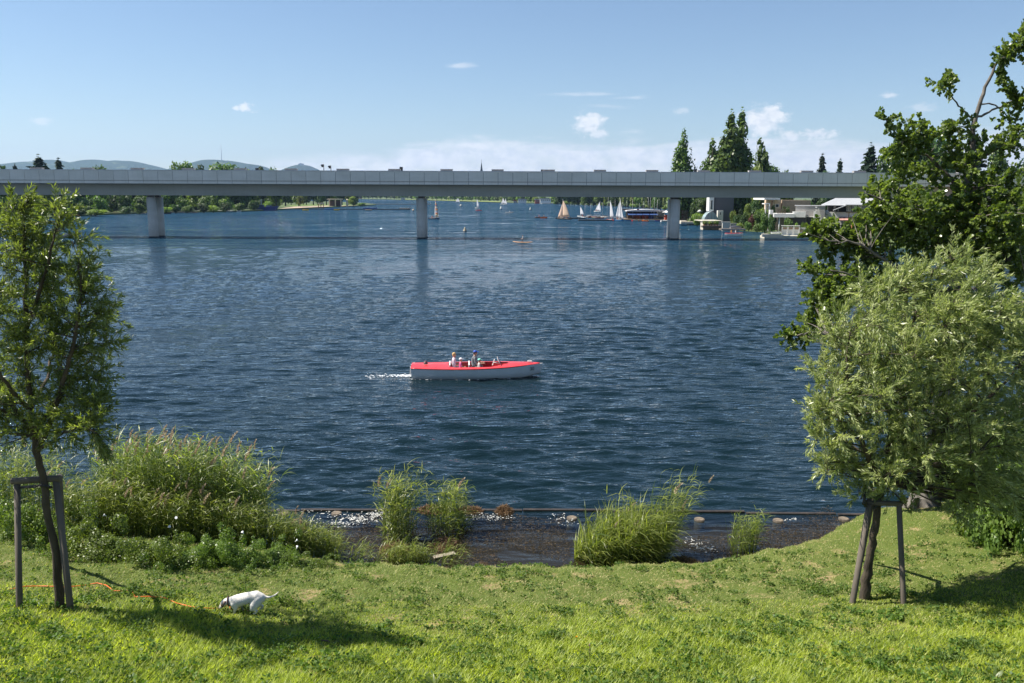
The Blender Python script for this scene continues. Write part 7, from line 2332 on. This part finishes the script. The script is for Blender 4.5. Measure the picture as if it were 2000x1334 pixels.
bs = [('light', 1362, 431, 414, 24, 226, 'light green hedge section left of the conservatory'), ('light', 1378, 431, 415, 22, 228, 'light green hedge section next to the conservatory'), ('dark', 1354, 424, 400, 14, 238, 'dark ivy covered post beside the dark fence'), ('light', 1433, 421, 408, 16, 208, 'bright yellow green bush right of the poplar trunk'),
      ('dark', 1452, 432, 414, 22, 203, 'dark clipped hedge block above the white wall'), ('dark', 1437, 431, 418, 16, 206, 'shaded bush under the bright yellow green bush'), ('red', 1470, 441, 416, 22, 198, 'dark red leaved bush above the bank'), ('mid', 1462, 446, 432, 18, 195, 'green bush below the red leaved bush'),
      ('mid', 1493, 450, 414, 22, 184, 'bushy shrub left of the raised terrace'), ('dark', 1507, 453, 420, 18, 181, 'tall dark shrub against the raised terrace'), ('mid', 1479, 454, 436, 24, 186, 'overhanging bush at the waterline'), ('light', 1490, 424, 404, 26, 196, 'light creeper slope below the pergola'),
      ('mid', 1541, 444, 424, 20, 174, 'round green bush under the raised terrace'), ('light', 1555, 446, 432, 9, 173, 'small golden bush before the garage'), ('mid', 1567, 446, 433, 8, 173, 'small bush before the dark garage door'), ('light', 1584, 446, 439, 12, 173.5, 'low green bush in front of the garage opening'), ('red', 1594, 445, 432, 13, 174, 'round red bush beside the white stair'),
      ('light', 1601, 447, 439, 12, 173, 'low light bush at the foot of the stair'), ('light', 1540, 446, 438, 8, 172, 'tiny golden bush behind the panelled wall'), ('mid', 1636, 450, 436, 12, 174, 'green bush right of the cypress'), ('mid', 1618, 450, 434, 10, 174.5, 'green bush left of the cypress'), ('mid', 1508, 410, 400, 16, 194, 'bush on the beige house terrace'), ('dark', 1532, 412, 400, 22, 188, 'dark hedge behind the brown fence'),
      ('light', 1445, 445, 434, 16, 198.5, 'flowering bush behind the white garden wall'), ('mid', 1700, 470, 452, 40, 156, 'garden bush behind the alder by the pale jetty'), ('light', 1760, 474, 458, 40, 152, 'light bush behind the alder in the garden'), ('dark', 1850, 482, 455, 60, 148, 'bush at the water behind the alder'), ('mid', 1940, 486, 455, 70, 146, 'bush at the water near the right edge')]
for v_, px, b_, tp, wp, Y_, lab in bs: T('bush', v_, px, b_, tp, wp, lab, 'bush', 'garden bushes on the right bank', Y=Y_)
T('poplar', 'c', 1626.5, 447, 415.5, 15, 'slim dark cypress against the white villa wall', 'cypress', Y=175.5, name='cypress')
# club shore and mid right bank
rows_ = [(1090, 399, 'dark'), (1102, 399, 'willow'), (1112, 400, 'dark2'), (1122, 400, 'mid'), (1131, 400, 'dark'), (1141, 401, 'mid2'), (1150, 401, 'dark'), (1159, 401, 'light'), (1169, 402, 'mid'), (1178, 402, 'dark2'), (1188, 402.5, 'willow'), (1198, 403, 'dark'), (1208, 403, 'light'), (1217, 403.5, 'willow'), (1228, 404, 'dark'), (1238, 404.5, 'willow'), (1249, 405, 'mid'), (1259, 406, 'willow'), (1269, 407, 'dark'), (1279, 408, 'mid2'), (1290, 409, 'dark'), (1300, 410, 'willow'), (1309, 411, 'light')]
for i, (px, b_, v_) in enumerate(rows_):
    if v_ == 'willow': T('willow', 'a', px, b_, 366 + (i * 7) % 14, 18, 'drooping light willow in the tree row behind the boat club', 'willow', 'trees behind the boat club')
    else: T('round', v_, px, b_, 364 + (i * 5) % 14, 20, {'dark': 'dark tree in the row behind the boat club', 'dark2': 'narrow dark tree in the row behind the boat club', 'mid': 'green tree in the row behind the boat club', 'mid2': 'broad green tree in the row behind the boat club', 'light': 'light green tree in the row behind the boat club'}[v_], 'tree', 'trees behind the boat club')
for i in range(22):
    px = 1086 + i * 10.6
    T('bush', ['mid', 'dark', 'light'][i % 3], px, 398.6 + (px - 1086) ** 1.5 / 1000 * 3.2 + .3, 391 + (px - 1086) * .045, 13, ['medium', 'dark', 'light'][i % 3] + ' green waterside bush behind the club moorings', 'bush', 'bushes along the far right waterside')
for i in range(26):
    px = 1066 + i * 9.3 + r2.uniform(-2, 2)
    py = 398.0 + max(0, px - 1086) ** 1.5 / 1000 * 3.3
    if px < 1260: skiff(px, py + .2, 5.5 + 3 * r2.random(), 'small white craft moored along the far right waterside', [white, offwhite, white, lightgrey][i % 4], R(r2.uniform(-15, 15)), [], 'boat', None, 'moored_boat', 'white craft along the far right waterside', .8)
# far shore
for i in range(64):
    px = 560 + i * 8.4 + r2.uniform(-2, 2)
    yb = np.interp(px, [560, 700, 800, 880, 960, 1020, 1090], [389.6, 388.2, 389.2, 391.0, 393.0, 395.0, 396.6])
    v_ = ['far', 'far_dark', 'far_light', 'far_dark'][i % 4]
    T('round', v_, px, yb, yb - 12 - 5 * r2.random(), 16, {'far': 'green', 'far_dark': 'dark', 'far_light': 'light green'}[v_] + ' tree in the belt along the far shore', 'tree', 'trees along the far shore')
pp = [W(a, b_, .56) for a, b_ in ((760, 389.6), (830, 390.5), (880, 391.9), (960, 394.4), (978, 395), (975, 393.2), (880, 390.6), (800, 389.4))]
mb = MB(); mb.add([(q.x, q.y, .562) for q in pp], [tuple(range(8))]); tag(mb.build('far_meadow', mat('meadow_bright', (.20, .25, .06), .9, .1, .05)), 'light green meadow along the far shore', None, None, 'structure')
for k, (a, b_, c, d_, m_, rf, lab) in enumerate([(1012, 1028, 388.5, 396, white, roofgrey, 'white flat house on the far shore right of the far sails'), (1045, 1055, 389, 396.6, mat('wall_red', (.35, .08, .07), .8), roofgrey, 'red boathouse on the far shore'), (1055, 1076, 387.5, 397, white, roofgrey, 'large white house right of the red boathouse'),
                                                (1003, 1010, 391.5, 395.4, offwhite, rooftile, 'small pale hut at the water left of the white flat house'), (698, 706, 384, 387.8, mat('wall_pink', (.55, .3, .25), .8), rooftile, 'pink house on the far shore above the left spit'), (783, 790, 386, 390, offwhite, roofgrey, 'pale hut on the far shore left of the middle pier'),
                                                (1161, 1178, 386.5, 396, white, roofgrey, 'white villa terrace above the heeling dinghy'), (1062, 1068, 385.8, 392, offwhite, rooftile, 'tall pale house behind the large white house')]):
    h = PB('lake_house', (a + b_) / 2, d_, W((a + b_) / 2, min(d_, 396.9 if a < 1100 else 401), LZ).y, lab, 'house', 'houses on the far shore')
    h.box('wall', m_, a, b_, c + 1.2, d_, 0, 8, ground=True); h.box('roof', rf, a - .5, b_ + .5, c, c + 1.25, -.6, 9)
    for j in range(max(2, int((b_ - a) / 4))): h.window(a + 1 + j * 4, a + 3 + j * 4, c + 2.5, c + 4.5, 0)
# left bank trees
lt = []
for i in range(30):
    px = -130 + i * 24.5 + r2.uniform(-4, 4)
    b_ = np.interp(px, [-200, 40, 150, 290, 430, 560, 700], [428, 424, 419, 414.5, 412.5, 406, 401]) - 1.0
    v_ = ['dark', 'mid', 'dark2', 'light', 'dark', 'mid2'][i % 6]
    if 180 < px < 245 and v_ == 'light': v_ = 'dark'
    if px > 560 and v_ == 'light': v_ = 'mid'
    T('round', v_, px, b_ - (1.5 if i % 2 else 3), 344 + (i * 11) % 22, 44, {'dark': 'dark broad tree', 'mid': 'green tree', 'dark2': 'narrow dark tree', 'light': 'yellow green tree', 'mid2': 'wide green tree'}[v_] + ' in the belt on the left bank', 'tree', 'trees on the left bank')
for i in range(26):
    px = -110 + i * 24 + r2.uniform(-5, 5)
    b_ = np.interp(px, [-200, 40, 150, 290, 430, 560, 700], [430, 426, 420.5, 416, 413.6, 407, 402]) - .4
    if 195 < px < 240 or px > 548: continue
    v_ = ['mid', 'dark', 'light', 'dark'][i % 4]
    T('bush', v_, px, b_, b_ - 12 - (i * 5) % 9, 26, {'mid': 'green', 'dark': 'dark', 'light': 'light green'}[v_] + ' bush at the foot of the left bank trees', 'bush', 'bushes on the left bank')
for i in range(34):
    px = -120 + i * 20 + r2.uniform(-4, 4)
    if px > 600: break
    b_ = np.interp(px, [-200, 40, 150, 290, 430, 560, 700], [427, 422, 417.5, 412.8, 410.5, 404.5, 400]) - (i % 2)
    if px > 540: b_ = 400.5
    v_ = ['dark', 'mid', 'dark', 'light' if px > 330 else 'dark', 'mid'][i % 5]
    T('bush', v_, px, b_, 378 + (i * 7) % 9, 34, {'mid': 'tall green shrub', 'dark': 'tall dark shrub', 'light': 'tall light green shrub'}[v_] + ' between the left bank trees', 'shrub', 'tall shrubs on the left bank', name='tall_shrub')
for i in range(16):
    px = 540 + i * 10 + r2.uniform(-3, 3)
    T('round', ['dark', 'dark2', 'mid2'][i % 3], px, 398.5, 352 + (i * 7) % 12, 26, ['broad dark', 'narrow dark', 'wide green'][i % 3] + ' tree behind the left beach lawn', 'tree', 'trees behind the left beach', Y=620 + (i % 3) * 12)
T('conifer', 'a', 85, 424, 305, 96, 'spreading dark conifer above the parapet at far left', 'conifer', Y=350)
T('conifer', 'b', 123, 422, 311, 48, 'small pointed spruce right of the spreading conifer', 'conifer', Y=360)
T('round', 'mid', 148, 420, 324, 21, 'low round treetop right of the small spruce', Y=370)
T('round', 'dark', 5, 425, 318, 51, 'dark treetop at the left edge above the parapet', Y=340)
T('conifer', 'b', 38, 424, 322, 29, 'small treetop left of the spreading conifer', 'conifer', Y=345)
T('round', 'mid2', 200, 418, 321, 40, 'rounded treetop between the left hills', Y=390)
T('round', 'mid', 348, 414, 310, 45, 'left half of the twin treetop in front of the mast hill', Y=430)
T('round', 'mid2', 366, 414, 312, 48, 'right half of the twin treetop in front of the mast hill', Y=436)
T('round', 'dark', 400, 414, 317, 35, 'small dark treetop left of the mast', Y=440)
T('round', 'mid2', 440, 413, 316, 83, 'broad treetop right under the mast hill', Y=440)
T('round', 'mid', 488, 412, 323, 45, 'flat treetop right of the mast hill', Y=445)
T('round', 'dark2', 515, 410, 321, 29, 'narrow treetop before the castle hill, left', Y=450)
T('round', 'mid', 540, 408, 321, 35, 'treetop before the castle hill, right', Y=455)
T('bush', 'light', 187, 421, 408, 40, 'pale green reed patch at the left bank waterline', 'reeds', Y=W(187, 421.3, .3).y)
T('round', 'light', 690, 399.5, 382, 20, 'round light tree at the tip of the left spit', Y=575)
T('bush', 'light', 523, 411, 391, 20, 'light bush above the blue ship', 'bush', Y=432)
T('willow', 'a', 587, 402.5, 380, 14, 'pale willow on the left beach lawn', 'willow', Y=540)
T('bush', 'mid', 705, 400.8, 396, 20, 'low bush at the very tip of the left spit', 'bush', Y=590)

# ------------------------------------------------------------------ air
hz = bpy.data.materials.new('air'); hz.use_nodes = True
nt = hz.node_tree; nt.nodes.clear()
pv = nt.nodes.new('ShaderNodeVolumePrincipled'); pv.inputs['Density'].default_value = 5.5e-5; pv.inputs['Color'].default_value = (.44, .64, .98, 1); pv.inputs['Anisotropy'].default_value = .2
oo = nt.nodes.new('ShaderNodeOutputMaterial'); nt.links.new(pv.outputs[0], oo.inputs['Volume'])
mb = MB(); mb.box(-11800, 11800, -300, 12800, -4.0, 620)
tag(mb.build('haze', hz), 'thin pale air between the lake and the blue hills', None, None, 'stuff')

# ------------------------------------------------------------------ labels shared by look-alikes get their place in the row
ORD = ['first', 'second', 'third', 'fourth', 'fifth', 'sixth', 'seventh', 'eighth', 'ninth', 'tenth', 'eleventh', 'twelfth', 'thirteenth', 'fourteenth', 'fifteenth', 'sixteenth', 'seventeenth', 'eighteenth', 'nineteenth', 'twentieth']
by = {}
for o in bpy.data.objects:
    if o.parent is None and 'label' in o and 'category' in o:
        by.setdefault(o['label'], []).append(o)
for lab, os_ in by.items():
    if len(os_) < 2: continue
    os_.sort(key=lambda o: o.location.x / max(o.location.y, 1))
    for i, o in enumerate(os_):
        n_ = ORD[i] if i < 20 else 'twenty ' + ORD[i - 20]
        o['label'] = lab + ', ' + n_ + ' such from the left'
